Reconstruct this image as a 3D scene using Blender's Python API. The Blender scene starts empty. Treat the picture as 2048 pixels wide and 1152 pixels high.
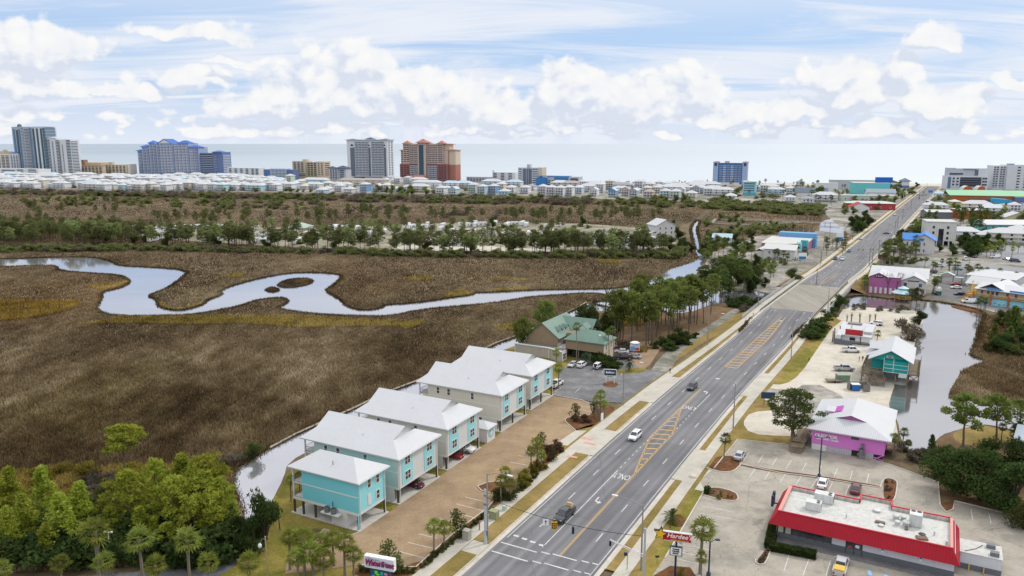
import bpy,bmesh,math,random
import numpy as np
from mathutils import Vector,Matrix
rad=math.radians
random.seed(11)
RNG=np.random.default_rng(11)
SC=bpy.context.scene
COL=SC.collection
#  camera
FPX,CAMH=1555.0,66.0
PITCH=math.atan(289.0/FPX)
SP,CP=math.sin(PITCH),math.cos(PITCH)
cam=bpy.data.cameras.new("drone_camera")
cam.sensor_width=36.0
cam.lens=36.0*FPX/2048.0
cam.clip_start=0.5
cam.clip_end=200000.0
cam_o=bpy.data.objects.new("drone_camera",cam)
COL.objects.link(cam_o)
cam_o.location=(0,0,CAMH)
cam_o.rotation_euler=(rad(90)-PITCH,0,0)
SC.camera=cam_o
def G(px,py,z=0.0):
 """survey point: where the line of sight of a photo point meets the level z"""
 x=(px-1024.0)/FPX
 u=(576.0-py)/FPX
 t=(CAMH-z)/(SP-u*CP)
 return Vector((x*t,(CP+u*SP)*t,z))
def to_px(xyz):
 """numpy (n,3) -> photo px"""
 d=xyz-np.array([0,0,CAMH])
 depth=d[:,1]*CP-d[:,2]*SP
 up=d[:,1]*SP+d[:,2]*CP
 return np.stack([1024+FPX*d[:,0]/depth,576-FPX*up/depth],1)
HD=29.0
UX,UY=math.cos(rad(HD)),-math.sin(rad(HD))
VX,VY=math.sin(rad(HD)),math.cos(rad(HD))
RZ=rad(-HD)
def ST(px,py,z=0.0):
 p=G(px,py,z)
 return p.x*VX+p.y*VY,p.x*UX+p.y*UY
def TW(t,s,z=0.0):
 return Vector((t*UX+s*VX,t*UY+s*VY,z))
#  naming
def tag(o,label=None,cat=None,group=None,kind=None):
 if label:o["label"]=label
 if cat:o["category"]=cat
 if group:o["group"]=group
 if kind:o["kind"]=kind
 return o
def thing(name,label,cat,loc=(0,0,0),rz=0.0,group=None):
 o=bpy.data.objects.new(name,None)
 o.empty_display_size=0.3
 COL.objects.link(o)
 o.location=loc
 o.rotation_euler=(0,0,rz)
 return tag(o,label,cat,group)
KIDS={}
def link(o,parent=None):
 COL.objects.link(o)
 if parent is not None:
  o.parent=parent
  KIDS.setdefault(parent.name,[]).append(o)
 return o
def dup(root,loc,rz=0.0,scale=None,label=None,group=None,cat=None,swap=None):
 """copy of a thing with its parts and sub-parts; swap = {part name: material} for the copy"""
 def cp(o,parent):
  c=o.copy()
  base=o.name.split(".")[0]
  link(c,parent)
  if swap and base in swap and o.data is not None:
   c.material_slots[0].link="OBJECT"
   c.material_slots[0].material=swap[base]
  for k in KIDS.get(o.name,[]):
   cp(k,c)
  return c
 r=cp(root,None)
 r.location=loc
 r.rotation_euler=(0,0,rz)
 if scale is not None:
  r.scale=scale if hasattr(scale,"__len__")else(scale,)*3
 if label:r["label"]=label
 if group:r["group"]=group
 elif "group" in r:del r["group"]
 if cat:r["category"]=cat
 return r
def drop(root):
 """remove a prototype that was only a pattern for copies"""
 for k in KIDS.pop(root.name,[]):
  drop(k)
 bpy.data.objects.remove(root)
#  mesh builder
class MB:
 def __init__(s):
  s.v,s.f,s.m,s.sm=[],[],[],[]
 def add(s,vs,fs,m=0,smooth=False):
  o=len(s.v)
  s.v.extend([tuple(v)for v in vs])
  for f in fs:
   s.f.append([i+o for i in f]);s.m.append(m);s.sm.append(smooth)
  return s
 def box(s,x0,y0,z0,x1,y1,z1,m=0):
  return s.add([(x0,y0,z0),(x1,y0,z0),(x1,y1,z0),(x0,y1,z0),(x0,y0,z1),(x1,y0,z1),(x1,y1,z1),(x0,y1,z1)],[(0,3,2,1),(4,5,6,7),(0,1,5,4),(1,2,6,5),(2,3,7,6),(3,0,4,7)],m)
 def obox(s,cx,cy,z0,lx,ly,lz,rz=0.0,m=0):
  c,k=math.cos(rz),math.sin(rz)
  P=[]
  for z in(z0,z0+lz):
   for a,b in((-1,-1),(1,-1),(1,1),(-1,1)):
    x,y=a*lx/2,b*ly/2
    P.append((cx+x*c-y*k,cy+x*k+y*c,z))
  return s.add(P,[(0,3,2,1),(4,5,6,7),(0,1,5,4),(1,2,6,5),(2,3,7,6),(3,0,4,7)],m)
 def poly(s,pts,m=0):
  return s.add(pts,[list(range(len(pts)))],m)
 def prism(s,pts,z0,z1,m=0,mtop=None,bottom=False):
  n=len(pts)
  area=sum(pts[i][0]*pts[(i+1)%n][1]-pts[(i+1)%n][0]*pts[i][1]for i in range(n))
  if area<0:pts=pts[::-1]
  vs=[(p[0],p[1],z0)for p in pts]+[(p[0],p[1],z1)for p in pts]
  s.add(vs,[(i,(i+1)%n,(i+1)%n+n,i+n)for i in range(n)],m)
  s.add([(p[0],p[1],z1)for p in pts],[list(range(n))],m if mtop is None else mtop)
  if bottom:s.add([(p[0],p[1],z0)for p in pts],[list(range(n))[::-1]],m)
  return s
 def tube(s,p0,p1,r0,r1=None,n=6,m=0,caps=True,smooth=True):
  return s.path([p0,p1],[r0,r0 if r1 is None else r1],n,m,caps,smooth)
 def path(s,pts,rs,n=6,m=0,caps=True,smooth=True):
  pts=[Vector(p)for p in pts]
  if not hasattr(rs,"__len__"):rs=[rs]*len(pts)
  vs=[]
  for i,p in enumerate(pts):
   d=(pts[min(i+1,len(pts)-1)]-pts[max(i-1,0)])
   d=d.normalized()if d.length>1e-9 else Vector((0,0,1))
   a=Vector((1,0,0))if abs(d.x)<0.9 else Vector((0,1,0))
   e1=d.cross(a).normalized();e2=d.cross(e1)
   for k in range(n):
    t=2*math.pi*k/n
    vs.append(p+(e1*math.cos(t)+e2*math.sin(t))*rs[i])
  fs=[]
  for i in range(len(pts)-1):
   for k in range(n):
    a,b=i*n+k,i*n+(k+1)%n
    fs.append((a,a+n,b+n,b))
  s.add(vs,fs,m,smooth)
  if caps:
   L=(len(pts)-1)*n
   s.add(vs[:n],[list(range(n))],m)
   s.add(vs[L:L+n],[list(range(n))[::-1]],m)
  return s
 def lathe(s,prof,n=12,m=0,cx=0,cy=0,smooth=True):
  vs=[(cx+r*math.cos(2*math.pi*k/n),cy+r*math.sin(2*math.pi*k/n),z)for r,z in prof for k in range(n)]
  fs=[]
  for i in range(len(prof)-1):
   for k in range(n):
    a,b=i*n+k,i*n+(k+1)%n
    fs.append((a,b,b+n,a+n))
  return s.add(vs,fs,m,smooth)
 def panel(s,a,b,z0,z1,off=0.0,th=0.0,m=0):
  """upright rectangle from point a to b (x,y), pushed out by off to the right of a->b, th thick"""
  dx,dy=b[0]-a[0],b[1]-a[1];l=math.hypot(dx,dy)or 1
  nx,ny=dy/l,-dx/l
  A=(a[0]+nx*off,a[1]+ny*off);B=(b[0]+nx*off,b[1]+ny*off)
  if th<=0:
   return s.add([(A[0],A[1],z0),(B[0],B[1],z0),(B[0],B[1],z1),(A[0],A[1],z1)],[(0,1,2,3)],m)
  C,D=(B[0]+nx*th,B[1]+ny*th),(A[0]+nx*th,A[1]+ny*th)
  return s.prism([D,C,B,A],z0,z1,m,bottom=True)
 def build(s,name,mats,parent=None,loc=None,rz=0.0):
  me=bpy.data.meshes.new(name)
  me.from_pydata(s.v,[],s.f)
  if not isinstance(mats,(list,tuple)):mats=[mats]
  for k in mats:me.materials.append(k)
  me.polygons.foreach_set("material_index",s.m)
  me.polygons.foreach_set("use_smooth",s.sm)
  me.update()
  o=bpy.data.objects.new(name,me)
  if loc is not None:o.location=loc
  o.rotation_euler=(0,0,rz)
  return link(o,parent)
def tri_mesh(name,verts,mats,parent=None,per=3,normals=None):
 """fast mesh of loose triangles / quads from a numpy array (n*per,3)"""
 n=len(verts)//per
 me=bpy.data.meshes.new(name)
 me.vertices.add(n*per);me.vertices.foreach_set("co",np.asarray(verts,dtype=np.float32).ravel())
 me.loops.add(n*per);me.loops.foreach_set("vertex_index",np.arange(n*per,dtype=np.int32))
 me.polygons.add(n)
 me.polygons.foreach_set("loop_start",np.arange(0,n*per,per,dtype=np.int32))
 if not isinstance(mats,(list,tuple)):mats=[mats]
 for k in mats:me.materials.append(k)
 me.update(calc_edges=True)
 o=bpy.data.objects.new(name,me)
 return link(o,parent)
def text_mb(body,size=1.0,ext=0.0,sx=1.0,bold=0.0,shear=0.0):
 """lettering as mesh data in the x-y plane, origin at its centre: returns (verts, faces)"""
 cu=bpy.data.curves.new("lettering","FONT")
 cu.body=body;cu.size=size;cu.align_x="CENTER";cu.align_y="CENTER"
 cu.extrude=ext;cu.offset=bold;cu.shear=shear;cu.resolution_u=2
 ob=bpy.data.objects.new("lettering",cu)
 COL.objects.link(ob)
 dg=bpy.context.evaluated_depsgraph_get()
 me=bpy.data.meshes.new_from_object(ob.evaluated_get(dg))
 vs=[(v.co.x*sx,v.co.y,v.co.z)for v in me.vertices]
 fs=[list(p.vertices)for p in me.polygons]
 bpy.data.objects.remove(ob);bpy.data.curves.remove(cu);bpy.data.meshes.remove(me)
 return vs,fs
#  materials
def new_mat(name):
 m=bpy.data.materials.new(name);m.use_nodes=True
 nt=m.node_tree;nt.nodes.clear()
 return m,nt
class NT:
 def __init__(s,nt):s.nt=nt
 def n(s,typ,**kw):
  x=s.nt.nodes.new(typ)
  for k,v in kw.items():setattr(x,k,v)
  return x
 def l(s,a,b):s.nt.links.new(a,b)
 def put(s,inp,v):
  if v is None:return
  if hasattr(v,"is_linked")or isinstance(v,bpy.types.NodeSocket):s.l(v,inp)
  else:inp.default_value=v
 def math(s,op,a,b=None,c=None,clamp=False):
  x=s.n("ShaderNodeMath",operation=op);x.use_clamp=clamp
  for i,v in enumerate((a,b,c)):s.put(x.inputs[i],v)if v is not None else None
  return x.outputs[0]
 def vmath(s,op,a,b=None,out=0):
  x=s.n("ShaderNodeVectorMath",operation=op)
  s.put(x.inputs[0],a)
  if b is not None:s.put(x.inputs[1],b)
  return x.outputs[out]
 def noise(s,vec,scale,detail=4,rough=0.55,dist=0.0,dim="3D"):
  x=s.n("ShaderNodeTexNoise");x.noise_dimensions=dim
  s.l(vec,x.inputs["Vector"])
  x.inputs["Scale"].default_value=scale;x.inputs["Detail"].default_value=detail
  x.inputs["Roughness"].default_value=rough;x.inputs["Distortion"].default_value=dist
  return x.outputs[0]
 def ramp(s,fac,stops,interp="LINEAR"):
  x=s.n("ShaderNodeValToRGB");r=x.color_ramp;r.interpolation=interp
  while len(r.elements)<len(stops):r.elements.new(0.5)
  for e,(p,c)in zip(r.elements,stops):
   e.position=p
   e.color=(c,c,c,1)if not hasattr(c,"__len__")else(c[0],c[1],c[2],1)
  s.l(fac,x.inputs[0])
  return x.outputs[0]
 def mix(s,fac,a,b,mode="MIX"):
  x=s.n("ShaderNodeMix",data_type="RGBA",blend_type=mode)
  s.put(x.inputs[0],fac)
  for i,v in((6,a),(7,b)):
   if isinstance(v,tuple)and len(v)==3:v=v+(1,)
   s.put(x.inputs[i],v)
  return x.outputs[2]
 def mapr(s,v,a,b,c=0.0,d=1.0,smooth=False):
  x=s.n("ShaderNodeMapRange");x.clamp=True
  if smooth:x.interpolation_type="SMOOTHSTEP"
  s.l(v,x.inputs[0])
  for i,k in enumerate((a,b,c,d)):x.inputs[i+1].default_value=k
  return x.outputs[0]
 def bump(s,h,strength=0.3,dist=0.1):
  x=s.n("ShaderNodeBump");x.inputs["Strength"].default_value=strength
  x.inputs["Distance"].default_value=dist
  s.l(h,x.inputs["Height"])
  return x.outputs[0]
 def out(s,col,rough=0.7,metal=0.0,spec=0.3,normal=None,alpha=None,ior=None,coat=None):
  b=s.n("ShaderNodeBsdfPrincipled");o=s.n("ShaderNodeOutputMaterial")
  if isinstance(col,tuple)and len(col)==3:col=col+(1,)
  s.put(b.inputs["Base Color"],col);s.put(b.inputs["Roughness"],rough)
  s.put(b.inputs["Metallic"],metal)
  s.put(b.inputs["Specular IOR Level"],spec)
  if coat:b.inputs["Coat Weight"].default_value=coat
  if normal is not None:s.l(normal,b.inputs["Normal"])
  s.l(b.outputs[0],o.inputs[0])
  return b
def sc(c,k):return tuple(min(1.0,v*k)for v in c)
_MC={}
def mat(name,col,rough=0.7,var=0.12,scale=0.6,spec=0.3,pattern=None,period=0.4,depth=0.6,dirt=0.0,metal=0.0,world=False,col2=None,coat=None,rnd=0.0):
 """general procedural surface. pattern: seam / lap / batten / brick lines follow the faces of the object"""
 if name in _MC:return _MC[name]
 m,nt=new_mat(name);N=NT(nt)
 if world:
  vec=N.n("ShaderNodeNewGeometry").outputs["Position"]
 else:
  vec=N.n("ShaderNodeTexCoord").outputs["Object"]
 oi=N.n("ShaderNodeObjectInfo")
 sh=N.vmath("ADD",vec,N.vmath("MULTIPLY",oi.outputs["Location"],(0.37,0.37,0.37)))if not world else vec
 n1=N.noise(sh,scale,5,0.6)
 n2=N.noise(sh,scale*9,3,0.6)
 v=N.math("ADD",N.math("MULTIPLY",n1,0.65),N.math("MULTIPLY",n2,0.35))
 f=N.mapr(v,0.3,0.7)
 c=N.mix(f,sc(col,1-var),sc(col2 if col2 else col,1+var*0.8))
 nor=None
 if pattern:
  sep=N.n("ShaderNodeSeparateXYZ");N.l(vec,sep.inputs[0])
  gn=N.n("ShaderNodeTexCoord").outputs["Normal"]
  sn=N.n("ShaderNodeSeparateXYZ");N.l(gn,sn.inputs[0])
  side=N.math("GREATER_THAN",N.math("ABSOLUTE",sn.outputs[0]),N.math("ABSOLUTE",sn.outputs[1]))
  hor=N.math("ADD",N.math("MULTIPLY",side,sep.outputs[1]),N.math("MULTIPLY",N.math("SUBTRACT",1.0,side),sep.outputs[0]))
  co=sep.outputs[2]if pattern=="lap" else hor
  fr=N.math("FRACT",N.math("DIVIDE",co,period))
  if pattern=="lap":h=fr
  else:h=N.math("LESS_THAN",N.math("ABSOLUTE",N.math("SUBTRACT",fr,0.5)),0.5*min(0.35,0.06/period)if pattern!="rib" else 0.25)
  if pattern in("seam","batten","rib"):
   c=N.mix(N.math("MULTIPLY",h,0.26 if pattern=="seam" else 0.13 if pattern!="rib" else 0.22),c,(0,0,0,1)if pattern!="batten" else(1,1,1,1))
  if pattern=="lap":
   edge=N.math("LESS_THAN",fr,0.16)
   c=N.mix(N.math("MULTIPLY",edge,0.16),c,(0,0,0,1))
  nor=N.bump(h,depth*0.5,0.03)
 if dirt>0:
  sepd=N.n("ShaderNodeMapping");sepd.inputs["Scale"].default_value=(1.3,1.3,0.16)
  N.l(vec,sepd.inputs[0])
  d=N.mapr(N.noise(sepd.outputs[0],1.1,5,0.65),0.46,0.72)
  c=N.mix(N.math("MULTIPLY",d,dirt),c,(0.09,0.085,0.075,1))
 if rnd>0:
  c=N.mix(1.0,c,N.ramp(oi.outputs["Random"],[(0,1-rnd),(1,1.0)]),"MULTIPLY")
 N.out(c,rough,metal,spec,nor,coat=coat)
 _MC[name]=m
 return m
def glass_mat(name,col=(0.03,0.04,0.05),rough=0.08):
 if name in _MC:return _MC[name]
 m,nt=new_mat(name);N=NT(nt)
 g=N.n("ShaderNodeNewGeometry").outputs["Position"]
 n=N.noise(g,0.35,2)
 c=N.mix(N.mapr(n,0.35,0.65),sc(col,0.6),sc(col,1.7))
 N.out(c,rough,0.0,0.9)
 _MC[name]=m
 return m
def foliage(name,c1,c2,rnd=0.35,scale=0.5):
 if name in _MC:return _MC[name]
 m,nt=new_mat(name);N=NT(nt)
 tc=N.n("ShaderNodeTexCoord").outputs["Object"]
 oi=N.n("ShaderNodeObjectInfo")
 vec=N.vmath("ADD",tc,N.vmath("MULTIPLY",oi.outputs["Location"],(0.21,0.21,0.21)))
 a=N.noise(vec,scale,3,0.6);b=N.noise(vec,scale*7,2,0.5)
 f=N.mapr(N.math("ADD",N.math("MULTIPLY",a,0.6),N.math("MULTIPLY",b,0.4)),0.33,0.68)
 c=N.mix(f,c1,c2)
 hsv=N.n("ShaderNodeHueSaturation")
 N.l(c,hsv.inputs["Color"])
 N.l(N.mapr(oi.outputs["Random"],0,1,0.485,0.515),hsv.inputs["Hue"])
 N.l(N.mapr(oi.outputs["Random"],0,1,1-rnd,1+rnd),hsv.inputs["Value"])
 d=N.n("ShaderNodeBsdfDiffuse");t=N.n("ShaderNodeBsdfTranslucent");o=N.n("ShaderNodeOutputMaterial")
 N.l(hsv.outputs[0],d.inputs[0]);N.l(hsv.outputs[0],t.inputs[0])
 mx=N.n("ShaderNodeMixShader");mx.inputs[0].default_value=0.5
 N.l(d.outputs[0],mx.inputs[1]);N.l(t.outputs[0],mx.inputs[2]);N.l(mx.outputs[0],o.inputs[0])
 _MC[name]=m
 return m
#  sky, sun
SUN_AZ,SUN_EL=60.0,46.0
def make_world():
 w=bpy.data.worlds.new("World");SC.world=w;w.use_nodes=True
 nt=w.node_tree;nt.nodes.clear();N=NT(nt)
 sky=N.n("ShaderNodeTexSky",sky_type="NISHITA")
 sky.sun_disc=False
 sky.sun_elevation=rad(SUN_EL);sky.sun_rotation=rad(SUN_AZ)
 sky.altitude=60;sky.air_density=1.0;sky.dust_density=1.2;sky.ozone_density=1.5
 tc=N.n("ShaderNodeTexCoord").outputs["Generated"]
 sep=N.n("ShaderNodeSeparateXYZ");N.l(tc,sep.inputs[0])
 az=N.math("ARCTAN2",sep.outputs[0],sep.outputs[1])
 el=N.math("ARCSINE",N.math("MINIMUM",N.math("MAXIMUM",sep.outputs[2],-1.0),1.0))
 q=N.n("ShaderNodeCombineXYZ");N.l(az,q.inputs[0]);N.l(el,q.inputs[1])
 Q=q.outputs[0]
 def A(px):return math.atan((px-1024)/FPX)
 def E(py):return math.atan((287-py)/FPX)
 blobs=[(700,215,200,112),(640,200,120,75),(840,215,130,80),(560,225,110,55),(740,150,90,60),(1115,215,95,112),(1030,240,140,50),(1250,225,150,80),(1390,195,70,72),(1180,200,80,60),(960,225,70,70),
 (1640,175,85,48),(1710,215,110,55),(1850,112,62,45),(1780,180,50,60),(1875,225,95,34),(1585,235,130,34),(1420,240,95,34),(40,150,120,70),(150,135,120,38),(20,200,170,48),(235,195,65,22),(395,180,62,38),(405,94,110,28),(300,205,70,16),(480,145,45,18),(2010,190,50,16)]
 gr=bpy.data.node_groups.new("cumulus_field","ShaderNodeTree")
 gr.interface.new_socket("Dir",in_out="INPUT",socket_type="NodeSocketVector")
 gr.interface.new_socket("Field",in_out="OUTPUT",socket_type="NodeSocketFloat")
 gr.interface.new_socket("Puff",in_out="OUTPUT",socket_type="NodeSocketFloat")
 M=NT(gr)
 gi=M.n("NodeGroupInput");go=M.n("NodeGroupOutput")
 wv=M.n("ShaderNodeTexNoise");M.l(gi.outputs[0],wv.inputs["Vector"])
 wv.noise_dimensions="2D";wv.inputs["Scale"].default_value=16;wv.inputs["Detail"].default_value=4
 warp=M.vmath("MULTIPLY",M.vmath("SUBTRACT",wv.outputs["Color"],(0.5,0.5,0.5)),(0.09,0.05,0.0))
 qq=M.vmath("ADD",gi.outputs[0],warp)
 cur=None
 for(cx,cy,rx,ry)in blobs:
  d=M.vmath("SUBTRACT",qq,(A(cx),E(cy),0))
  d=M.vmath("MULTIPLY",d,(FPX/rx*0.97,FPX/ry,0))
  d=M.vmath("MAXIMUM",d,M.vmath("MULTIPLY",d,(1.0,-2.4,1.0)))
  L=M.vmath("LENGTH",d,out=1)
  v=M.math("SUBTRACT",1.0,L)
  cur=v if cur is None else M.math("SMOOTH_MAX",cur,v,0.18)
 nm=M.vmath("MULTIPLY",gi.outputs[0],(1.0,1.25,0))
 n1=M.noise(nm,26,7,0.58,dim="2D")
 vo=M.n("ShaderNodeTexVoronoi");vo.feature="F1";vo.voronoi_dimensions="2D";vo.inputs["Scale"].default_value=34
 vo.inputs["Detail"].default_value=1.0
 M.l(M.vmath("ADD",nm,M.vmath("MULTIPLY",warp,(0.4,0.4,0))),vo.inputs["Vector"])
 puff=M.math("SUBTRACT",0.55,vo.outputs["Distance"])
 se=M.n("ShaderNodeSeparateXYZ");M.l(gi.outputs[0],se.inputs[0])
 band=M.math("MULTIPLY",M.mapr(se.outputs[1],0.0,0.012,0.0,1.0),M.mapr(se.outputs[1],0.014,0.05,1.0,0.0))
 bn=M.noise(M.vmath("MULTIPLY",gi.outputs[0],(1.0,2.2,0)),17,3,0.5,dim="2D")
 bandf=M.math("SUBTRACT",M.math("MULTIPLY",band,M.mapr(bn,0.36,0.6)),0.28)
 cur=M.math("MAXIMUM",cur,bandf)
 f=M.math("ADD",cur,M.math("MULTIPLY",M.math("SUBTRACT",n1,0.39),0.66))
 f=M.math("ADD",f,M.math("MULTIPLY",puff,0.30))
 fine=M.noise(M.vmath("ADD",nm,(3.1,7.7,0)),75,4,0.6,dim="2D")
 f=M.math("ADD",f,M.math("MULTIPLY",M.math("SUBTRACT",fine,0.5),0.30))
 M.l(f,go.inputs[0]);M.l(M.math("ADD",M.math("MULTIPLY",fine,0.5),M.math("MULTIPLY",puff,0.8)),go.inputs[1])
 def field(v):
  g=N.n("ShaderNodeGroup");g.node_tree=gr;N.l(v,g.inputs[0]);return g.outputs
 f0_,pf=field(Q)[:2];f0=f0_
 f1=field(N.vmath("ADD",Q,(0.010,0.017,0)))[0]
 dens=N.mapr(f0,0.0,0.34,smooth=True)
 lit=N.math("ADD",0.50,N.math("MULTIPLY",N.math("SUBTRACT",f0,f1),1.7),clamp=True)
 core=N.mapr(f0,0.1,1.0)
 lit=N.math("ADD",N.math("SUBTRACT",lit,N.math("MULTIPLY",core,0.10)),N.math("MULTIPLY",N.math("SUBTRACT",pf,0.45),0.62),clamp=True)
 cum=N.ramp(lit,[(0.0,(7.0,7.5,8.6)),(0.30,(8.05,8.4,9.1)),(0.60,(9.0,9.1,9.35)),(1.0,(9.85,9.75,9.55))])
 zz=N.math("MAXIMUM",sep.outputs[2],0.02)
 lay=N.n("ShaderNodeCombineXYZ")
 N.l(N.math("DIVIDE",sep.outputs[0],N.math("ADD",zz,0.12)),lay.inputs[0])
 N.l(N.math("DIVIDE",sep.outputs[1],N.math("ADD",zz,0.12)),lay.inputs[1])
 st=N.n("ShaderNodeMapping");st.inputs["Rotation"].default_value=(0,0,rad(9));st.inputs["Scale"].default_value=(0.42,1.5,1)
 N.l(lay.outputs[0],st.inputs[0])
 ci=N.noise(st.outputs[0],1.25,6,0.62,0.6,dim="2D")
 ci2=N.noise(lay.outputs[0],0.8,2,0.5,dim="2D")
 cirr=N.mapr(N.math("ADD",N.math("MULTIPLY",ci,0.75),N.math("MULTIPLY",ci2,0.4)),0.40,0.68,smooth=True)
 cirr=N.math("MAXIMUM",cirr,N.mapr(el,0.0,0.085,0.85,0.0))
 cirr=N.math("MAXIMUM",cirr,N.mapr(el,0.13,0.22,0.0,0.95))
 blue=N.mix(0.82,sky.outputs[0],(4.9,6.8,9.8,1))
 base=N.mix(cirr,blue,N.ramp(N.mapr(el,0.22,0.6),[(0.0,(8.2,8.65,9.5)),(1.0,(13.2,13.3,13.5))]))  # sky above the view is brightened to add ambient fill
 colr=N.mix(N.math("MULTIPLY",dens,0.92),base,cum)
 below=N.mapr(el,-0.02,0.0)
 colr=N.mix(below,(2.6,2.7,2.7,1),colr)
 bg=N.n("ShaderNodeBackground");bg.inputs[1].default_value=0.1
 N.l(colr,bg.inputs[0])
 o=N.n("ShaderNodeOutputWorld");N.l(bg.outputs[0],o.inputs[0])
 w.cycles.sampling_method="MANUAL";w.cycles.sample_map_resolution=512
 sun=bpy.data.lights.new("sun","SUN")
 sun.energy=1.85;sun.angle=rad(8);sun.color=(1.0,0.95,0.86)
 so=bpy.data.objects.new("sun",sun);COL.objects.link(so)
 a,e=rad(SUN_AZ),rad(SUN_EL)
 d=Vector((math.sin(a)*math.cos(e),math.cos(a)*math.cos(e),math.sin(e)))
 so.rotation_euler=d.to_track_quat("Z","Y").to_euler()
make_world()
SC.view_settings.view_transform="Standard"
SC.view_settings.look="None"
SC.view_settings.exposure=0
SC.render.engine="CYCLES"
SC.cycles.max_bounces=5
SC.cycles.diffuse_bounces=2
SC.cycles.glossy_bounces=2
SC.cycles.transparent_max_bounces=4
SC.cycles.caustics_reflective=False
SC.cycles.caustics_refractive=False
# ==== GROUND, WATER, ROADS
def inpoly(pts,poly):
 x,y=pts[:,0],pts[:,1]
 r=np.zeros(len(pts),bool);n=len(poly);j=n-1
 for i in range(n):
  xi,yi=poly[i];xj,yj=poly[j]
  if yi!=yj:
   c=((yi>y)!=(yj>y))&(x<(xj-xi)*(y-yi)/(yj-yi)+xi)
   r^=c
  j=i
 return r
def smooth_poly(poly,k=2):
 for _ in range(k):
  q=[]
  for i in range(len(poly)):
   a,b=poly[i],poly[(i+1)%len(poly)]
   q+=[(a[0]*.75+b[0]*.25,a[1]*.75+b[1]*.25),(a[0]*.25+b[0]*.75,a[1]*.25+b[1]*.75)]
  poly=q
 return poly
def sheet(name,pxs,z,m,smooth=0,kind="structure",skirt=0.0):
 if smooth:pxs=smooth_poly(pxs,smooth)
 b=MB();P=[tuple(G(x,y)[:2])for x,y in pxs]
 if skirt:b.prism(P,z-skirt,z,0)
 else:
  area=sum(P[i][0]*P[(i+1)%len(P)][1]-P[(i+1)%len(P)][0]*P[i][1]for i in range(len(P)))
  if area<0:P=P[::-1]
  b.poly([(x,y,z)for x,y in P])
 return tag(b.build(name,m),kind=kind)
# --- materials of the land
def ground_mat(name,stops,scales=(0.02,0.15,1.2),weights=(0.4,0.35,0.25),rough=0.95,stretch=(1,1,1),rot=0.0,bump=0.0,spec=0.1,cracks=0.0):
 m,nt=new_mat(name);N=NT(nt)
 g=N.n("ShaderNodeNewGeometry").outputs["Position"]
 mp=N.n("ShaderNodeMapping");mp.inputs["Rotation"].default_value=(0,0,rot);mp.inputs["Scale"].default_value=stretch
 N.l(g,mp.inputs[0]);v=mp.outputs[0]
 tot=None
 for s_,w_ in zip(scales,weights):
  x=N.math("MULTIPLY",N.noise(v,s_,4,0.6),w_)
  tot=x if tot is None else N.math("ADD",tot,x)
 f=N.mapr(tot,0.30,0.70)
 c=N.ramp(f,stops)
 if cracks:
  vo=N.n("ShaderNodeTexVoronoi");vo.feature="DISTANCE_TO_EDGE";vo.inputs["Scale"].default_value=0.11
  wv=N.n("ShaderNodeTexNoise");wv.inputs["Scale"].default_value=0.8;N.l(g,wv.inputs["Vector"])
  N.l(N.vmath("ADD",g,N.vmath("MULTIPLY",wv.outputs["Color"],(1.4,1.4,0))),vo.inputs["Vector"])
  ck=N.math("LESS_THAN",vo.outputs["Distance"],0.0028)
  c=N.mix(N.math("MULTIPLY",ck,cracks),c,(0.05,0.045,0.04,1))
  st=N.mapr(N.noise(g,0.16,5,0.65),0.52,0.7)
  c=N.mix(N.math("MULTIPLY",st,0.45),c,(0.13,0.125,0.12,1))
 N.out(c,rough,0,spec,N.bump(N.noise(v,scales[-1]*2,3),bump,0.2)if bump else None)
 return m
M_MARSH=ground_mat("marsh_soil",[(0.0,(.045,.033,.020)),(0.35,(.095,.070,.044)),(0.6,(.15,.115,.072)),(1.0,(.27,.22,.15))],(0.012,0.06,0.5),stretch=(1,.6,1),rot=rad(20))
M_SAND=ground_mat("pale_sand",[(0.0,(.30,.26,.21)),(0.5,(.50,.46,.39)),(1.0,(.62,.59,.53))],(0.03,0.25,1.5))
M_TOWN=ground_mat("sandy_town_ground",[(0.0,(.06,.075,.035)),(0.36,(.16,.155,.125)),(0.55,(.27,.255,.23)),(0.75,(.42,.39,.34)),(1.0,(.52,.49,.44))],(0.02,0.09,0.4))
M_VERGE=ground_mat("dormant_grass",[(0.0,(.10,.09,.022)),(0.35,(.18,.14,.042)),(0.6,(.25,.18,.066)),(1.0,(.36,.27,.12))],(0.05,0.3,2.2))
M_LAWN=ground_mat("green_gold_lawn",[(0.0,(.075,.082,.014)),(0.4,(.15,.14,.026)),(0.65,(.26,.205,.055)),(1.0,(.34,.26,.09))],(0.05,0.3,2.2))
M_GOLD=ground_mat("golden_grass_soil",[(0.0,(.10,.075,.02)),(0.5,(.21,.16,.045)),(1.0,(.30,.24,.08))],(0.03,0.2,1.2))
M_LEAF=ground_mat("pine_straw_floor",[(0.0,(.07,.045,.024)),(0.5,(.155,.10,.055)),(1.0,(.26,.19,.115))],(0.05,0.3,1.5))
M_MULCH=ground_mat("red_brown_mulch",[(0.0,(.045,.022,.012)),(0.5,(.13,.06,.028)),(1.0,(.23,.12,.06))],(0.2,1.2,5))
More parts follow.
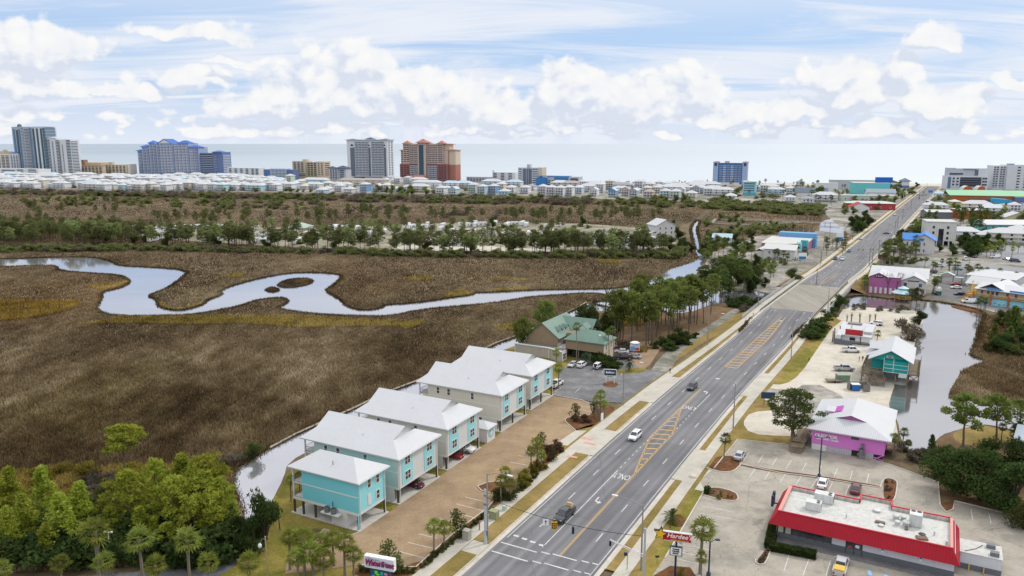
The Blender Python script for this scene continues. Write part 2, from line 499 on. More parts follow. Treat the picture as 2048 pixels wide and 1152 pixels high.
def road_mat():
 m,nt=new_mat("worn_asphalt");N=NT(nt);g=N.n("ShaderNodeNewGeometry").outputs["Position"]
 t=N.vmath("DOT_PRODUCT",g,(UX,UY,0),out=1);s=N.vmath("DOT_PRODUCT",g,(VX,VY,0),out=1)
 q=N.n("ShaderNodeCombineXYZ");N.l(t,q.inputs[0]);N.l(N.math("MULTIPLY",s,.035),q.inputs[1])
 st=N.noise(q.outputs[0],.55,4,.6);gr=N.noise(g,5.0,3,.6);bl=N.noise(g,.06,4,.6)
 wp=N.math("SINE",N.math("MULTIPLY",t,2*math.pi/1.74))
 f=N.math("ADD",N.math("ADD",N.math("MULTIPLY",st,.45),N.math("MULTIPLY",gr,.25)),N.math("MULTIPLY",bl,.30))
 f=N.math("ADD",f,N.math("MULTIPLY",wp,.035))
 c=N.ramp(N.mapr(f,.33,.67),[(0.0,(.105,.104,.110)),(0.45,(.158,.157,.167)),(1.0,(.245,.243,.25))])
 vo=N.n("ShaderNodeTexVoronoi");vo.feature="DISTANCE_TO_EDGE";vo.inputs["Scale"].default_value=.05
 wv=N.n("ShaderNodeTexNoise");wv.inputs["Scale"].default_value=.5;N.l(g,wv.inputs["Vector"])
 N.l(N.vmath("ADD",g,N.vmath("MULTIPLY",wv.outputs["Color"],(2,2,0))),vo.inputs["Vector"])
 c=N.mix(N.math("MULTIPLY",N.math("LESS_THAN",vo.outputs["Distance"],.0030),.28),c,(.05,.05,.052))
 pt=N.n("ShaderNodeTexBrick");pt.inputs["Scale"].default_value=.045;pt.inputs["Color1"].default_value=(1,1,1,1);pt.inputs["Color2"].default_value=(.90,.90,.91,1);pt.inputs["Mortar"].default_value=(.93,.93,.93,1);pt.inputs["Mortar Size"].default_value=.004
 N.l(q.outputs[0],pt.inputs["Vector"]);c=N.mix(1.0,c,pt.outputs[0],"MULTIPLY")
 N.out(c,.85,0,.2);return m
M_ASPH=road_mat()
M_LOTASPH=ground_mat("grey_lot_asphalt",[(0.0,(.075,.075,.08)),(0.5,(.16,.16,.165)),(1.0,(.30,.30,.30))],(0.04,0.3,3.0))
M_FARASPH=ground_mat("far_road_asphalt",[(0.0,(.22,.22,.235)),(0.5,(.27,.27,.285)),(1.0,(.34,.34,.35))],(0.02,0.3,3.0))
M_CONC=ground_mat("pale_concrete_walk",[(0.0,(.34,.32,.275)),(0.5,(.45,.425,.37)),(1.0,(.55,.52,.46))],(0.05,0.4,3.0))
M_CURB=ground_mat("kerb_concrete",[(0.0,(.36,.33,.28)),(1.0,(.62,.58,.52))],(0.1,0.6,3.0))
M_LOTCONC=ground_mat("old_lot_concrete",[(0.0,(.19,.17,.145)),(0.4,(.31,.285,.24)),(1.0,(.45,.415,.36))],(0.05,0.3,2.0),(0.45,.35,.2),cracks=0.55)
M_DECKC=ground_mat("bridge_deck_concrete",[(0.0,(.20,.188,.165)),(0.5,(.285,.265,.23)),(1.0,(.38,.355,.31))],(0.05,0.5,3.0),stretch=(1,.08,1),rot=rad(HD))
M_PAVER=ground_mat("brown_brick_pavers",[(0.0,(.15,.108,.072)),(0.4,(.265,.19,.122)),(0.7,(.345,.25,.158)),(1.0,(.45,.34,.225))],(0.045,0.28,3.2),(0.38,.32,.30))
M_WHITE=ground_mat("white_road_paint",[(0.0,(.30,.30,.30)),(0.4,(.52,.52,.51)),(1.0,(.72,.72,.71))],(0.3,1.5,6))
M_YELLOW=ground_mat("yellow_road_paint",[(0.0,(.44,.28,.10)),(1.0,(.62,.39,.13))],(0.3,1.5,6))
M_REDPAD=ground_mat("red_tactile_paving",[(0.0,(.50,.24,.19)),(1.0,(.66,.38,.32))],(0.3,1.5,6))
M_BLUEPAINT=ground_mat("blue_parking_paint",[(0.0,(.20,.36,.66)),(1.0,(.35,.55,.80))],(0.3,1.5,6))
def water_mat(name,deep,tint,rough,bscale,bstr,refl):
 m,nt=new_mat(name);N=NT(nt)
 g=N.n("ShaderNodeNewGeometry").outputs["Position"]
 h=N.math("ADD",N.noise(g,bscale,4,0.6),N.math("MULTIPLY",N.noise(g,bscale*0.13,3),2.0))
 nor=N.bump(h,bstr,0.05)
 d=N.n("ShaderNodeBsdfDiffuse");d.inputs[0].default_value=deep+(1,)
 gl=N.n("ShaderNodeBsdfGlossy");gl.inputs[0].default_value=tint+(1,);gl.inputs["Roughness"].default_value=rough
 N.l(nor,gl.inputs["Normal"])
 fr=N.n("ShaderNodeLayerWeight");fr.inputs[0].default_value=0.5
 N.l(nor,fr.inputs["Normal"])
 fac=N.mapr(fr.outputs["Facing"],0.25,0.85,refl[0],refl[1])
 wind=N.mapr(N.noise(N.vmath("MULTIPLY",g,(1,2.5,1)),0.012,3),0.3,0.7,0.80,1.0)
 fac=N.math("MULTIPLY",fac,wind)
 mx=N.n("ShaderNodeMixShader");N.l(fac,mx.inputs[0])
 N.l(d.outputs[0],mx.inputs[1]);N.l(gl.outputs[0],mx.inputs[2])
 o=N.n("ShaderNodeOutputMaterial");N.l(mx.outputs[0],o.inputs[0])
 return m
M_CREEK=water_mat("creek_water",(.24,.24,.26),(.84,.83,.86),0.06,0.9,0.05,(0.30,0.80))
M_POND=water_mat("pond_water",(.20,.19,.185),(.77,.755,.765),0.08,1.3,0.14,(0.30,0.82))
def sea_mat():
 m,nt=new_mat("gulf_water");N=NT(nt)
 g=N.n("ShaderNodeNewGeometry").outputs["Position"]
 st=N.n("ShaderNodeMapping");st.inputs["Scale"].default_value=(0.00006,0.0009,0)
 N.l(g,st.inputs[0])
 n=N.noise(st.outputs[0],1.0,6,0.6)
 sep=N.n("ShaderNodeSeparateXYZ");N.l(g,sep.inputs[0])
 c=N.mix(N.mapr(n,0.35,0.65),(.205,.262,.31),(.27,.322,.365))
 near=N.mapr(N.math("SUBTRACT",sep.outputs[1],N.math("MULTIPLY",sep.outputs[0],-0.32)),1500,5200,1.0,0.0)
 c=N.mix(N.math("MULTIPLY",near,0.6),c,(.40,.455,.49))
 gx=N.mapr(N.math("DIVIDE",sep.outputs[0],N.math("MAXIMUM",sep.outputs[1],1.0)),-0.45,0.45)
 c=N.mix(N.math("MULTIPLY",gx,0.65),c,(.66,.68,.69))  # paler towards the right: a glint put into the water colour
 d=N.n("ShaderNodeBsdfDiffuse");N.l(c,d.inputs[0])
 gl=N.n("ShaderNodeBsdfGlossy");gl.inputs[0].default_value=(.92,.95,1,1);gl.inputs["Roughness"].default_value=0.28
 h=N.noise(g,0.05,3);N.l(N.bump(h,0.5,2.0),gl.inputs["Normal"])
 mx=N.n("ShaderNodeMixShader");mx.inputs[0].default_value=0.30
 N.l(d.outputs[0],mx.inputs[1]);N.l(gl.outputs[0],mx.inputs[2])
 o=N.n("ShaderNodeOutputMaterial");N.l(mx.outputs[0],o.inputs[0])
 return m
M_SEA=sea_mat()
# --- shoreline, land and sea
SHORE=[(-700,345.5),(0,349),(300,350.5),(520,352.5),(700,354.5),(850,358),(1040,361.5),(1200,363.5),(1440,365.2),(1700,366.5),(2048,368.5),(2700,373)]
sh=[G(x,y)for x,y in SHORE]
b=MB()
L0=sh[0]+(sh[0]-sh[1]).normalized()*9000;L1=sh[-1]+(sh[-1]-sh[-2]).normalized()*9000
top=[L0]+sh+[L1]
b.poly([(-9000,-1500,0),(9000,-1500,0)]+[(p.x,p.y,0)for p in top[::-1]])
tag(b.build("ground",M_MARSH),kind="structure")
b=MB()
far=150000.0
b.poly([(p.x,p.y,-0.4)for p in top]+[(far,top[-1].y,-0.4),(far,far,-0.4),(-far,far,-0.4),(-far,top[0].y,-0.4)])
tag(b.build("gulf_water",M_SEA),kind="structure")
b=MB()
inn=[G(x,y+3.0+(x>1100)*2)for x,y in SHORE]
b.poly([(p.x,p.y,0.06)for p in sh]+[(p.x,p.y,0.06)for p in inn[::-1]])
tag(b.build("beach_sand",M_SAND),kind="structure")
CREEK=[(-420,512),(-150,516),(0,518.5),(131,514),(194,515),(224,523),(239,532),(299,534.5),(379,540.5),(364,557),(336,576),(317,584),(300,590),(302,596),(315,598),(317,613),(347,622),(373,620),(409,608),(412,601),(444,590),(436,582),(485,565),(552,550),(597,545),(664,546.5),(688,552),(668,570),(650,582),(679,597),(698,615),(727,622),(762,617),(768,610),(824,607),(878,600),(886,598),(945,590),(949,585),(966,586),(1064,580.5),(1100,579.5),(1193,578.5),(1236,577),(1285,566),(1320,552),(1340,538),(1368,530),(1398,520),(1396,512),(1388,495),(1384,475),(1380,455),(1392,440),(1402,442),(1394,456),(1398,475),(1402,490),(1404,505),(1412,522),(1396,540),(1388,560),(1400,572),(1440,585),(1500,581),(1552,590),(1700,592),(1722,590),(1790,600),(1790,612),(1690,613),(1560,610),(1500,600),(1430,606),(1372,628),(1318,622),(1232,618),(1176,606),(1222,601),(1222,592),(1180,585.5),(1110,591),(1060,594),(1000,605),(930,612),(880,615.5),(830,622),(790,631),(760,633),(710,632),(620,628),(549,617),(571,608),(576,599),(560,595),(520,599),(495,607),(478,613),(399,628),(347,631.5),(231,633),(187,621),(202,597),(202,584),(239,577),(260,565),(253,557),(239,550),(168,546),(116,541),(112,533),(97,530.5),(0,534),(-200,536),(-420,538)]
POND=[(1640,600),(1696,596),(1716,591),(1760,596),(1786,599),(1856,601),(1911,610),(1971,624),(1968,640),(1958,665),(1956,676),(1946,705),(1942,712),(1971,722),(1945,730),(1923,742),(1916,755),(1896,790),(1899,799),(2048,811),(2400,850),(2400,905),(2048,866),(2000,853),(1960,848),(1886,868),(1868,885),(1856,905),(1843,908),(1820,904),(1801,880),(1796,840),(1776,815),(1782,785),(1790,760),(1800,740),(1818,720),(1830,690),(1831,672),(1846,645),(1838,622),(1801,622),(1751,617),(1690,616),(1640,612)]
CANAL=[(1176,605),(1155,617),(1117,635),(1044,670),(988,690),(915,730),(830,766),(764,791),(713,817),(643,848),(590,872),(533,901),(500,925),(473,938),(466,968),(480,1000),(493,1030),(470,1080),(450,1130),(300,1142),(200,1150),(-300,1180),(-300,1215),(240,1175),(455,1150),(470,1128),(500,1075),(540,1010),(568,955),(575,925),(640,890),(700,850),(760,825),(850,790),(925,745),(1000,705),(1040,690),(1075,668),(1130,645),(1190,625),(1232,618)]
CREEKS=smooth_poly(CREEK,1);PONDS=smooth_poly(POND,1);CANALS=smooth_poly(CANAL,1)
for nm,pl,m_ in(("creek_water",CREEK,M_CREEK),("pond_water",POND,M_POND),("canal_water",CANAL,M_CREEK)):
 sheet(nm,pl,{"creek_water":0.03,"pond_water":0.036,"canal_water":0.042}[nm],m_,1)
ISLES=[[(556,571),(563,564),(582,558.5),(608,556.5),(625,560),(623,566),(610,571),(585,575.5),(565,575)],[(533,578),(545,574),(557,578),(556,583),(545,585),(534,583)]]
for p in ISLES:sheet("marsh_island",p,0.10,M_MARSH,1)
for p in([(20,692),(45,688),(52,694),(40,699),(22,698)],[(-30,686),(10,680),(18,684),(-10,690)]):sheet("marsh_pool",p,0.03,M_CREEK,1)
for p in([(1638,447),(1655,438),(1700,436),(1702,446),(1690,462),(1668,476),(1630,474),(1640,462)],[(1528,452),(1542,446),(1544,462),(1532,470)]):sheet("inland_pond",p,0.03,M_CREEK,1)
sheet("mud_flat",[(952,611),(1000,604.5),(1060,594),(1062,596),(1010,609),(960,614)],0.05,M_LEAF,1)
# --- land cover patches
sheet("town_ground",[(-500,349),(300,353.5),(700,357.5),(1040,364.5),(1440,368.2),(2048,371.5),(2600,376),(2600,480),(2048,480),(1700,470),(1640,420),(1560,408),(1430,404),(1210,398),(1000,389),(640,386),(300,381),(0,376),(-500,372)],0.05,M_TOWN)
M_CAMP=ground_mat("campground_ground",[(0.0,(.06,.065,.03)),(0.38,(.15,.14,.085)),(0.6,(.31,.285,.23)),(1.0,(.46,.43,.37))],(0.03,0.2,1.0))
sheet("campground_sand",[(205,458),(270,452),(420,453),(640,456),(820,450),(900,446),(1130,446),(1240,452),(1350,462),(1360,480),(1340,497),(1180,497),(1110,503),(1000,500),(900,503),(785,502),(640,498),(500,488),(400,484),(280,472)],0.05,M_CAMP,1)
sheet("campground_road",[(1040,470),(1120,462),(1240,462),(1320,474),(1330,490),(1260,497),(1180,492),(1080,482)],0.09,M_LOTASPH,1)
sheet("campground_path",[(780,494),(900,486),(1000,494),(1110,500),(1100,505),(1000,503),(900,502),(790,502)],0.09,M_SAND,1)
sheet("pine_grove_floor",[(1180,625),(1232,619),(1318,623),(1372,629),(1430,607),(1490,603),(1475,617),(1412,655),(1350,692),(1320,706),(1230,690),(1215,672),(1190,650)],0.06,M_LEAF,1)
sheet("west_shore_ground",[(1404,505),(1440,500),(1520,470),(1640,462),(1700,470),(1660,512),(1610,560),(1560,590),(1500,580),(1440,584),(1402,570),(1398,545),(1414,522)],0.06,M_TOWN)
sheet("condo_yard",[(705,1074),(640,1060),(570,1050),(560,1000),(572,950),(640,888),(700,848),(760,822),(850,788),(925,743),(1000,703),(1040,688),(1075,667),(1130,646),(1180,640),(1230,690),(1240,716),(1180,712),(1120,738),(1106,790),(1000,868),(775,1028),(719,1066)],0.055,M_LAWN)
sheet("canal_lawn",[(540,1012),(570,955),(600,960),(640,1062),(560,1110),(470,1130),(500,1078)],0.06,M_LAWN,1)
sheet("front_lawn",[(470,1132),(560,1085),(650,1062),(705,1074),(690,1110),(900,1152),(860,1250),(300,1250)],0.065,M_LAWN)
sheet("east_shore_sand",[(1500,850),(1545,760),(1600,700),(1640,660),(1672,640),(1690,613),(1751,616),(1801,620),(1838,622),(1848,645),(1832,672),(1830,690),(1818,722),(1800,742),(1784,785),(1776,815),(1790,835),(1798,880),(1700,900),(1480,880)],0.06,M_SAND,1)
sheet("liquor_store_dirt",[(1560,800),(1620,760),(1700,800),(1720,860),(1620,900),(1540,870)],0.065,M_TOWN,1)
sheet("bay_front_ground",[(1700,565),(1730,560),(1800,580),(1856,596),(1911,606),(1971,620),(2048,640),(2500,700),(2500,470),(2048,455),(1860,455),(1790,500)],0.055,M_TOWN)
sheet("bay_front_asphalt",[(1862,596),(1868,560),(1920,535),(2048,545),(2500,600),(2500,690),(2048,632),(1971,617),(1911,604)],0.09,M_LOTASPH)
sheet("side_street",[(1752,519),(1780,526),(1850,530),(1960,536),(2048,545),(2500,580),(2500,568),(2048,536),(1960,527),(1850,521),(1770,514)],0.10,M_FARASPH)
sheet("far_lot_asphalt",[(1950,490),(2048,494),(2500,520),(2500,548),(2048,530),(1990,520),(1955,505)],0.09,M_FARASPH,1)
sheet("east_bank_ground",[(1800,882),(1822,905),(1843,909),(1870,886),(1888,868),(1960,849),(2048,867),(2400,906),(2400,1300),(2048,1070),(1890,1032),(1870,965)],0.05,M_LEAF)
sheet("east_bank_lawn",[(1905,862),(1960,849),(2030,864),(2040,880),(1960,895),(1910,885)],0.07,M_VERGE,1)
sheet("roadside_lawn",[(1340,742),(1352,722),(1400,690),(1440,668),(1490,640),(1515,622),(1500,608),(1478,617),(1440,650),(1412,665),(1365,698),(1345,715)],0.09,M_VERGE)
sheet("dirt_track",[(1290,760),(1318,716),(1345,695),(1412,655),(1474,613),(1500,603),(1506,609),(1482,620),(1440,652),(1412,667),(1366,700),(1350,722),(1338,748)],0.11,M_TOWN,1)
sheet("embankment_lawn",[(1530,768),(1580,705),(1640,652),(1668,628),(1676,640),(1640,690),(1600,750),(1570,770)],0.09,M_LAWN,1)
sheet("corner_lawn",[(1405,930),(1450,860),(1500,800),(1530,795),(1600,850),(1620,890),(1580,893),(1480,878),(1440,930),(1420,945)],0.08,M_VERGE,1)
sheet("bare_patch",[(1484,845),(1500,825),(1560,820),(1612,850),(1605,872),(1560,873),(1500,868)],0.10,M_SAND,1)
sheet("restaurant_lawn",[(1190,1250),(1240,1130),(1330,1010),(1380,980),(1409,981),(1405,1005),(1330,1115),(1280,1250)],0.08,M_LAWN)
# --- lots
sheet("paver_lot",[(649,1060),(701,1073),(719,1066),(775,1028),(1000,868),(1106,792),(1184,806),(1187,830),(1129,838),(1132,846),(1151,862),(1110,890),(1052,897),(1053,904),(1082,914),(1086,928),(1060,950),(1040,962),(960,972),(955,977),(996,992),(975,1018),(905,1070),(832,1136),(716,1132),(650,1140),(570,1150),(572,1130),(620,1090)],0.12,M_PAVER)
sheet("sign_lot",[(1106,790),(1120,738),(1180,712),(1240,716),(1290,740),(1338,745),(1332,752),(1300,775),(1256,807),(1184,804)],0.12,M_LOTASPH)
sheet("complex_lot",[(1206,712),(1228,690),(1300,682),(1326,690),(1300,730),(1285,742),(1235,733)],0.10,M_PAVER)
sheet("restaurant_lot",[(1408,981),(1385,958),(1428,938),(1475,880),(1700,906),(1784,932),(1876,966),(1882,1010),(1900,1022),(1910,1003),(2048,1035),(2500,1150),(2500,1500),(1250,1500),(1305,1152),(1330,1115)],0.12,M_LOTCONC)
sheet("east_shore_track",[(1495,765),(1530,775),(1560,780),(1640,775),(1640,800),(1560,790),(1500,790)],0.10,M_TOWN,1)
# --- the main road, in its own frame: s metres along, o metres right of its centre line
_TC=[(-200,-50.2),(40,-51.0),(110,-51.3),(170,-52.4),(230,-51.6),(305,-48.9),(370,-46.4),(445,-44.0),(600,-39.6),(850,-32.8),(1100,-25.5),(1330,-19.0),(1600,-10)]
def tc(s):
 xs=[a for a,_ in _TC];ys=[b for _,b in _TC]
 return float(sum(np.interp(s+d,xs,ys)for d in(-36,-18,0,18,36))/5)
def zr(s):return 0.20+2.1*math.exp(-((s-352)/72.0)**4)
def RP(s,o,dz=0.0):return TW(tc(s)+o,s,zr(s)+dz)
def RPX(px,py):
 """photo point -> (s, o) on the road"""
 z=0.2
 for _ in range(4):
  s,t=ST(px,py,z);z=zr(s)
 return s,t-tc(s)
def strip(b,s0,s1,o0,o1,dz,m=0,step=6.0,o0e=None,o1e=None):
 n=max(1,int(abs(s1-s0)/step));vs=[]
 f0=o0 if callable(o0)else(lambda s:o0+((o0e-o0)*(s-s0)/(s1-s0)if o0e is not None else 0))
 f1=o1 if callable(o1)else(lambda s:o1+((o1e-o1)*(s-s0)/(s1-s0)if o1e is not None else 0))
 for i in range(n+1):
  s=s0+(s1-s0)*i/n
  vs+=[RP(s,f0(s),dz),RP(s,f1(s),dz)]
 b.add(vs,[(2*i,2*i+1,2*i+3,2*i+2)for i in range(n)],m)
 return b
S_END=1390.0
HW=9.0
def vl(s):return float(np.interp(s,[0,150,200,235,262,290,410,430,460,2000],[3.3,3.3,2.6,1.7,1.3,0.5,0.5,1.4,2.0,2.2]))
def vr(s):return float(np.interp(s,[0,118,150,200,235,262,290,410,430,470,2000],[1.7,1.7,1.5,1.2,1.4,1.2,0.5,0.5,0.8,0.8,0.9]))
def lw(s):return-(HW+0.8+vl(s))
def rw(s):return HW+0.8+vr(s)
BR0,BR1=RPX(1585,620)[0],RPX(1655,573)[0]
b=MB();strip(b,-140,BR0,-HW,HW,0.0);strip(b,BR1,620,-HW,HW,0.0)
tag(b.build("road",M_ASPH),kind="structure")
b=MB();strip(b,620,S_END,-HW,HW,0.0)
tag(b.build("far_road",M_ASPH),kind="structure")
b=MB();strip(b,BR0,BR1,-HW-4.2,HW+4.2,-0.02)
for o in(-HW-4.2,HW+4.2):
 n=16
 vs=[]
 for i in range(n+1):
  s=BR0+(BR1-BR0)*i/n
  vs+=[RP(s,o,-0.02),RP(s,o,-1.0)]
 b.add(vs,[(2*i,2*i+1,2*i+3,2*i+2)if o<0 else(2*i+2,2*i+3,2*i+1,2*i)for i in range(n)])
strip(b,BR0,BR1,HW+4.2,-HW-4.2,-1.0)
for k in range(1,4):
 s=BR0+(BR1-BR0)*k/4
 for o in np.linspace(-HW-3,HW+3,6):
  p=RP(s,o);b.tube((p.x,p.y,-1),(p.x,p.y,p.z-1.0),0.4,n=8)
tag(b.build("bridge_deck",M_DECKC),kind="structure")
b=MB()
strip(b,-140,S_END,-HW-0.8,-HW,-0.01);strip(b,-140,S_END,HW,HW+0.8,-0.01)
tag(b.build("road_gutter",M_CURB),kind="structure")
b=MB()
def kstrip(b,s0,s1,o,w=0.16,h=0.14,step=6.0):
 n=max(1,int((s1-s0)/step));ff=o if callable(o)else(lambda s:o)
 vs=[]
 for i in range(n+1):
  s=s0+(s1-s0)*i/n
  vs+=[RP(s,ff(s),-0.05),RP(s,ff(s)+w,-0.05),RP(s,ff(s),h),RP(s,ff(s)+w,h)]
 fs=[]
 for i in range(n):
  a,c=4*i,4*i+4
  fs+=[(a+2,a+3,c+3,c+2),(a,a+2,c+2,c),(a+1,c+1,c+3,a+3)]
 fs+=[(0,1,3,2),(4*n,4*n+2,4*n+3,4*n+1)]
 b.add(vs,fs)
LGAP=[(RPX(1150,905)[0],RPX(1222,862)[0]),(RPX(1300,790)[0]-6,RPX(1345,748)[0]-3)]
RGAP=[(RPX(1352,960)[0],RPX(1425,905)[0]),(RPX(1472,790)[0],RPX(1512,745)[0])]
def spans(s0,s1,gaps):
 cur=s0;r=[]
 for a,c in gaps:r.append((cur,a));cur=c
 return r+[(cur,s1)]
SL0,SR0=RPX(975,1088)[0],RPX(1215,1140)[0]
for a,c in spans(SL0,BR0,LGAP)+[(BR1,S_END),(-140,SL0-4.0)]:kstrip(b,a,c,-HW-0.96)
for a,c in spans(SR0,BR0,RGAP)+[(BR1,S_END)]:kstrip(b,a,c,HW+0.80)
tag(b.build("road_kerb",M_CURB),kind="structure")
b=MB()
for a,c in spans(SL0,BR0,LGAP)+[(BR1,S_END),(-140,SL0-4.0)]:strip(b,a,c,lw,lambda s:-HW-0.96,0.10)
for a,c in spans(SR0,BR0,RGAP)+[(BR1,S_END)]:strip(b,a,c,lambda s:HW+0.96,rw,0.10)
tag(b.build("verge_grass",M_VERGE),kind="structure")
WL,WR=2.5,2.3
b=MB()
strip(b,-140,S_END,lambda s:lw(s)-WL,lw,0.13);strip(b,SL0-4.0,SL0,lw,lambda s:-HW-0.8,0.06);strip(b,SR0-10,S_END,rw,lambda s:rw(s)+WR,0.13)
tag(b.build("sidewalk",M_CONC),kind="structure")
b=MB()
for a,c in LGAP:strip(b,a,c,lw,lambda s:-HW,0.115)
for a,c in RGAP:strip(b,a,c,lambda s:HW,rw,0.115)
tag(b.build("drive_apron",M_CONC),kind="structure")
b=MB()
strip(b,-140,BR0-1,lambda s:lw(s)-WL-0.5-2.6*zr(s),lambda s:lw(s)-WL,0.10);strip(b,BR1+1,S_END,lambda s:lw(s)-WL-0.5-2.6*zr(s),lambda s:lw(s)-WL,0.10)
strip(b,-140,BR0-1,lambda s:rw(s)+WR,lambda s:rw(s)+WR+0.5+2.6*zr(s),0.10);strip(b,BR1+1,S_END,lambda s:rw(s)+WR,lambda s:rw(s)+WR+0.5+2.6*zr(s),0.10)
for i,v in enumerate(b.v):
 k=i%2
o_=b.build("road_bank",M_VERGE);tag(o_,kind="structure")
for mv in o_.data.vertices:pass
def set_bank():
 me=o_.data
 for v in me.vertices:
  s=v.co.x*VX+v.co.y*VY;t=v.co.x*UX+v.co.y*UY-tc(s)
  if t<lw(s)-WL-0.3 or t>rw(s)+WR+0.3:v.co.z=0.085
set_bank()
sheet("condo_drive",[(1110,889),(1151,862),(1192,838),(1240,845),(1200,880),(1175,905),(1140,893)],0.13,M_CONC)
sheet("restaurant_drive",[(1330,985),(1352,945),(1392,905),(1410,930),(1428,938),(1400,962),(1410,985),(1385,979)],0.13,M_CONC)
sheet("corner_walk",[(985,1085),(1003,1096),(955,1152),(880,1250),(820,1250),(905,1130)],0.165,M_CONC)
if False:sheet("corner_grass",[(950,1102),(972,1108),(930,1150),(905,1165),(890,1150)],0.22,M_VERGE,1)
sheet("upper_lawn",[(1700,478),(1745,445),(1790,424),(1797,428),(1760,460),(1722,487)],0.08,M_LAWN)
W=MB();Y=MB();DZ=0.012
SI=RPX(1090,1096)[0]
strip(W,SI,BR0,-HW+0.45,-HW+0.57,DZ);strip(W,BR1,S_END,-HW+0.45,-HW+0.57,DZ)
strip(W,SI-7,BR0,HW-0.57,HW-0.45,DZ);strip(W,BR1,S_END,HW-0.57,HW-0.45,DZ)
s=SI+6.0
while s<900:
 w_=0.075 if s<350 else 0.1
 for o in(-5.3,5.3):
  if not(BR0-2<s<BR1):strip(W,s,s+3.2,o-w_,o+w_,DZ)
 s+=12.19
s1a,s1b=SI,RPX(1232,940)[0]
strip(W,s1a,s1b,-1.88,-1.72,DZ)
sA=RPX(1262,945)[0];sB=sA+20;sC=RPX(1358,815)[0];sD=sC-18
for d in(-0.16,0.10):
 strip(Y,SI-1,sA,1.85+d,1.97+d,DZ)
def oL(s):return float(np.interp(s,[sA,sB],[1.7,-1.85]))
def oR(s):return float(np.interp(s,[sD,sC],[1.9,-1.6]))
for d in(-0.14,0.08):
 strip(Y,sA,sC,lambda s:oL(s)+d,lambda s:oL(s)+d+0.12,DZ,step=2)
 strip(Y,sA,sC,lambda s:oR(s)+d,lambda s:oR(s)+d+0.12,DZ,step=2)
s=sA+4
while s<sC-4:
 a,c=oL(s),oR(s)
 if c-a>0.5:
  p=[RP(s,a,DZ),RP(s+1.2,c,DZ),RP(s+1.7,c,DZ),RP(s+0.5,a,DZ)]
  Y.add(p,[(0,1,2,3)])
 s+=3.1
sE=RPX(1398,782)[0]
for d in(-0.14,0.08):strip(Y,sC,sE+2,-1.75+d,-1.63+d,DZ)
strip(W,RPX(1381,822)[0],RPX(1414,788)[0],1.72,1.88,DZ)
s=s1b+1.5
while s<s1b+24:
 strip(W,s,s+0.8,-1.88,-1.72,DZ);s+=2.4
s=RPX(1345,860)[0]-6
while s<RPX(1381,822)[0]-1:
 strip(W,s,s+0.8,1.72,1.88,DZ);s+=2.4
sF,sG=RPX(1462,735)[0],RPX(1568,634)[0]
for o in(-1.75,1.75):
 for d in(-0.16,0.08):strip(Y,sF,sG,lambda s:(o+d)*float(np.interp(s,[sG-30,sG],[1,.35])),lambda s:(o+d)*float(np.interp(s,[sG-30,sG],[1,.35]))+0.13,DZ)
s=sF+2
while s<sG-6:
 k=float(np.interp(s,[sG-30,sG],[1,.35]))
 Y.add([RP(s,-1.7*k,DZ),RP(s+1.0,1.7*k,DZ),RP(s+1.6,1.7*k,DZ),RP(s+0.6,-1.7*k,DZ)],[(0,1,2,3)]);s+=3.4
strip(Y,sF-0.2,sF+0.35,-1.6,1.6,DZ)
sH=BR1+6
for o in(-1.2,0.4):strip(Y,sH,sH+42,o-0.1,o+0.1,DZ,o0e=o+1.2,o1e=o+1.4)
for ds in(-1.4,-4.6):
 for a,c in((-HW+0.4,-1.9),(-1.3,0.3),(0.6,4.9),(5.6,6.9),(7.4,HW-0.4)):
  strip(W,SI+ds-0.1+(a+c)*0.05,SI+ds+0.18+(a+c)*0.05,a,c,DZ)
for a in(-7.9,-6.2,-4.5,-2.7):strip(W,SI+0.6-(a+5)*0.14,SI+1.1-(a+5)*0.14,a,a+1.0,DZ)
def road_text(body,s,o,size,flip,sx=1.0):
 vs,fs=text_mb(body,size,sx=sx)
 k=-1 if flip else 1
 W.add([RP(s+k*y,o+k*x,DZ)for x,y,z in vs],fs)
so=RPX(1240,952)
road_text("ONLY",so[0],0.0,3.6,True,0.36)
so=RPX(1372,815)
road_text("ONLY",so[0],0.2,3.6,False,0.36)
def turn_arrow(s,o,flip):
 k=-1 if flip else 1
 P=[(0.55,-1.4),(0.85,-1.4),(0.85,0.2),(0.55,0.75),(-0.1,0.95),(-0.1,1.45),(-0.95,0.75),(-0.1,0.1),(-0.1,0.55),(0.3,0.4),(0.55,0.0)]
 W.add([RP(s+k*y*.95,o+k*x*.8,DZ)for x,y in P],[list(range(len(P)))])
turn_arrow(RPX(1193,1000)[0],0.0,True);turn_arrow(RPX(1398,783)[0],0.2,False)
tag(W.build("white_road_marking",M_WHITE),kind="structure");tag(Y.build("yellow_road_marking",M_YELLOW),kind="structure")
def kerb_line(pxs,z=0.12,w=0.22,h=0.14,smooth=0,name="lot_kerb"):
 pts=[G(x,y)for x,y in pxs]
 if smooth:
  for _ in range(smooth):
   q=[pts[0]]
   for a,c in zip(pts[:-1],pts[1:]):q+=[a*.75+c*.25,a*.25+c*.75]
   pts=q+[pts[-1]]
 b=MB();n=len(pts);vs=[]
 for i,p in enumerate(pts):
  d=pts[min(i+1,n-1)]-pts[max(i-1,0)];d.z=0;d.normalize()
  nn=Vector((-d.y,d.x,0))*w/2
  for q in(p+nn,p-nn):
   vs+=[(q.x,q.y,z-0.05),(q.x,q.y,z+h)]
 fs=[]
 for i in range(n-1):
  a,c=4*i,4*i+4
  fs+=[(a+1,a+3,c+3,c+1),(a,a+1,c+1,c),(a+2,c+2,c+3,a+3)]
 fs+=[(0,2,3,1),(4*n-4,4*n-3,4*n-1,4*n-2)]
 b.add(vs,fs)
 return tag(b.build(name,M_CURB),kind="structure")
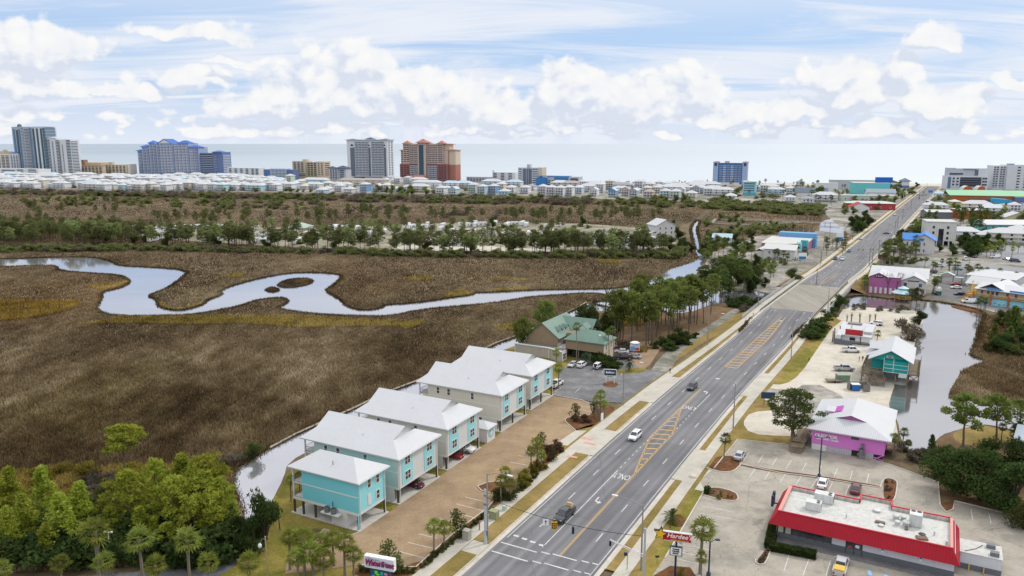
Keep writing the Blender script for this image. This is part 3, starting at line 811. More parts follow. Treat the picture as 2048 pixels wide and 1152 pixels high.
for pl,sm in(([(620,1090),(648,1060),(700,1073),(719,1066)],0),([(1106,791),(1184,805),(1187,830),(1150,834),(1129,838),(1132,846),(1151,862)],1),([(1110,889),(1080,892),(1052,897),(1053,904),(1066,910),(1084,914),(1086,928)],1),([(1060,952),(1040,962),(975,966),(955,974),(962,982),(996,992),(975,1018),(905,1070),(832,1136),(716,1132)],0),
 ([(1330,1118),(1409,982)],0),([(1409,982),(1430,975),(1470,985),(1478,998),(1470,1004),(1445,1002),(1408,992)],1),([(1428,938),(1475,880),(1640,898),(1700,907),(1784,932),(1876,966),(1880,1012),(1892,1026),(1906,1020),(1909,1003),(2048,1037),(2300,1095)],0),
 ([(1402,931),(1420,940),(1445,946),(1468,944),(1482,930)],1),([(1482,930),(1560,947),(1640,957),(1760,977)],0),([(1760,977),(1765,962),(1775,957),(1792,962),(1795,970),(1790,1000),(1780,1006),(1765,1002)],1),
 ([(1534,1092),(1544,1094),(1532,1128),(1520,1132),(1510,1126),(1512,1120)],1)):kerb_line(pl,smooth=sm)
for pl in([(1129,838),(1150,835),(1187,829),(1200,812),(1225,812),(1232,825),(1212,848),(1180,850),(1150,862),(1134,848)],[(1055,898),(1080,892),(1110,888),(1120,905),(1140,897),(1135,915),(1110,930),(1088,930),(1084,915),(1062,908)],
 [(955,976),(975,966),(1040,960),(1085,930),(1100,935),(1050,985),(1020,1000),(1010,1012),(985,1018),(996,992),(962,984)],[(832,1137),(905,1071),(975,1019),(985,1028),(900,1100),(850,1148),(780,1160),(700,1150),(716,1133)],
 [(1405,930),(1430,915),(1470,912),(1482,930),(1468,943),(1445,945),(1420,939)],[(1409,992),(1412,980),(1430,976),(1470,986),(1477,998),(1470,1003),(1445,1001)],
 [(1480,929),(1560,943),(1640,953),(1760,973),(1758,977),(1640,958),(1560,948),(1482,933)],[(1767,960),(1776,957),(1792,962),(1794,970),(1789,1000),(1780,1005),(1767,1000)],
 [(1536,1094),(1542,1095),(1531,1127),(1520,1131),(1512,1125)],[(1885,1006),(1908,1004),(1906,1018),(1893,1025),(1882,1014)],[(1210,1250),(1320,1132),(1400,1138),(1400,1250)],[(1325,1035),(1345,1028),(1376,1040),(1366,1056),(1335,1050)],
 [(1204,768),(1222,762),(1238,768),(1230,776),(1208,774)],[(1895,612),(1925,612),(1965,622),(1975,630),(1930,622)]):
 sheet("mulch_bed",pl,0.17,M_MULCH,1)
for pl in([(1150,862),(1180,850),(1212,848),(1240,820),(1262,808),(1258,812),(1222,842),(1190,838),(1180,862)],[(1110,930),(1135,915),(1120,890),(1140,893),(1142,902),(1110,940),(1075,945)],
 [(1085,932),(1096,946),(1030,1000),(1005,1012),(1020,998),(1050,984)],[(900,1102),(985,1030),(1010,1015),(1020,1020),(940,1090),(880,1152),(850,1150)]):
 sheet("bed_lawn",pl,0.135,M_LAWN,0)
sheet("lot_lawn",[(1225,745),(1260,735),(1295,738),(1290,745),(1250,748)],0.14,M_LAWN,1)
for a,c in(((1150,890),(1165,880)),):
 pass
for pl in([(1162,876),(1186,880),(1184,883),(1160,879)],[(1168,886),(1192,890),(1190,893),(1166,889)],[(1136,913),(1156,917),(1153,920),(1133,916)]):sheet("tactile_paving",pl,0.36,M_REDPAD)
def stripes(segs,w=0.12,z=0.126,m_=None,name="parking_marking"):
 b=MB()
 for(a,c)in segs:
  p,q=G(*a),G(*c);d=(q-p);d.normalize();n=Vector((-d.y,d.x,0))*w/2
  b.add([(p.x+n.x,p.y+n.y,z),(p.x-n.x,p.y-n.y,z),(q.x-n.x,q.y-n.y,z),(q.x+n.x,q.y+n.y,z)],[(0,1,2,3)])
 tag(b.build(name,m_ or M_WHITE),kind="structure")
stripes([((795,1103),(853,1119)),((816,1086),(866,1098)),((837,1069),(875,1078)),((857,1054),(890,1062)),((877,1038),(930,1051)),((896,1023),(950,1037)),((913,1009),(968,1023)),((930,995),(982,1008)),((1019,925),(1058,932)),((1035,912),(1070,918)),((1157,812),(1183,816)),((1160,820),(1186,825)),((1156,829),(1186,834))])
stripes([((1130,737),(1139,727)),((1149,737),(1157,724)),((1186,744),(1191,736)),((1204,747),(1209,736)),((1242,752),(1246,740)),((1110,784),(1122,776)),((1150,786),(1160,777)),((1228,680),(1234,688)),((1246,682),(1252,690)),((1280,688),(1288,697)),((1298,690),(1306,699)),((1315,692),(1323,699)),((1270,714),(1300,708))])
stripes([((1487,922),(1498,906)),((1516,927),(1526,911)),((1544,932),(1554,916)),((1572,938),(1583,921)),((1604,943),(1613,926)),((1636,948),(1643,932)),((1668,954),(1675,938)),((1700,960),(1705,942)),((1733,966),(1738,948)),
 ((1499,955),(1511,937)),((1529,960),(1540,943)),((1560,966),(1571,949)),((1591,972),(1602,954)),((1622,976),(1635,958)),((1657,982),(1665,966)),((1691,990),(1698,972)),
 ((1404,1013),(1464,1025)),((1398,1027),(1488,1044)),((1388,1040),(1446,1053)),((1380,1054),(1438,1068)),((1366,1090),(1424,1102)),((1360,1105),(1418,1118)),((1350,1118),(1400,1130)),
 ((1568,1142),(1580,1106)),((1606,1152),(1620,1113)),((1652,1152),(1661,1121)),((1942,1021),(1945,1040)),((1978,1030),(1982,1048)),((2015,1038),(2020,1055))])
stripes([((1738,1142),(1741,1152)),((1770,1150),(1775,1158))],0.5,0.127,M_BLUEPAINT,"blue_parking_marking")
#  marsh grass (nobody could count it)
def grass_mat(name,stops):
 m,nt=new_mat(name);N=NT(nt)
 g=N.n("ShaderNodeNewGeometry").outputs["Position"]
 mp=N.n("ShaderNodeMapping");mp.inputs["Rotation"].default_value=(0,0,rad(25));mp.inputs["Scale"].default_value=(1,.5,0.0)
 N.l(g,mp.inputs[0])
 a=N.noise(mp.outputs[0],0.022,5,0.62);c_=N.noise(mp.outputs[0],0.16,3,0.6);d_=N.noise(g,2.4,2,0.5)
 f=N.math("ADD",N.math("ADD",N.math("MULTIPLY",a,0.52),N.math("MULTIPLY",c_,0.28)),N.math("MULTIPLY",d_,0.20))
 c=N.ramp(N.mapr(f,0.36,0.64),stops)
 tint=N.noise(N.vmath("ADD",mp.outputs[0],(40,90,0)),0.011,3,0.55)
 c=N.mix(0.55,c,N.ramp(tint,[(0.32,(.90,.97,.68)),(0.44,(1,1,1)),(0.54,(1,1,1)),(0.64,(1.0,.80,.60))]),"MULTIPLY")
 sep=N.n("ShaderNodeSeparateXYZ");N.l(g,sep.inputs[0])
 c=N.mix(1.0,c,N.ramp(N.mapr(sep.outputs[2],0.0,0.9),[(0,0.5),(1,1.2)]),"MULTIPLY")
 dd=N.n("ShaderNodeBsdfDiffuse");N.l(c,dd.inputs[0]);tt=N.n("ShaderNodeBsdfTranslucent");N.l(c,tt.inputs[0])
 mx=N.n("ShaderNodeMixShader");mx.inputs[0].default_value=0.25
 N.l(dd.outputs[0],mx.inputs[1]);N.l(tt.outputs[0],mx.inputs[2])
 o=N.n("ShaderNodeOutputMaterial");N.l(mx.outputs[0],o.inputs[0])
 return m
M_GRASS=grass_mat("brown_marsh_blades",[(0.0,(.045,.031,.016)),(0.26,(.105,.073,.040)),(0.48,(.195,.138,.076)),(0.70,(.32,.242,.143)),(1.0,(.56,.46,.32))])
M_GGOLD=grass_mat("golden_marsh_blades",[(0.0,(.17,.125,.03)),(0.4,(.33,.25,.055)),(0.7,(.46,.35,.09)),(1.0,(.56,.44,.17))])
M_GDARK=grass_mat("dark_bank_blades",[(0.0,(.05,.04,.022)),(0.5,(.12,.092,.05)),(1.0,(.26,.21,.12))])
MARSH=[[(-420,376),(300,383),(640,390),(1000,392),(1420,412),(1390,440),(1350,458),(1130,447),(900,444),(640,454),(400,451),(200,450),(100,458),(-420,460)],
 [(-420,460),(100,458),(260,470),(400,485),(640,500),(900,505),(1120,506),(1180,500),(1345,500),(1392,490),(1405,525),(1300,575),(1222,592),(1222,600),(1170,605),(1155,617),(1117,635),(1044,670),(988,690),(915,730),(830,766),(764,791),(713,817),(643,848),(560,890),(533,901),(473,938),(466,968),(480,1000),(440,1070),(420,1125),(200,1138),(-420,1170)],
 [(1896,791),(1923,742),(1971,722),(1942,712),(1956,675),(1975,630),(2120,640),(2420,720),(2420,850),(2048,811),(1899,800)],[(1400,440),(1430,415),(1560,412),(1650,425),(1640,445),(1625,470),(1560,470),(1440,478),(1404,500),(1400,470)]]
GOLD=[[(-100,640),(-100,605),(0,600),(70,602),(160,602),(158,612),(110,628),(40,640),(0,642)],[(232,634),(350,633),(480,632),(620,633),(720,640),(850,645),(830,655),(720,654),(600,656),(480,648),(400,650),(250,648),(150,650),(220,640)],[(808,558),(835,553),(868,556),(862,562),(820,562)],[(975,559),(1010,556),(1060,559),(1050,562),(985,562)],
 [(165,572),(200,570),(250,562),(262,562),(240,574),(205,582)],[(322,606),(345,618),(375,617),(405,606),(405,610),(372,622),(345,624),(318,612)],[(885,590),(915,580),(946,584),(948,592),(895,597)],[(970,585),(1000,578),(1060,574),(1060,580),(985,588)],[(1190,520),(1240,521),(1245,528),(1200,527)],
 [(110,938),(200,940),(260,930),(330,935),(440,930),(460,945),(440,985),(300,970),(220,1000),(140,1010),(60,990),(0,970),(0,950)],[(800,652),(850,640),(848,650),(810,660)],[(450,548),(490,548),(485,556),(455,555)],[(985,652),(1040,650),(1040,660),(1000,664)],[(1225,622),(1300,624),(1290,652),(1230,655)],[(1240,690),(1300,696),(1290,706),(1240,704)]]
def blades(name,polys,dens,m_,h0,h1,excl=(),wpx=1.0,seed=1,kind="stuff",label=None,cat=None):
 r=np.random.default_rng(seed);out=[]
 for pl in polys:
  a=np.array(pl);x0,y0=a.min(0);x1,y1=a.max(0)
  n=int((x1-x0)*(y1-y0)*dens)
  p=np.stack([r.uniform(x0,x1,n),r.uniform(y0,y1,n)],1)
  k=inpoly(p,pl)
  for e in excl:k&=~inpoly(p,e)
  out.append(p[k])
 p=np.concatenate(out)
 xx=(p[:,0]-1024)/FPX;u=(576-p[:,1])/FPX
 t=CAMH/(SP-u*CP)
 X,Yw=xx*t,(CP+u*SP)*t
 n=len(p);dist=t
 h=r.uniform(h0,h1,n);w=np.maximum(0.12,wpx*dist/FPX)*r.uniform(0.7,1.6,n)
 an=r.uniform(0,math.pi*2,n);ca,sa=np.cos(an)*w,np.sin(an)*w
 lx,ly=r.normal(0,0.35,n)*h,r.normal(0,0.35,n)*h
 V=np.zeros((n,3,3))
 V[:,0]=np.stack([X-ca,Yw-sa,np.full(n,0.0)],1)
 V[:,1]=np.stack([X+ca,Yw+sa,np.full(n,0.0)],1)
 V[:,2]=np.stack([X+lx,Yw+ly,h],1)
 o=tri_mesh(name,V.reshape(-1,3),m_)
 return tag(o,label,cat,kind=kind)
EXC=[CREEKS,PONDS,CANALS]
RVP=[(205,458),(270,452),(420,453),(640,456),(820,450),(900,446),(1130,446),(1240,452),(1350,462),(1360,480),(1340,497),(1180,497),(1110,503),(1000,500),(900,503),(785,502),(640,498),(500,488),(400,484),(280,472)]
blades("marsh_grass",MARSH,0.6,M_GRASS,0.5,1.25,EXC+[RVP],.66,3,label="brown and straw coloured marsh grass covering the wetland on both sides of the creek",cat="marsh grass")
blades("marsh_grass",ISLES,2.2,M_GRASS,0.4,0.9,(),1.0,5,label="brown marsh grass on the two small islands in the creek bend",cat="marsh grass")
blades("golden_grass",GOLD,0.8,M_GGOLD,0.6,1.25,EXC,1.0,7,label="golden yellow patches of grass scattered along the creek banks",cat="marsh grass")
def bank_reeds():
 r=np.random.default_rng(9);P=[]
 for poly in(CREEKS,PONDS[:26],CANALS[:38]):
  for i in range(len(poly)-(0 if poly is CREEKS else 1)):
   a,c=G(*poly[i]),G(*poly[(i+1)%len(poly)])
   if a.x>60 and poly is CREEKS and a.y<480:continue
   L=(c-a).length;k=int(min(L*22,900))
   for _ in range(k):
    f=r.random();q=a.lerp(c,f);P.append((q.x+r.normal(0,0.5),q.y+r.normal(0,0.5)))
 for poly in ISLES:
  pl=smooth_poly(poly,1)
  for i in range(len(pl)):
   a,c=G(*pl[i]),G(*pl[(i+1)%len(pl)])
   for _ in range(int((c-a).length*14)):
    q=a.lerp(c,r.random());P.append((q.x+r.normal(0,.4),q.y+r.normal(0,.4)))
 P=np.array(P);n=len(P);h=r.uniform(0.3,0.9,n)*np.clip(P[:,1]/260,.5,1.0);w=r.uniform(0.05,0.13,n)*np.maximum(.8,P[:,1]/170)
 an=r.uniform(0,6.28,n)
 V=np.zeros((n,3,3))
 V[:,0]=np.stack([P[:,0]-np.cos(an)*w,P[:,1]-np.sin(an)*w,np.zeros(n)],1)
 V[:,1]=np.stack([P[:,0]+np.cos(an)*w,P[:,1]+np.sin(an)*w,np.zeros(n)],1)
 V[:,2]=np.stack([P[:,0]+r.normal(0,.3,n),P[:,1]+r.normal(0,.3,n),h],1)
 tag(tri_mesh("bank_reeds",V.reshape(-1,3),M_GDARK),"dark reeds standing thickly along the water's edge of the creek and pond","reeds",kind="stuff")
bank_reeds()
# ==== BUILDINGS NEAR THE ROAD
m_tqlap=mat("turquoise_lap_siding",(.19,.60,.68),.7,.05,.3,pattern="lap",period=.22,depth=.4,rnd=.0)
m_tqbat=mat("turquoise_batten_siding",(.27,.66,.71),.7,.05,.3,pattern="batten",period=.45,depth=.4)
m_aqlap=mat("pale_aqua_lap_siding",(.44,.60,.58),.7,.05,.3,pattern="lap",period=.22,depth=.4)
m_crlap=mat("cream_lap_siding",(.62,.59,.52),.7,.05,.3,pattern="lap",period=.22,depth=.4)
m_whbat=mat("white_batten_siding",(.62,.62,.61),.7,.04,.3,pattern="batten",period=.45,depth=.3)
m_white=mat("white_trim_paint",(.66,.66,.65),.6,.05,.5)
m_whitew=mat("weathered_white_wall",(.66,.67,.68),.7,.07,.4,dirt=.15)
m_roofw=mat("white_standing_seam_metal",(.52,.53,.555),.5,.05,.18,spec=.35,pattern="seam",period=.42,depth=.5,dirt=.05)
m_soffit=mat("white_soffit",(.62,.62,.60),.8,.05)
m_post=mat("dark_timber_post",(.075,.06,.048),.8,.3,1.2)
m_timber=mat("weathered_deck_timber",(.23,.175,.125),.85,.3,1.5)
m_slab=mat("carport_slab",(.50,.48,.44),.85,.12,.4,world=True,dirt=.2)
m_rail=mat("black_metal_rail",(.035,.035,.038),.5,.2)
m_frame=mat("white_window_frame",(.72,.72,.70),.5,.03)
m_dframe=mat("bronze_window_frame",(.055,.055,.055),.5,.1)
m_glass=glass_mat("dark_window_glass")
m_glassb=glass_mat("blue_window_glass",(.05,.085,.12))
m_dark=mat("shaded_recess",(.035,.036,.038),.9,.2)  # near-black fill painting the shade below raised floors
m_acgrey=mat("grey_condenser_metal",(.16,.17,.18),.5,.2,3)
m_acw=mat("pale_rooftop_unit_metal",(.60,.61,.60),.5,.1,1.2,dirt=.2)
m_fan=mat("dark_fan_grille",(.045,.05,.06),.5,.3,4)
m_greenroof=mat("green_metal_roof",(.145,.235,.195),.5,.12,.3,pattern="seam",period=.5,depth=.5,dirt=.1)
m_tan=mat("tan_lap_siding",(.29,.215,.135),.75,.08,.4,pattern="lap",period=.2,depth=.4)
m_grayshed=mat("grey_fence_boards",(.40,.36,.31),.8,.1,.6,pattern="batten",period=.3,depth=.5,dirt=.2)
m_red=mat("red_ribbed_mansard_metal",(.35,.006,.020),.5,.10,.4,spec=.2,pattern="seam",period=.45,depth=.9,dirt=.06)
m_redtrim=mat("red_parapet_cap",(.52,.028,.045),.5,.08,.5)
m_redlight=mat("sunfaded_salmon_trim",(.66,.28,.24),.6,.1,.5)
m_blockw=mat("painted_white_block",(.58,.60,.64),.8,.05,.5,dirt=.1)
m_blockg=mat("dark_grey_base_paint",(.13,.14,.155),.8,.08,.5)
m_memb=mat("white_roof_membrane",(.53,.53,.51),.8,.07,.25,dirt=.32)
m_parapet=mat("stained_parapet_block",(.50,.47,.43),.85,.15,.5,dirt=.6)
m_hedge=foliage("clipped_hedge_leaves",(.018,.035,.012),(.05,.08,.025),.1,2.0)
m_pink=mat("orchid_pink_siding",(.66,.21,.60),.7,.05,.4,pattern="lap",period=.25,depth=.3)
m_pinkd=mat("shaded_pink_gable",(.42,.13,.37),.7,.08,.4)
m_lattice=mat("pale_lattice",(.50,.46,.55),.8,.15,1.5,pattern="rib",period=.35)
m_teal=mat("teal_painted_siding",(.008,.33,.31),.6,.08,.4,pattern="lap",period=.25,depth=.3)
m_hotpink=mat("orchid_stucco_wall",(.42,.14,.33),.8,.10,.3,dirt=.12)
m_yellow=mat("yellow_painted_timber",(.66,.42,.07),.7,.12,.8)
m_aqroof=mat("aqua_metal_roof",(.40,.60,.65),.5,.08,.4,pattern="seam",period=.4)
m_mural=mat("pale_blue_mural_wall",(.22,.55,.66),.8,.18,.35,dirt=.1,col2=(.30,.62,.72))
m_cream=mat("cream_painted_wall",(.60,.51,.38),.75,.07,.5)
m_blueroof=mat("bright_blue_metal_roof",(.035,.20,.60),.5,.10,.3,pattern="seam",period=.45)
m_navy=mat("navy_sign_paint",(.02,.055,.10),.5,.1)
m_greyroof=mat("grey_shingle_roof",(.20,.20,.21),.85,.15,.6)
m_stucco=mat("white_stucco",(.60,.59,.57),.85,.06,.4,dirt=.2)
m_orange=mat("orange_red_paint",(.46,.115,.04),.7,.12,.4,dirt=.1)
m_gold=mat("gold_star_plastic",(.80,.50,.015),.4,.05)
m_signred=mat("red_sign_face",(.44,.010,.028),.35,.05)
m_signw=mat("white_sign_face",(.80,.80,.80),.4,.03)
m_black=mat("black_sign_paint",(.014,.014,.016),.5,.1)
m_steelblue=mat("dark_blue_steel_pole",(.02,.045,.085),.4,.1)
m_magenta=mat("magenta_script_paint",(.42,.05,.22),.5,.15)
def bld(name,label,cat,t,s,z=0.0,rz=RZ,group=None):
 return thing(name,label,cat,TW(t,s,z),rz,group)
def wrect(face,pos,u0,u1,z0,z1,off):
 """corners of a rectangle on a wall; face says which way the wall looks"""
 k=pos+off if face[0]=="+" else pos-off
 if face=="+x":return[(k,u0,z0),(k,u1,z0),(k,u1,z1),(k,u0,z1)]
 if face=="-x":return[(k,u1,z0),(k,u0,z0),(k,u0,z1),(k,u1,z1)]
 if face=="-y":return[(u0,k,z0),(u1,k,z0),(u1,k,z1),(u0,k,z1)]
 return[(u1,k,z0),(u0,k,z0),(u0,k,z1),(u1,k,z1)]
def wbox(b,face,pos,u0,u1,z0,z1,o0,o1,m=0):
 if face=="+x":b.box(pos+o0,u0,z0,pos+o1,u1,z1,m)
 elif face=="-x":b.box(pos-o1,u0,z0,pos-o0,u1,z1,m)
 elif face=="+y":b.box(u0,pos+o0,z0,u1,pos+o1,z1,m)
 else:b.box(u0,pos-o1,z0,u1,pos-o0,z1,m)
def window(root,face,pos,u,z,w,h,n=1,fm=None,gm=None,sash=True,label=None,name="window"):
 """u = middle along the wall, z = sill"""
 f=MB();e=0.10;u0,u1=u-w/2,u+w/2
 wbox(f,face,pos,u0-e,u1+e,z-e,z,0.0,0.07);wbox(f,face,pos,u0-e,u1+e,z+h,z+h+e,0.0,0.07)
 for k in range(n+1):
  uu=u0+(u1-u0)*k/n
  wbox(f,face,pos,uu-(e if k==0 else e/2),uu+(e if k==n else e/2),z,z+h,0.0,0.065)
 if sash:wbox(f,face,pos,u0,u1,z+h/2-.04,z+h/2+.04,0.0,0.05)
 o=f.build(name,fm or m_frame,root)
 g=MB();g.poly(wrect(face,pos,u0,u1,z,z+h,0.02));g.build("pane",gm or m_glass,o)
 if label:o["label"]=label
 return o
def hip(b,x0,x1,y0,y1,z,h,m=0,axis="x",ins=None,fascia=0.22):
 w=(y1-y0)/2 if axis=="x" else(x1-x0)/2
 i=w if ins is None else ins
 if axis=="x":A,B=(x0+i,(y0+y1)/2,z+h),(x1-i,(y0+y1)/2,z+h)
 else:A,B=((x0+x1)/2,y0+i,z+h),((x0+x1)/2,y1-i,z+h)
 c=[(x0,y0,z),(x1,y0,z),(x1,y1,z),(x0,y1,z)]
 if(Vector(A)-Vector(B)).length<0.05:
  for k in range(4):b.poly([c[k],c[(k+1)%4],A],m)
 elif axis=="x":
  b.poly([c[0],c[1],B,A],m);b.poly([c[1],c[2],B],m);b.poly([c[2],c[3],A,B],m);b.poly([c[3],c[0],A],m)
 else:
  b.poly([c[0],c[1],A],m);b.poly([c[1],c[2],B,A],m);b.poly([c[2],c[3],B],m);b.poly([c[3],c[0],A,B],m)
 b.box(x0,y0,z-fascia,x1,y1,z-0.004,m)
def gable(b,x0,x1,y0,y1,z,h,m=0,axis="x",th=0.16):
 """two sloped slabs, ridge along axis"""
 if axis=="x":
  yc=(y0+y1)/2
  for ya,yb in((y0,yc),(y1,yc)):
   P=[(x0,ya,z),(x1,ya,z),(x1,yb,z+h),(x0,yb,z+h)]
   if ya>yb:P=P[::-1]
   Q=[(p[0],p[1],p[2]-th)for p in P]
   b.add(P+Q,[(0,1,2,3),(7,6,5,4)]+[(i+4,(i+1)%4+4,(i+1)%4,i)for i in range(4)],m)
 else:
  xc=(x0+x1)/2
  for xa,xb in((x0,xc),(x1,xc)):
   P=[(xa,y1,z),(xa,y0,z),(xb,y0,z+h),(xb,y1,z+h)]
   if xa>xb:P=P[::-1]
   Q=[(p[0],p[1],p[2]-th)for p in P]
   b.add(P+Q,[(0,1,2,3),(7,6,5,4)]+[(i+4,(i+1)%4+4,(i+1)%4,i)for i in range(4)],m)
def gable_tri(b,face,pos,u0,u1,z,h,m=0):
 r=wrect(face,pos,u0,u1,z,z,0.0)
 a,c=r[0],r[1]
 b.poly([a,c,((a[0]+c[0])/2,(a[1]+c[1])/2,z+h)],m)
def dutch(b,x0,x1,y0,y1,z,h,kr,kf,m=0,mg=1):
 """hip at both ends with small gables above; kf/kr = height share of the front and rear hip"""
 yc=(y0+y1)/2;w=(y1-y0)/2
 xf,xr=x1-kf*w,x0+kr*w*0.55
 F0,F1=(xf,y0+kf*w,z+kf*h),(xf,y1-kf*w,z+kf*h)
 R0,R1=(xr,y0+kr*w,z+kr*h),(xr,y1-kr*w,z+kr*h)
 A,B=(xr-0.3,yc,z+h),(xf+0.3,yc,z+h)
 b.poly([(x0,y0,z),(x1,y0,z),F0,B,A,R0],m);b.poly([(x1,y1,z),(x0,y1,z),R1,A,B,F1],m)
 b.poly([(x1,y0,z),(x1,y1,z),F1,F0],m);b.poly([(x0,y1,z),(x0,y0,z),R0,R1],m)
 b.poly([(xf-.25,F0[1],F0[2]-.02),(xf-.25,F1[1],F1[2]-.02),(xf-.25,yc,z+h-.12)],mg)
 b.poly([F0,(xf-.25,F0[1],F0[2]-.02),(xf-.25,yc,z+h-.12),B],mg);b.poly([(xf-.25,F1[1],F1[2]-.02),F1,B,(xf-.25,yc,z+h-.12)],mg)
 b.poly([F1,F0,(xf-.25,F0[1],F0[2]-.02),(xf-.25,F1[1],F1[2]-.02)],m)
 b.poly([R1,R0,A],mg)
 b.box(x0,y0,z-.24,x1,y1,z-.004,m)
def railing(b,pts,z,h=1.0,m=0,n_bal=5.0,r=0.035,bal=True):
 for a,c in zip(pts[:-1],pts[1:]):
  L=math.hypot(c[0]-a[0],c[1]-a[1])
  za,zc=(a[2],c[2])if len(a)>2 else(z,z)
  b.tube((a[0],a[1],za+h),(c[0],c[1],zc+h),r*1.3,n=4,m=m);b.tube((a[0],a[1],za+.12),(c[0],c[1],zc+.12),r,n=4,m=m)
  if bal:
   k=max(1,int(L*n_bal/2))
   for i in range(k+1):
    f=i/k;x,y,zz=a[0]+(c[0]-a[0])*f,a[1]+(c[1]-a[1])*f,za+(zc-za)*f
    b.tube((x,y,zz),(x,y,zz+h),r*.7,n=4,m=m,caps=False)
  b.tube((a[0],a[1],za),(a[0],a[1],za+h+.05),r*1.8,n=4,m=m)
def ac_unit(root,x,y,z,s=0.8,name="condenser"):
 b=MB();b.prism([(x+s/2*math.cos(a*.7854+.39),y+s/2*math.sin(a*.7854+.39))for a in range(8)],z,z+s*1.05)
 o=b.build(name,m_acgrey,root)
 f=MB();f.lathe([(0.0,z+s*1.05+.012),(s*.36,z+s*1.05+.012)],12,0,x,y);f.build("fan",m_fan,o)
#  the five raised beach condos
def condo(idx,t,s,D,Wd,side_m,label,kind,rz):
 root=thing("stilt_house",label,"stilt house",TW(t,s),rz,"raised condos along the paver lot")
 z0,z1=2.75,8.85
 b=MB();b.box(-D-.4,-.35,0.02,.45,Wd+.35,.2);b.build("carport_slab",m_slab,root)
 xr=-D+(2.6 if kind else 2.3)
 b=MB();b.box(xr,0,z0+.45,0,Wd,z1)
 w=b.build("wall",[side_m],root)
 f=MB();f.poly(wrect("+x",0,0,Wd,z0+.45,z1,.02));f.build("front_wall",m_whbat if kind else m_tqbat,w)
 b=MB();b.box(-D,-.03,z0,.05,Wd+.03,z0+.45);b.build("floor_beam",m_white,root)
 xs=[0-.15,-D*.23,-D*.45,-D*.66,-D*.85,-D+.15]
 for x in xs:
  for y in((.15,Wd-.15)if Wd<10 else(.15,Wd/2,Wd-.15)):
   if not kind and y<1 and-D*.5<x<-D*.1:continue
   p=MB();p.box(x-.15,y-.15,.2,x+.15,y+.15,z0);p.build("post",m_post if x>-D*.9 or True else m_white,root)
 st=MB()
 if kind:st.box(-D*.62,Wd*.55,.2,-D*.30,Wd-.5,z0);
 else:st.box(-6.1,.06,.2,-2.6,3.2,z0);
 st.build("storage_room",m_whbat,root)
 if kind:
  st=MB();st.box(-5.0,.04,.2,-.9,.12,z0);st.build("screen_wall",m_white if idx!=3 else m_crlap,root)
 for z,nm in((z0+.45,"porch"),(z0+3.4,"porch")):
  p=MB();p.box(-D,.02,z-.22,xr-.01,Wd-.02,z-.01)
  po=p.build("porch_floor",m_white,root)
  r=MB();railing(r,[(xr,.06),(-D+.06,.06),(-D+.06,Wd-.06),(xr,Wd-.06)],z,1.05,n_bal=8,r=.03);r.build("railing",m_rail,po)
 for y in(.14,Wd/2,Wd-.14):
  p=MB();p.box(-D+.02,y-.12,z0+.45,-D+.28,y+.12,z1);p.build("porch_post",m_white,root)
 rf=MB()
 if kind:dutch(rf,-D-.55,.65,-.6,Wd+.6,z1+.22,3.5,.42,.52)
 else:hip(rf,-D-.6,.65,-.6,Wd+.6,z1+.22,2.3)
 ro=rf.build("roof",[m_roofw,m_soffit],root)
 tb=MB()
 for zb in(z0+3.25,):wbox(tb,"-y",0,xr,-.02,zb,zb+.2,.0,.04)
 tb.build("trim_band",m_white,w)
 g_=MB();g_.box(.66,-.58,z1-.02,.78,Wd+.58,z1+.14);
 for y in(.35,Wd-.35):g_.box(.12,y-.06,.3,.24,y+.06,z1-.0)
 g_.build("gutter",m_white,ro)
 v=MB();v.tube((-D*.45,Wd*.22,z1+1.2),(-D*.45,Wd*.22,z1+2.1),.07,n=6,m=0);v.build("vent_pipe",m_acgrey,ro)
 if kind:
  for y0,y1 in((Wd*.10,Wd*.355),(Wd*.645,Wd*.90)):
   p=MB();p.box(.03,y0,z0+.5,.10,y1,z1-.05);st_=p.build("accent_strip",m_tqbat,w)
   for zz in(z0+1.15,z0+4.15):window(root,"+x",.10,(y0+y1)/2,zz,1.75,1.65,2)
  for xx,zz in((-D*.86+2.4,z0+4.1),(-D*.62,z0+4.1),(-D*.33,z0+4.1)):window(root,"-y",0,xx,zz,.85,1.5,1,m_frame)
 else:
  window(root,"+x",.03,3.1,z0+4.1,.9,1.55,1);window(root,"+x",.03,5.5,z0+4.1,.9,1.55,1);window(root,"+x",.03,5.5,z0+1.1,.9,1.55,1)
  p=MB();p.box(.03,2.65,z0+.9,.10,3.55,z0+2.9);p.build("panel",m_white,root)
  p=MB();p.box(-7.6,-1.15,z0-.55,-3.6,-.04,z0-.40);pl=p.build("condenser_shelf",m_white,root)
  for xx in(-6.5,-5.0):ac_unit(pl,xx,-.62,z0-.40,.95)
  p=MB();p.tube((-5.6,-.06,z0-.2),(-5.6,-.06,z0+1.5),.06,n=5);p.build("conduit",m_rail,root)
  p=MB();p.box(-.14,-.03,.2,.06,.16,z0);p.build("corner_board",m_tqbat,root)
 return root
CRZ=rad(-27.8)
condo(1,-83.6,96.2,14.9,7.7,m_tqlap,"small turquoise house on stilts with a plain hipped white roof, nearest the camera",False,CRZ)
condo(2,-83.9,107.8,22.6,13.3,m_aqlap,"pale aqua stilt house beside the small turquoise one, two turquoise strips on its front",True,CRZ)
condo(3,-84.6,124.9,22.6,13.2,m_crlap,"cream stilt house just before the little emblem shed, red vehicle parked under it",True,CRZ)
condo(4,-85.6,148.8,22.6,12.9,m_crlap,"cream stilt house just beyond the little shed, three small windows in its long side wall",True,CRZ)
condo(5,-86.6,165.6,22.6,13.2,m_crlap,"farthest stilt house of the row, beside the asphalt lot with the navy sign",True,CRZ)
root=bld("utility_shed","small white shed with a turquoise oval emblem on its front between two stilt houses","shed",-84.6,141.2,rz=CRZ)
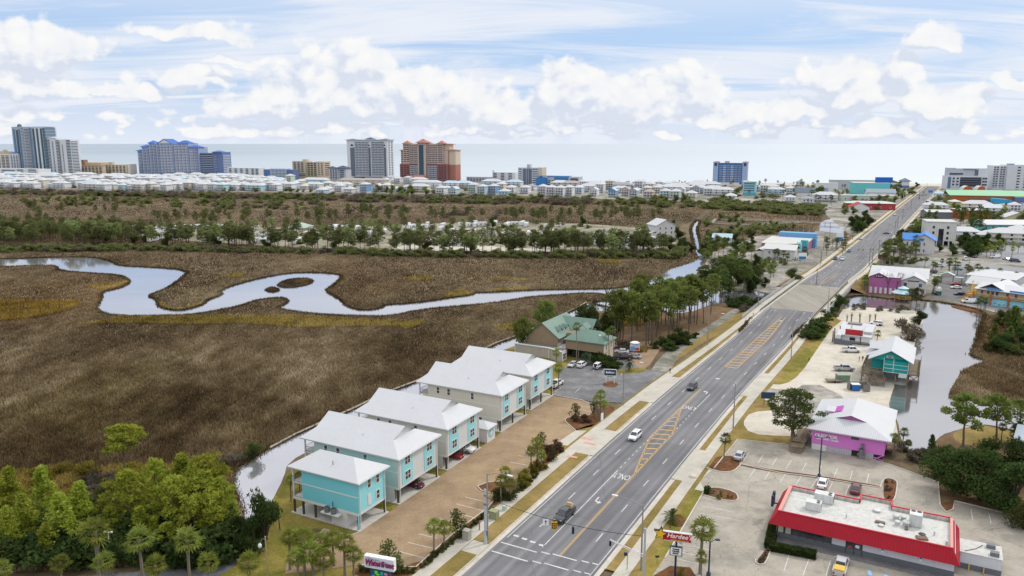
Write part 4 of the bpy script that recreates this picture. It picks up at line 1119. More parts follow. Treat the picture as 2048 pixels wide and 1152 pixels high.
b=MB();b.box(-5.2,0,.1,0,3.6,3.3);gable_tri(b,"+x",0,0,3.6,3.3,.0001);b.build("wall",m_white,root)
b=MB();hip(b,-5.6,.45,-.4,4.0,3.5,1.1);b.build("roof",m_roofw,root)
b=MB();ell=[(.03,1.8+1.25*math.cos(a),1.95+.95*math.sin(a))for a in np.linspace(0,2*math.pi,28)[:-1]];b.poly(ell)
em=b.build("emblem",mat("turquoise_emblem_paint",(.05,.33,.40),.5,.1),root)
b=MB();b.poly([(.045,1.8+1.08*math.cos(a),1.95+.78*math.sin(a))for a in np.linspace(0,2*math.pi,28)[:-1]],0)
b.poly([(.06,1.8+.95*math.cos(a),1.95+.65*math.sin(a))for a in np.linspace(0,2*math.pi,28)[:-1]],1)
for k in range(3):b.path([(.075,1.05+i*.25,1.72+k*.26+.09*math.sin(i*1.6+k))for i in range(7)],.05,4,0,smooth=False)
b.build("emblem_waves",[m_signw,mat("aqua_emblem_paint",(.14,.52,.58),.5,.1)],em)
b=MB();b.box(-5.0,-1.4,.1,-3.6,-.2,1.2);b.build("storage_bin",m_rail,root)
#  green-roofed complex on posts
root=bld("green_roof_complex","tan building complex with green metal roofs, dormers and a white balcony by the creek","building",-113.4,214.6)
zf,ze=3.0,6.0
b=MB();b.box(0,0,zf,11.0,17,ze);gable_tri(b,"-y",0,0,11.0,ze,4.1)
b.box(11.6,5.0,zf,17.4,15.5,ze+.6)
b.box(13.8,-.4,zf,26.6,8.4,ze);b.build("wall",m_tan,root)
b=MB();b.poly([(26.62,-.4,zf),(26.62,8.4,zf),(26.62,8.4,ze),(26.62,-.4,ze)]);b.box(25.4,-.3,0.1,26.4,8.2,zf);b.build("end_wall",m_cream,root)
rf=MB();gable(rf,-.7,11.7,-.6,18,ze-.2,4.5,axis="y")
r1=rf.build("roof",m_greenroof,root)
rf=MB();gable(rf,4.5,18.2,9.2,18.4,ze+.4,3.6,axis="x");r2=rf.build("roof",m_greenroof,root)
rf=MB();hip(rf,13.3,27.2,-1.0,9.0,ze+.1,2.7,ins=3.6);r3=rf.build("roof",m_greenroof,root)
for y in(3.4,6.0,8.6):
 d=MB();d.box(8.2,y-.65,ze+.4,10.2,y+.65,ze+1.75);gable_tri(d,"+x",10.2,y-.65,y+.65,ze+1.75,.7);do=d.build("dormer",m_white,root)
 d=MB();gable(d,6.8,10.5,y-.95,y+.95,ze+1.62,.95,axis="x",th=.1);d.build("dormer_roof",m_greenroof,do)
 window(do,"+x",10.2,y,ze+.75,.6,.8,1)
d=MB();d.box(14.6,7.8,ze+.3,17.2,10.4,ze+2.0);gable_tri(d,"-y",7.8,14.6,17.2,ze+2.0,1.2);do=d.build("dormer",m_white,root)
d=MB();gable(d,14.2,17.6,7.4,11.5,ze+1.9,1.5,axis="y",th=.1);d.build("dormer_roof",m_greenroof,do)
b=MB();b.box(11.02,-.3,zf-.2,13.78,4.9,zf);bo=b.build("balcony_floor",m_white,root);b=MB();b.box(17.5,9.5,zf,19.6,15,zf+.2);b.build("balcony_floor",m_white,root)
b=MB();railing(b,[(11.05,-.25),(13.75,-.25)],zf,1.1,n_bal=9);railing(b,[(17.6,9.6),(19.5,9.6),(19.5,14.9)],zf+.2,1.1,n_bal=7);b.build("railing",m_white,bo)
window(root,"-y",5.0,11.9,zf+.6,.01,1.7,1);window(root,"+x",11.0,2.0,zf+.9,1.0,1.5,1);window(root,"+x",11.0,3.9,zf+.1,.9,2.1,1)
window(root,"+x",26.64,1.6,zf+.8,.9,1.5,1);window(root,"+x",26.64,5.6,zf+.8,.9,1.5,1)
window(root,"+x",17.4,7.4,zf+.9,1.0,1.5,1);window(root,"+x",17.4,12.4,zf+.9,1.0,1.6,1)
for x in(.3,4,7.5,10.8,14.0,18.0,22.0):
 for y in(.2,8.0,16.0):
  if x>12 and y>9:continue
  p=MB();p.box(x-.15,y-.15,.1,x+.15,y+.15,zf);p.build("post",m_timber,root)
p=MB();p.tube((11.2,.1,.2),(13.7,.1,zf-.2),.09,n=4);p.tube((13.7,.14,.2),(11.2,.14,zf-.2),.09,n=4);p.build("cross_brace",m_timber,root)
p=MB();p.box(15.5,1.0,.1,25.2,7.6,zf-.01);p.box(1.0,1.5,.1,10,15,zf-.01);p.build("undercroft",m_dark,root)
p=MB();p.lathe([(0,ze+2.1),(.3,ze+2.1),(.35,ze+1.6),(.3,ze+1.2)],10,0,24.2,2.2);p.build("roof_vent",m_white,r3)
root=bld("grey_board_shed","long low grey board shed with white edge beams beside the tan green-roofed complex","shed",-115.6,210.6)
b=MB();b.box(0,0,.1,12.0,.25,3.3);b.prism([(12.0,.0),(17.2,-2.2),(17.2,-1.95),(12.0,.25)],.1,3.3,0);b.build("wall",m_grayshed,root)
b=MB();b.box(-.1,-.2,3.3,12.0,.4,3.55);b.prism([(12.0,-.2),(17.5,-2.5),(17.5,-1.9),(12.0,.4)],3.3,3.55);b.box(-.1,-.1,.1,.1,.3,3.3);b.box(11.9,-.12,.1,12.1,.3,3.3);b.build("edge_beam",m_white,root)
b=MB();b.prism([(.2,.26),(12.0,.26),(17.2,-1.9),(17.2,1.6),(12,3.4),(.2,3.4)],3.0,3.2);b.build("roof",m_greyroof,root)
b=MB();b.panel((17.25,-1.9),(17.25,1.5),.1,3.3,0,.12);o=b.build("end_wall",m_white,root)
window(root,"+x",17.37,-.2,.8,1.8,1.7,2)
#  drive-in restaurant with red mansard
root=bld("burger_restaurant","white block restaurant with red ribbed mansard roof, corner glazing and rooftop units","restaurant",-21.3,127.7)
E0,E1,ZE,ZT=0.0,28.3,2.85,4.9
DB=13.4
b=MB();b.box(1.2,1.3,.1,27.6,DB-.9,4.2);wl=b.build("wall",m_blockw,root)
b=MB();b.box(1.15,1.24,.1,27.66,DB-.84,1.15);b.build("wall_base",m_blockg,wl)
b=MB();b.poly([(1.9,1.9,4.32),(26.8,1.9,4.32),(26.8,DB-1.5,4.32),(1.9,DB-1.5,4.32)]);b.poly([(13.1,DB-1.5,4.32),(17.9,DB-1.5,4.32),(17.9,DB+.8,4.32),(13.1,DB+.8,4.32)]);rd=b.build("roof_deck",m_memb,root)
b=MB()
Lx,Rx,Fy,By=1.35,27.1,1.3,DB-1.0
b.poly([(E0,0,ZE),(E1,0,ZE),(Rx,Fy,ZT),(Lx,Fy,ZT)]);b.poly([(E0,DB+.2,ZE),(E0,0,ZE),(Lx,Fy,ZT),(Lx,By,ZT)]);b.poly([(E1,0,ZE),(E1,DB+.2,ZE),(Rx,By,ZT),(Rx,Fy,ZT)])
bx0,bx1,bd=12.6,18.4,2.2
b.poly([(bx0,DB+.2,ZE),(E0,DB+.2,ZE),(Lx,By,ZT),(bx0,By,ZT)]);b.poly([(E1,DB+.2,ZE),(bx1,DB+.2,ZE),(bx1,By,ZT),(Rx,By,ZT)])
b.poly([(bx1-.6,DB+.2+bd,ZE),(bx0+.6,DB+.2+bd,ZE),(bx0+.6,By+bd,ZT),(bx1-.6,By+bd,ZT)])
b.poly([(bx0-.6,DB+.2,ZE),(bx0-.6,By-.1,ZE),(bx0+.5,By-.1,ZT),(bx0+.5,By+bd,ZT),(bx0+.5,DB+.2+bd,ZE)]);b.poly([(bx1+.6,By-.1,ZE),(bx1+.6,DB+.2,ZE),(bx1-.5,DB+.2+bd,ZE),(bx1-.5,By+bd,ZT),(bx1-.5,By-.1,ZT)])
b.poly([(E0+.02,.02,ZE-.01),(E0+.02,DB,ZE-.01),(E1-.02,DB,ZE-.01),(E1-.02,.02,ZE-.01)])
b.build("mansard",m_red,root)
b=MB()
def cap(x0,y0,x1,y1,m=0):b.box(x0,y0,ZT-.02,x1,y1,ZT+.14,m)
cap(Lx-.1,Fy-.12,Rx+.1,Fy+.12);cap(Rx-.3,Fy+.121,Rx+.1,By-.121,1);cap(Lx-.1,Fy+.121,Lx+.45,By-.121,1);cap(Lx-.1,By-.12,bx0+.3,By+.12);cap(bx1-.3,By-.12,Rx+.1,By+.12);cap(bx0+.3,By+bd-.12,bx1-.3,By+bd+.12)
cap(bx0+.301,By-.1,bx0+.55,By+bd-.121);cap(bx1-.55,By-.1,bx1-.301,By+bd-.121)
b.build("parapet_cap",[m_redtrim,m_redlight],root)
b=MB();b.box(Lx+.12,Fy+.12,4.0,Rx-.12,Fy+.3,ZT-.03);b.box(Lx+.15,By-.32,4.0,bx0+.3,By-.13,ZT-.03);b.box(bx1-.3,By-.32,4.0,Rx-.15,By-.13,ZT-.03);b.box(bx0+.6,By+bd-.3,4.0,bx1-.6,By+bd-.13,ZT-.03);b.box(Rx-.3,Fy+.31,4.0,Rx-.13,By-.33,ZT-.03);b.box(Lx+.2,Fy+.31,4.0,Lx+.4,By-.33,ZT-.03)
b.build("parapet",m_parapet,root)
g=MB();g.poly(wrect("-y",1.3,1.3,10.0,.9,2.8,.03));g.poly(wrect("-x",1.2,1.4,8.5,.9,2.8,.03));go_=g.build("corner_glazing",m_glass,root)
f=MB()
for k in range(8):wbox(f,"-y",1.3,1.2+k*1.25-.05,1.2+k*1.25+.05,.9,2.8,.03,.10)
for k in range(6):wbox(f,"-x",1.2,1.35+k*1.4-.05,1.35+k*1.4+.05,.9,2.8,.03,.10)
f.build("mullion",m_dframe,go_)
f=MB();f.poly(wrect("-y",1.3,1.5,2.35,1.2,2.7,.05));f.poly(wrect("-y",1.3,2.7,3.55,1.2,2.7,.05));f.build("window_poster",mat("pale_green_poster",(.45,.50,.36),.5,.25,3),go_)
f=MB();f.poly(wrect("-y",1.3,12.2,14.6,.15,2.75,.035));d=f.build("door",m_glass,root)
f=MB()
for x in(12.2,13.4,14.6):wbox(f,"-y",1.3,x-.06,x+.06,.15,2.75,.036,.1)
f.build("door_frame",m_dframe,d)
f=MB();f.poly(wrect("-y",1.3,12.5,13.0,1.0,1.5,.06));f.poly(wrect("-y",1.3,13.6,14.2,1.4,1.9,.06),1);f.build("door_notice",[m_orange,m_signw],d)
for x,z in((17.6,1.75),(23.0,1.75)):
 f=MB();wbox(f,"-y",1.24,x-.22,x+.22,z,z+.7,0.07,.10);so_=f.build("parking_plate",m_signw,root)
 f=MB();wbox(f,"-y",1.24,x-.16,x+.16,z+.3,z+.62,0.10,.11);f.build("plate_symbol",mat("blue_plate_paint",(.03,.13,.45),.5,.05),so_)
def rtu(x,y,lx,ly,h,rz,nm="rooftop_unit"):
 b=MB();b.obox(x,y,4.45,lx,ly,h,rz);b.obox(x,y,4.3,lx*.9,ly*.9,.15,rz);u=b.build(nm,m_acw,root)
 c,k=math.cos(rz),math.sin(rz)
 f=MB()
 for i in(-1,1):
  cx,cy=x+c*lx*.3-k*i*ly*.23,y+k*lx*.3+c*i*ly*.23
  f.lathe([(0,4.45+h+.015),(ly*.2,4.45+h+.015)],12,0,cx,cy)
 f.build("fan",m_fan,u)
 f=MB();f.obox(x+c*lx*.5,y+k*lx*.5,4.6,.04,ly*.8,h*.7,rz);f.build("coil",m_fan,u)
rtu(7.5,9.9,3.1,1.7,1.5,0);rtu(6.3,5.9,2.5,1.6,1.4,rad(4));rtu(21.8,8.2,1.9,1.9,2.0,rad(90))
for x,y,r_,h in((15.9,10.3,.5,.4),(18.9,8.7,.45,.9),(20.0,9.3,.35,.6),(19.2,6.6,.35,.8),(20.5,6.8,.45,1.0),(22.9,5.2,.4,.15),(11.6,5.3,.12,.7),(24.6,5.8,.12,.7),(26.3,3.2,.16,.8),(16.9,5.0,.35,.3)):
 b=MB();b.lathe([(r_,4.3),(r_,4.3+h*.7),(r_*1.35,4.3+h*.75),(r_*1.2,4.3+h),(0,4.3+h*1.05)],12,0,x,y);b.build("roof_vent",m_acw if x!=22.9 else m_fan,root)
for x,y,lx,ly,rz in((16.7,6.1,1.5,.7,0),(22.9,3.6,1.6,1.1,.3),(20.6,5.9,.5,.9,0)):
 b=MB();b.obox(x,y,4.34,lx,ly,.25,rz);b.build("roof_hatch",mat("rusty_roof_curb",(.17,.12,.09),.8,.3,2),root)
b=MB();b.box(-.9,7.2,2.6,-.5,7.8,4.6);b.box(-.9,8.2,2.6,-.5,9.0,4.9);b.box(-.6,7.3,3.2,.3,7.5,3.4);b.build("wall_sign",m_steelblue,root)
b=MB();b.box(28.4,5.2,.1,34.0,9.8,2.9);an=b.build("annex",m_blockw,root)
b=MB();b.box(28.35,5.12,.1,34.06,9.86,1.05);b.build("annex_base",m_blockg,an)
b=MB();b.poly([(28.3,5.05,2.93),(34.1,5.05,2.93),(34.1,9.9,2.93),(28.3,9.9,2.93)]);b.path([(29,5.5,3.0),(30.5,7,3.0),(31.5,8.8,3.0)],.05,5,1);b.build("annex_roof",[m_memb,m_fan],an)
for x,y in((32.6,8.6),(33.0,6.1)):
 b=MB();b.obox(x,y,2.95,1.2,.9,.6);b.build("annex_condenser",m_acgrey,an)
for x in(29.7,31.7):
 b=MB();b.tube((x,4.75,.1),(x,4.75,1.3),.09,n=8);b.build("bollard",m_yellow,root)
b=MB();b.box(0.2,-.6,.10,36.5,1.2,.22);tag(b.build("walkway",M_LOTASPH,None),kind="structure");
wk=bpy.data.objects["walkway"];wk.location=TW(-21.3,127.7);wk.rotation_euler=(0,0,RZ)
#  pink liquor store
root=bld("liquor_store","orchid pink liquor store with white hipped roof, lattice skirt and white lettering on its wall","shop",-20.8,172.9)
ZL,ZH=1.5,5.0
Wx,Dy=14.4,20.0
b=MB();b.box(0,0,ZL,Wx,Dy,ZH);wl=b.build("wall",m_pink,root)
b=MB();b.box(.05,.08,.1,3.0,.14,ZL);b.box(.05,.08,.1,.1,Dy,ZL);b.build("skirt_panel",m_white,root)
b=MB();b.box(3.0,.08,.1,8.1,.13,ZL);b.box(9.6,.08,.1,12.4,.13,ZL);b.build("lattice_skirt",m_lattice,root)
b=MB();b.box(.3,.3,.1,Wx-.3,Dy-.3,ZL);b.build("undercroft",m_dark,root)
b=MB();b.prism([(12.4,-.05),(14.5,-.05),(14.5,.1),(12.4,.1)],ZL-.1,ZL+.05);b.tube((12.5,0,.2),(14.4,0,ZL),.12,n=4);b.tube((14.4,.1,.15),(12.4,.1,.7),.12,n=4);b.build("corner_brace",m_pink,root)
rf=MB()
x0,x1,y0,y1,zr_=-1.0,Wx+1.2,-1.2,Dy+1.0,ZH+.15
rh=3.0
xc=(x0+x1)/2
w=(x1-x0)/2;kf=.62
A0,A1=(x0+kf*w,y0+kf*w*.85,zr_+kf*rh),(x1-kf*w,y0+kf*w*.85,zr_+kf*rh)
Bk=(xc,y1-w*.55,zr_+rh);Fr=(xc,y0+kf*w*.85-.5,zr_+rh)
rf.poly([(x0,y0,zr_),(x1,y0,zr_),A1,A0]);rf.poly([(x1,y0,zr_),(x1,y1,zr_),Bk,Fr,A1]);rf.poly([(x0,y1,zr_),(x0,y0,zr_),A0,Fr,Bk]);rf.poly([(x1,y1,zr_),(x0,y1,zr_),Bk])
rf.box(x0,y0,zr_-.22,x1,y1,zr_-.004)
ro=rf.build("roof",m_roofw,root)
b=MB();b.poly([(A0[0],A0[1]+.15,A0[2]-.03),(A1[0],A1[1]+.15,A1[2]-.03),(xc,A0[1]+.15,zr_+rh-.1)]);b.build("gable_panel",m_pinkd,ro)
b=MB();b.prism([(1.6,7.6),(5.2,7.6),(5.2,11.4),(1.6,11.4)],zr_+.6,zr_+1.75);dz=b.build("side_dormer",m_roofw,ro)
b=MB();b.poly([(1.35,7.3,zr_+.95),(4.9,7.3,zr_+2.3),(4.9,11.7,zr_+2.3),(1.35,11.7,zr_+.95)]);b.build("dormer_roof",mat("orchid_dormer_panel",(.42,.07,.38),.6,.05),dz)
vs,fs=text_mb("LIQUOR",.95,sx=1.1,bold=.045)
b=MB();b.add([(3.2+x,-.06,3.6+y)for x,y,z in vs],fs)
vs,fs=text_mb("BEER · WINE · CIGARS",.5,sx=.95,bold=.025)
b.add([(3.1+x,-.06,2.85+y)for x,y,z in vs],fs)
b.add([(.95+.38*math.cos(a)*k,-.05,3.55+.38*math.sin(a)*k)for k in(1.0,.62)for a in np.linspace(0,2*math.pi,17)[:-1]],[(i,(i+1)%16,(i+1)%16+16,i+16)for i in range(16)])
b.build("lettering",m_signw,root)
window(root,"-y",0,8.6,4.0,1.3,.6,2,m_dframe,sash=False)
b=MB();b.box(9.3,-1.1,1.0,10.9,-.1,1.15);
for x,y in((9.4,-1.0),(10.8,-1.0)):b.tube((x,y,.1),(x,y,1.0),.06,n=4)
sf=b.build("condenser_shelf",m_timber,root)
ac_unit(sf,10.1,-.6,1.15,1.1)
b=MB();b.box(9.95,-.35,2.3,10.5,-.06,3.3);b.build("electric_box",m_acgrey,sf)
b=MB();b.prism([(-4.2,-.6),(-1.2,-.4),(-1.0,9),(-3.4,9)],ZL-.15,ZL);b.prism([(-4.0,-3.2),(-1.3,-3.0),(-1.2,-.4),(-4.2,-.6)],ZL-.5,ZL-.35)
for k in range(6):b.box(-4.0,-3.3-k*.35,ZL-.75-k*.2,-1.4,-3.0-k*.35,ZL-.65-k*.2)
for x in(-4.0,-1.4):
 for y in(-3,-.5,3,7):b.box(x-.08,y-.08,.1,x+.08,y+.08,ZL+.9)
railing(b,[(-4.1,-3.2),(-4.1,-.6),(-3.4,9)],ZL,.95,n_bal=2,r=.05);b.build("access_ramp",m_timber,root)
b=MB();b.box(Wx+.1,4.0,ZL-.2,Wx+2.0,9.0,ZL);railing(b,[(Wx+.2,4.1),(Wx+1.9,4.1),(Wx+1.9,8.9)],ZL,1.0,n_bal=2,r=.06)
for y in(4.1,8.9):b.tube((Wx+1.9,y,-.2),(Wx+1.9,y,ZL),.12,n=6)
b.build("rear_deck",m_timber,root)
#  teal house on piles over the pond
root=bld("teal_pile_house","teal gabled house on timber piles over the pond edge with outside stairs and white roof","stilt house",-10.8,233.0)
ZF,ZW=3.4,7.4
b=MB();b.box(0,0,ZF,6.2,18,ZW);gable_tri(b,"-y",0,-3.2,6.2,ZW-.6,2.6);b.box(-3.2,2.2,ZF,-.02,18,ZW-.5);b.build("wall",m_teal,root)
b=MB()
for z in(ZF+.02,ZF+1.1,ZF+2.25):b.box(-.03,-.05,z,6.23,-.005,z+.14)
for x in(-.03,2.4,6.1):b.box(x,-.045,ZF,x+.14,-.004,ZW+.1)
b.build("wall_trim",m_white,root)
rf=MB();gable(rf,-4.0,7.4,-1.0,18.8,ZW-.55,3.0,axis="y",th=.14);ro=rf.build("roof",m_roofw,root)
for y,z in((8.6,0),):
 d=MB();gable(d,-4.4,1.4,y-1.5,y+4.5,ZW+.7,1.6,axis="x",th=.12);dd=d.build("cross_gable_roof",m_roofw,ro)
 d=MB();d.box(-2.8,y-1.0,ZW+.2,1.0,y+4.0,ZW+.6);gable_tri(d,"-x",-3.6,y-1.0,y+4.0,ZW+.5,1.5);d.build("cross_gable_wall",m_teal,dd)
rf=MB();rf.add([(-5.2,4,ZW-1.0),(-5.2,13,ZW-1.0),(-2.8,13,ZW+.1),(-2.8,4,ZW+.1),(-5.2,4,ZW-1.1),(-5.2,13,ZW-1.1),(-2.8,13,ZW-.0),(-2.8,4,ZW-.0)],[(3,2,1,0),(4,5,6,7),(0,1,5,4),(2,3,7,6),(0,4,7,3),(1,2,6,5)]);rf.build("porch_roof",m_roofw,ro)
window(root,"-y",0,1.4,ZW+.25,1.4,.4,1,sash=False)
b=MB();b.box(6.25,.6,ZF-.3,9.0,19,ZF-.08);b.box(-5.4,-1.0,ZF-.3,-.05,3.0,ZF-.08);b.box(-5.2,3.01,ZF-.3,-3.25,18,ZF-.08);dk=b.build("deck",m_timber,root)
b=MB();railing(b,[(6.3,.65),(8.95,.65),(8.95,18.9)],ZF-.08,1.1,n_bal=1.4,r=.07);railing(b,[(-.1,-.95),(-3.2,-.95)],ZF-.08,1.1,n_bal=2,r=.06);railing(b,[(-5.35,-.9),(-5.35,3.0),(-5.15,17.5)],ZF-.08,1.1,n_bal=2,r=.06);b.build("railing",m_timber,dk)
b=MB();b.poly([(8.93,.7,ZF),(8.93,18.9,ZF),(8.93,18.9,ZF+.95),(8.93,.7,ZF+.95)]);b.build("windscreen_panel",mat("grey_deck_panel",(.30,.32,.34),.6,.15),dk)
def stair(root,p0,p1,w,n,m,name="stair",rails=True):
 b=MB();a,c=Vector(p0),Vector(p1);d=c-a;h=Vector((d.x,d.y,0)).normalized();sd=Vector((-h.y,h.x,0))*w/2
 rzz=math.atan2(h.y,h.x)
 for i in range(n):
  q=a+d*((i+.5)/n);b.obox(q.x,q.y,q.z,Vector((d.x,d.y)).length/n*1.05,w,.07,rzz)
 for k in(-1,1):
  b.tube(a+sd*k,c+sd*k,.10,n=4)
  if rails:
   railing(b,[tuple(a+sd*k),tuple(c+sd*k)],0,1.0,n_bal=1.5,r=.05)
 return b.build(name,m,root)
stair(root,(-5.0,-2.0,ZF-.2),(-1.6,-2.0,1.5),1.2,10,m_timber);stair(root,(-1.4,-3.4,1.5),(-5.4,-3.4,.15),1.2,8,m_timber)
b=MB();b.box(-1.7,-4.0,1.35,.8,-1.3,1.5)
for x,y in((-1.6,-3.9),(.7,-3.9),(.7,-1.4),(-1.6,-1.4)):b.box(x-.1,y-.1,.0,x+.1,y+.1,2.5)
railing(b,[(.75,-1.4),(.75,-3.95),(-1.5,-3.95)],1.5,1.0,n_bal=2,r=.05);b.box(-5.6,-2.7,ZF-.35,-4.0,-.9,ZF-.2);b.build("stair_landing",m_timber,root)
for x in(-5.3,-3.0,.2,3.2,6.1):
 for y in(-.6,4.5,9,13.5,18):
  if x<-4 and y>14:continue
  p=MB();p.tube((x,y,-.6),(x,y,ZF-.3),.17,n=6);p.build("pile",m_timber,root)
p=MB()
for y in(.8,6,11,16):p.tube((6.2,y,1.0),(8.7,y,ZF-.35),.10,n=4);p.tube((8.8,y,-.4),(8.8,y,ZF-.3),.10,n=4)
p.build("deck_brace",m_timber,root)
b=MB();b.tube((-3.6,-.2,.1),(-3.6,-.2,2.2),.55,n=14);b.build("water_tank",mat("pale_water_tank",(.52,.47,.40),.7,.1),root)
b=MB();b.box(1.0,1.0,.05,5.8,8.0,.12);b.build("ground_slab",m_slab,root)
#  white food stand with red panel
root=bld("food_stand","low white food stand with a red panel on its roof, grey fence in front","food stand",-27.4,275.6)
b=MB();b.box(0,0,.1,10.0,17,3.1);b.build("wall",m_whitew,root)
b=MB();b.box(.4,-.03,.9,9.6,-.005,1.15);b.box(.0,-.05,.1,10.0,-.004,.8);b.build("wall_base",m_blockg,root)
b=MB();P0=[(-.4,-.5,3.1),(10.4,-.5,3.1),(10.4,17.4,3.8),(-.4,17.4,3.8)];b.poly(P0);b.box(-.4,-.5,2.85,10.4,17.4,3.09);ro=b.build("roof",m_roofw,root)
b=MB();b.prism([(7.6,3),(10.3,3),(10.3,15),(7.6,15)],3.3,4.1);b.build("roof_block",m_roofw,ro)
b=MB();b.box(2.2,.2,3.2,7.6,.36,5.0);pn=b.build("sign_panel",mat("flat_red_board",(.47,.02,.022),.5,.06),root)
b=MB();b.box(2.1,.18,3.15,7.7,.21,3.2);b.build("sign_edge",m_black,pn)
window(root,"-y",0,4.6,1.4,1.6,.9,2,m_dframe,sash=False)
b=MB();b.box(-.9,-2.4,.1,1.3,-2.28,1.9);b.box(1.35,-2.4,.1,4.9,-2.28,1.7);b.box(-.9,-2.27,.1,-.78,-.1,1.9);b.build("service_fence",m_blockg,root)
b=MB();b.box(-.6,-2.1,.1,1.1,-.4,3.2);b.lathe([(.5,3.2),(.5,3.35),(0,3.4)],12,0,.2,-1.3);b.build("cold_store",m_whitew,root)
for i,y in enumerate((4,8,12)):
 window(root,"+x",10.0,y,1.2,1.4,1.0,1,m_dframe,sash=False)
b=MB();b.box(1.5,14.0,3.75,6.0,16.5,4.1);b.build("roof_unit",m_greyroof,ro)
b=MB();b.tube((3.3,9,3.4),(3.3,9,4.6),.25,n=8);b.build("vent_pipe",m_acw,ro)
#  pink hall with white gable and striped skirt
root=bld("pink_hall","orchid pink hall with striped skirt and a white gabled wing under one long white roof","building",-26.6,378.6)
b=MB();b.box(0,0,2.8,12.8,30,7.6);gable_tri(b,"-y",0,.3,7.7,7.6,1.9);b.build("wall",m_hotpink,root)
b=MB()
for k in range(13):
 b.box(k*1.0,-.12,.1,k*1.0+.62,-.02,2.8,k%2);b.box(k*1.0+.62,-.11,.1,k*1.0+1.0,-.02,2.8,1-k%2)
for k in range(5):b.box(12.95+k*2.0,2.8,.1,12.95+k*2.0+1.0,2.88,2.2,0);b.box(13.95+k*2.0,2.8,.1,14.95+k*2.0,2.88,2.2,1)
b.build("striped_skirt",[m_hotpink,m_white],root)
b=MB();b.box(12.9,3.0,2.2,22.6,30,6.4);gable_tri(b,"-y",3.0,12.9,22.6,6.4,2.3);b.box(13.2,3.05,.1,22.4,29,2.2);wg=b.build("wing_wall",m_stucco,root)
rf=MB();gable(rf,12.4,23.2,2.2,18,6.2,2.6,axis="y",th=.15);rf.build("wing_roof",m_roofw,root)
rf=MB();gable(rf,-.7,23.6,9,31,6.6,3.2,axis="x",th=.15);gable(rf,-.4,8.4,-.7,15,7.4,2.1,axis="y",th=.15);rf.poly([(8.0,-.4,7.72),(12.9,-.4,7.72),(12.9,12,8.0),(8.0,12,8.0)]);rf.build("roof",m_roofw,root)
for x in(14.6,20.6):window(root,"-y",3.0,x,3.7,1.5,1.6,1,m_frame,m_glassb,sash=False)
b=MB();b.box(15.5,2.90,6.0,20.0,2.99,6.45);b.build("name_board",m_navy,root)
b=MB();b.box(2.4,-.14,7.2,5.8,-.02,8.3);nb=b.build("name_board",m_black,root)
b=MB()
for k in range(4):b.lathe([(0,7.76),(.3,7.76)],8,0,2.9+k*.8,-.2)
for a in(2.9,3.7,4.4,5.1):b.box(a-.2,-.17,7.6,a+.2,-.142,8.05)
b.build("board_symbol",m_signw,nb)
root=bld("gazebo","octagonal gazebo with two-tier pale aqua roof and yellow rails standing in the pond","gazebo",-12.0,366.2)
oc=[(3.4*math.cos(rad(22.5+45*k)),3.4*math.sin(rad(22.5+45*k)))for k in range(8)]
b=MB();b.prism(oc,.8,1.0);fl=b.build("floor",m_timber,root)
b=MB()
for x,y in oc:b.tube((x*.85,y*.85,-.5),(x*.85,y*.85,.8),.15,n=6)
b.build("pile",m_timber,fl)
for k in range(8):
 p=MB();p.box(oc[k][0]*.96-.1,oc[k][1]*.96-.1,1.0,oc[k][0]*.96+.1,oc[k][1]*.96+.1,3.4);p.build("post",m_yellow,root)
b=MB();railing(b,[(x*.95,y*.95)for x,y in oc]+[(oc[0][0]*.95,oc[0][1]*.95)],1.0,1.1,n_bal=6,r=.06);b.build("railing",m_yellow,root)
b=MB();b.lathe([(4.6,3.3),(4.55,3.45),(1.7,4.9),(1.7,5.3)],8,0,smooth=False);b.lathe([(2.3,5.2),(2.25,5.3),(.1,6.3),(0,6.4)],8,0,smooth=False);b.build("roof",m_aqroof,root)
#  bay-front restaurant with yellow decks
root=bld("bayfront_restaurant","long cream restaurant with yellow balcony rails above a pale blue mural wall by the pond","restaurant",14.2,374.8,rz=rad(-51))
b=MB();b.box(0,0,.1,46,16,3.2);b.build("mural_wall",m_mural,root)
b=MB()
for k,x in enumerate(np.arange(1.5,45,1.7)):b.obox(x,-.03,.5+.9*((k*7)%5)/5,.8,.03,.22+.1*(k%3),0)
b.build("mural_fish",mat("deep_blue_mural_paint",(.02,.14,.30),.8,.2),root)
b=MB();b.box(.3,3.0,3.2,46,20,6.4);b.build("wall",m_cream,root)
b=MB();b.box(-.4,-.5,3.2,46.4,3.0,3.4);b.build("balcony_floor",m_timber,root)
b=MB();railing(b,[(-.3,3),(-.3,-.4)]+[(x,-.4)for x in np.arange(2.5,46.5,2.9)],3.4,1.1,n_bal=5,r=.06);b.build("railing",m_yellow,root)
for k,x in enumerate(np.arange(.0,46,6.6)):
 p=MB();p.box(x-.3,-.62,.1,x+.3,-.12,4.9);p.build("pier",m_orange,root)
rf=MB();rf.poly([(-.6,1.2,6.1),(46.5,1.2,6.1),(46.5,10,7.8),(-.6,10,7.8)]);rf.poly([(46.5,20,6.4),(-.6,20,6.4),(-.6,10,7.8),(46.5,10,7.8)]);rf.box(-.6,1.2,5.95,46.5,20,6.09);ro=rf.build("roof",m_roofw,root)
rf=MB();gable(rf,1.0,10.5,2.0,20,6.4,2.4,axis="y");gable(rf,-8,4,11,24,6.2,2.6,axis="x");rf.build("roof",m_roofw,root)
b=MB();b.box(-7,12,.1,3.4,23,6.2);b.build("rear_wing",m_cream,root)
for k,x in enumerate((7.0,15.5,24.5,34)):
 b=MB();b.obox(x,1.05,6.3,5.2,.12,.75);b.build("roof_sign",mat("blue_fascia_board",(.06,.26,.62),.5,.1),ro)
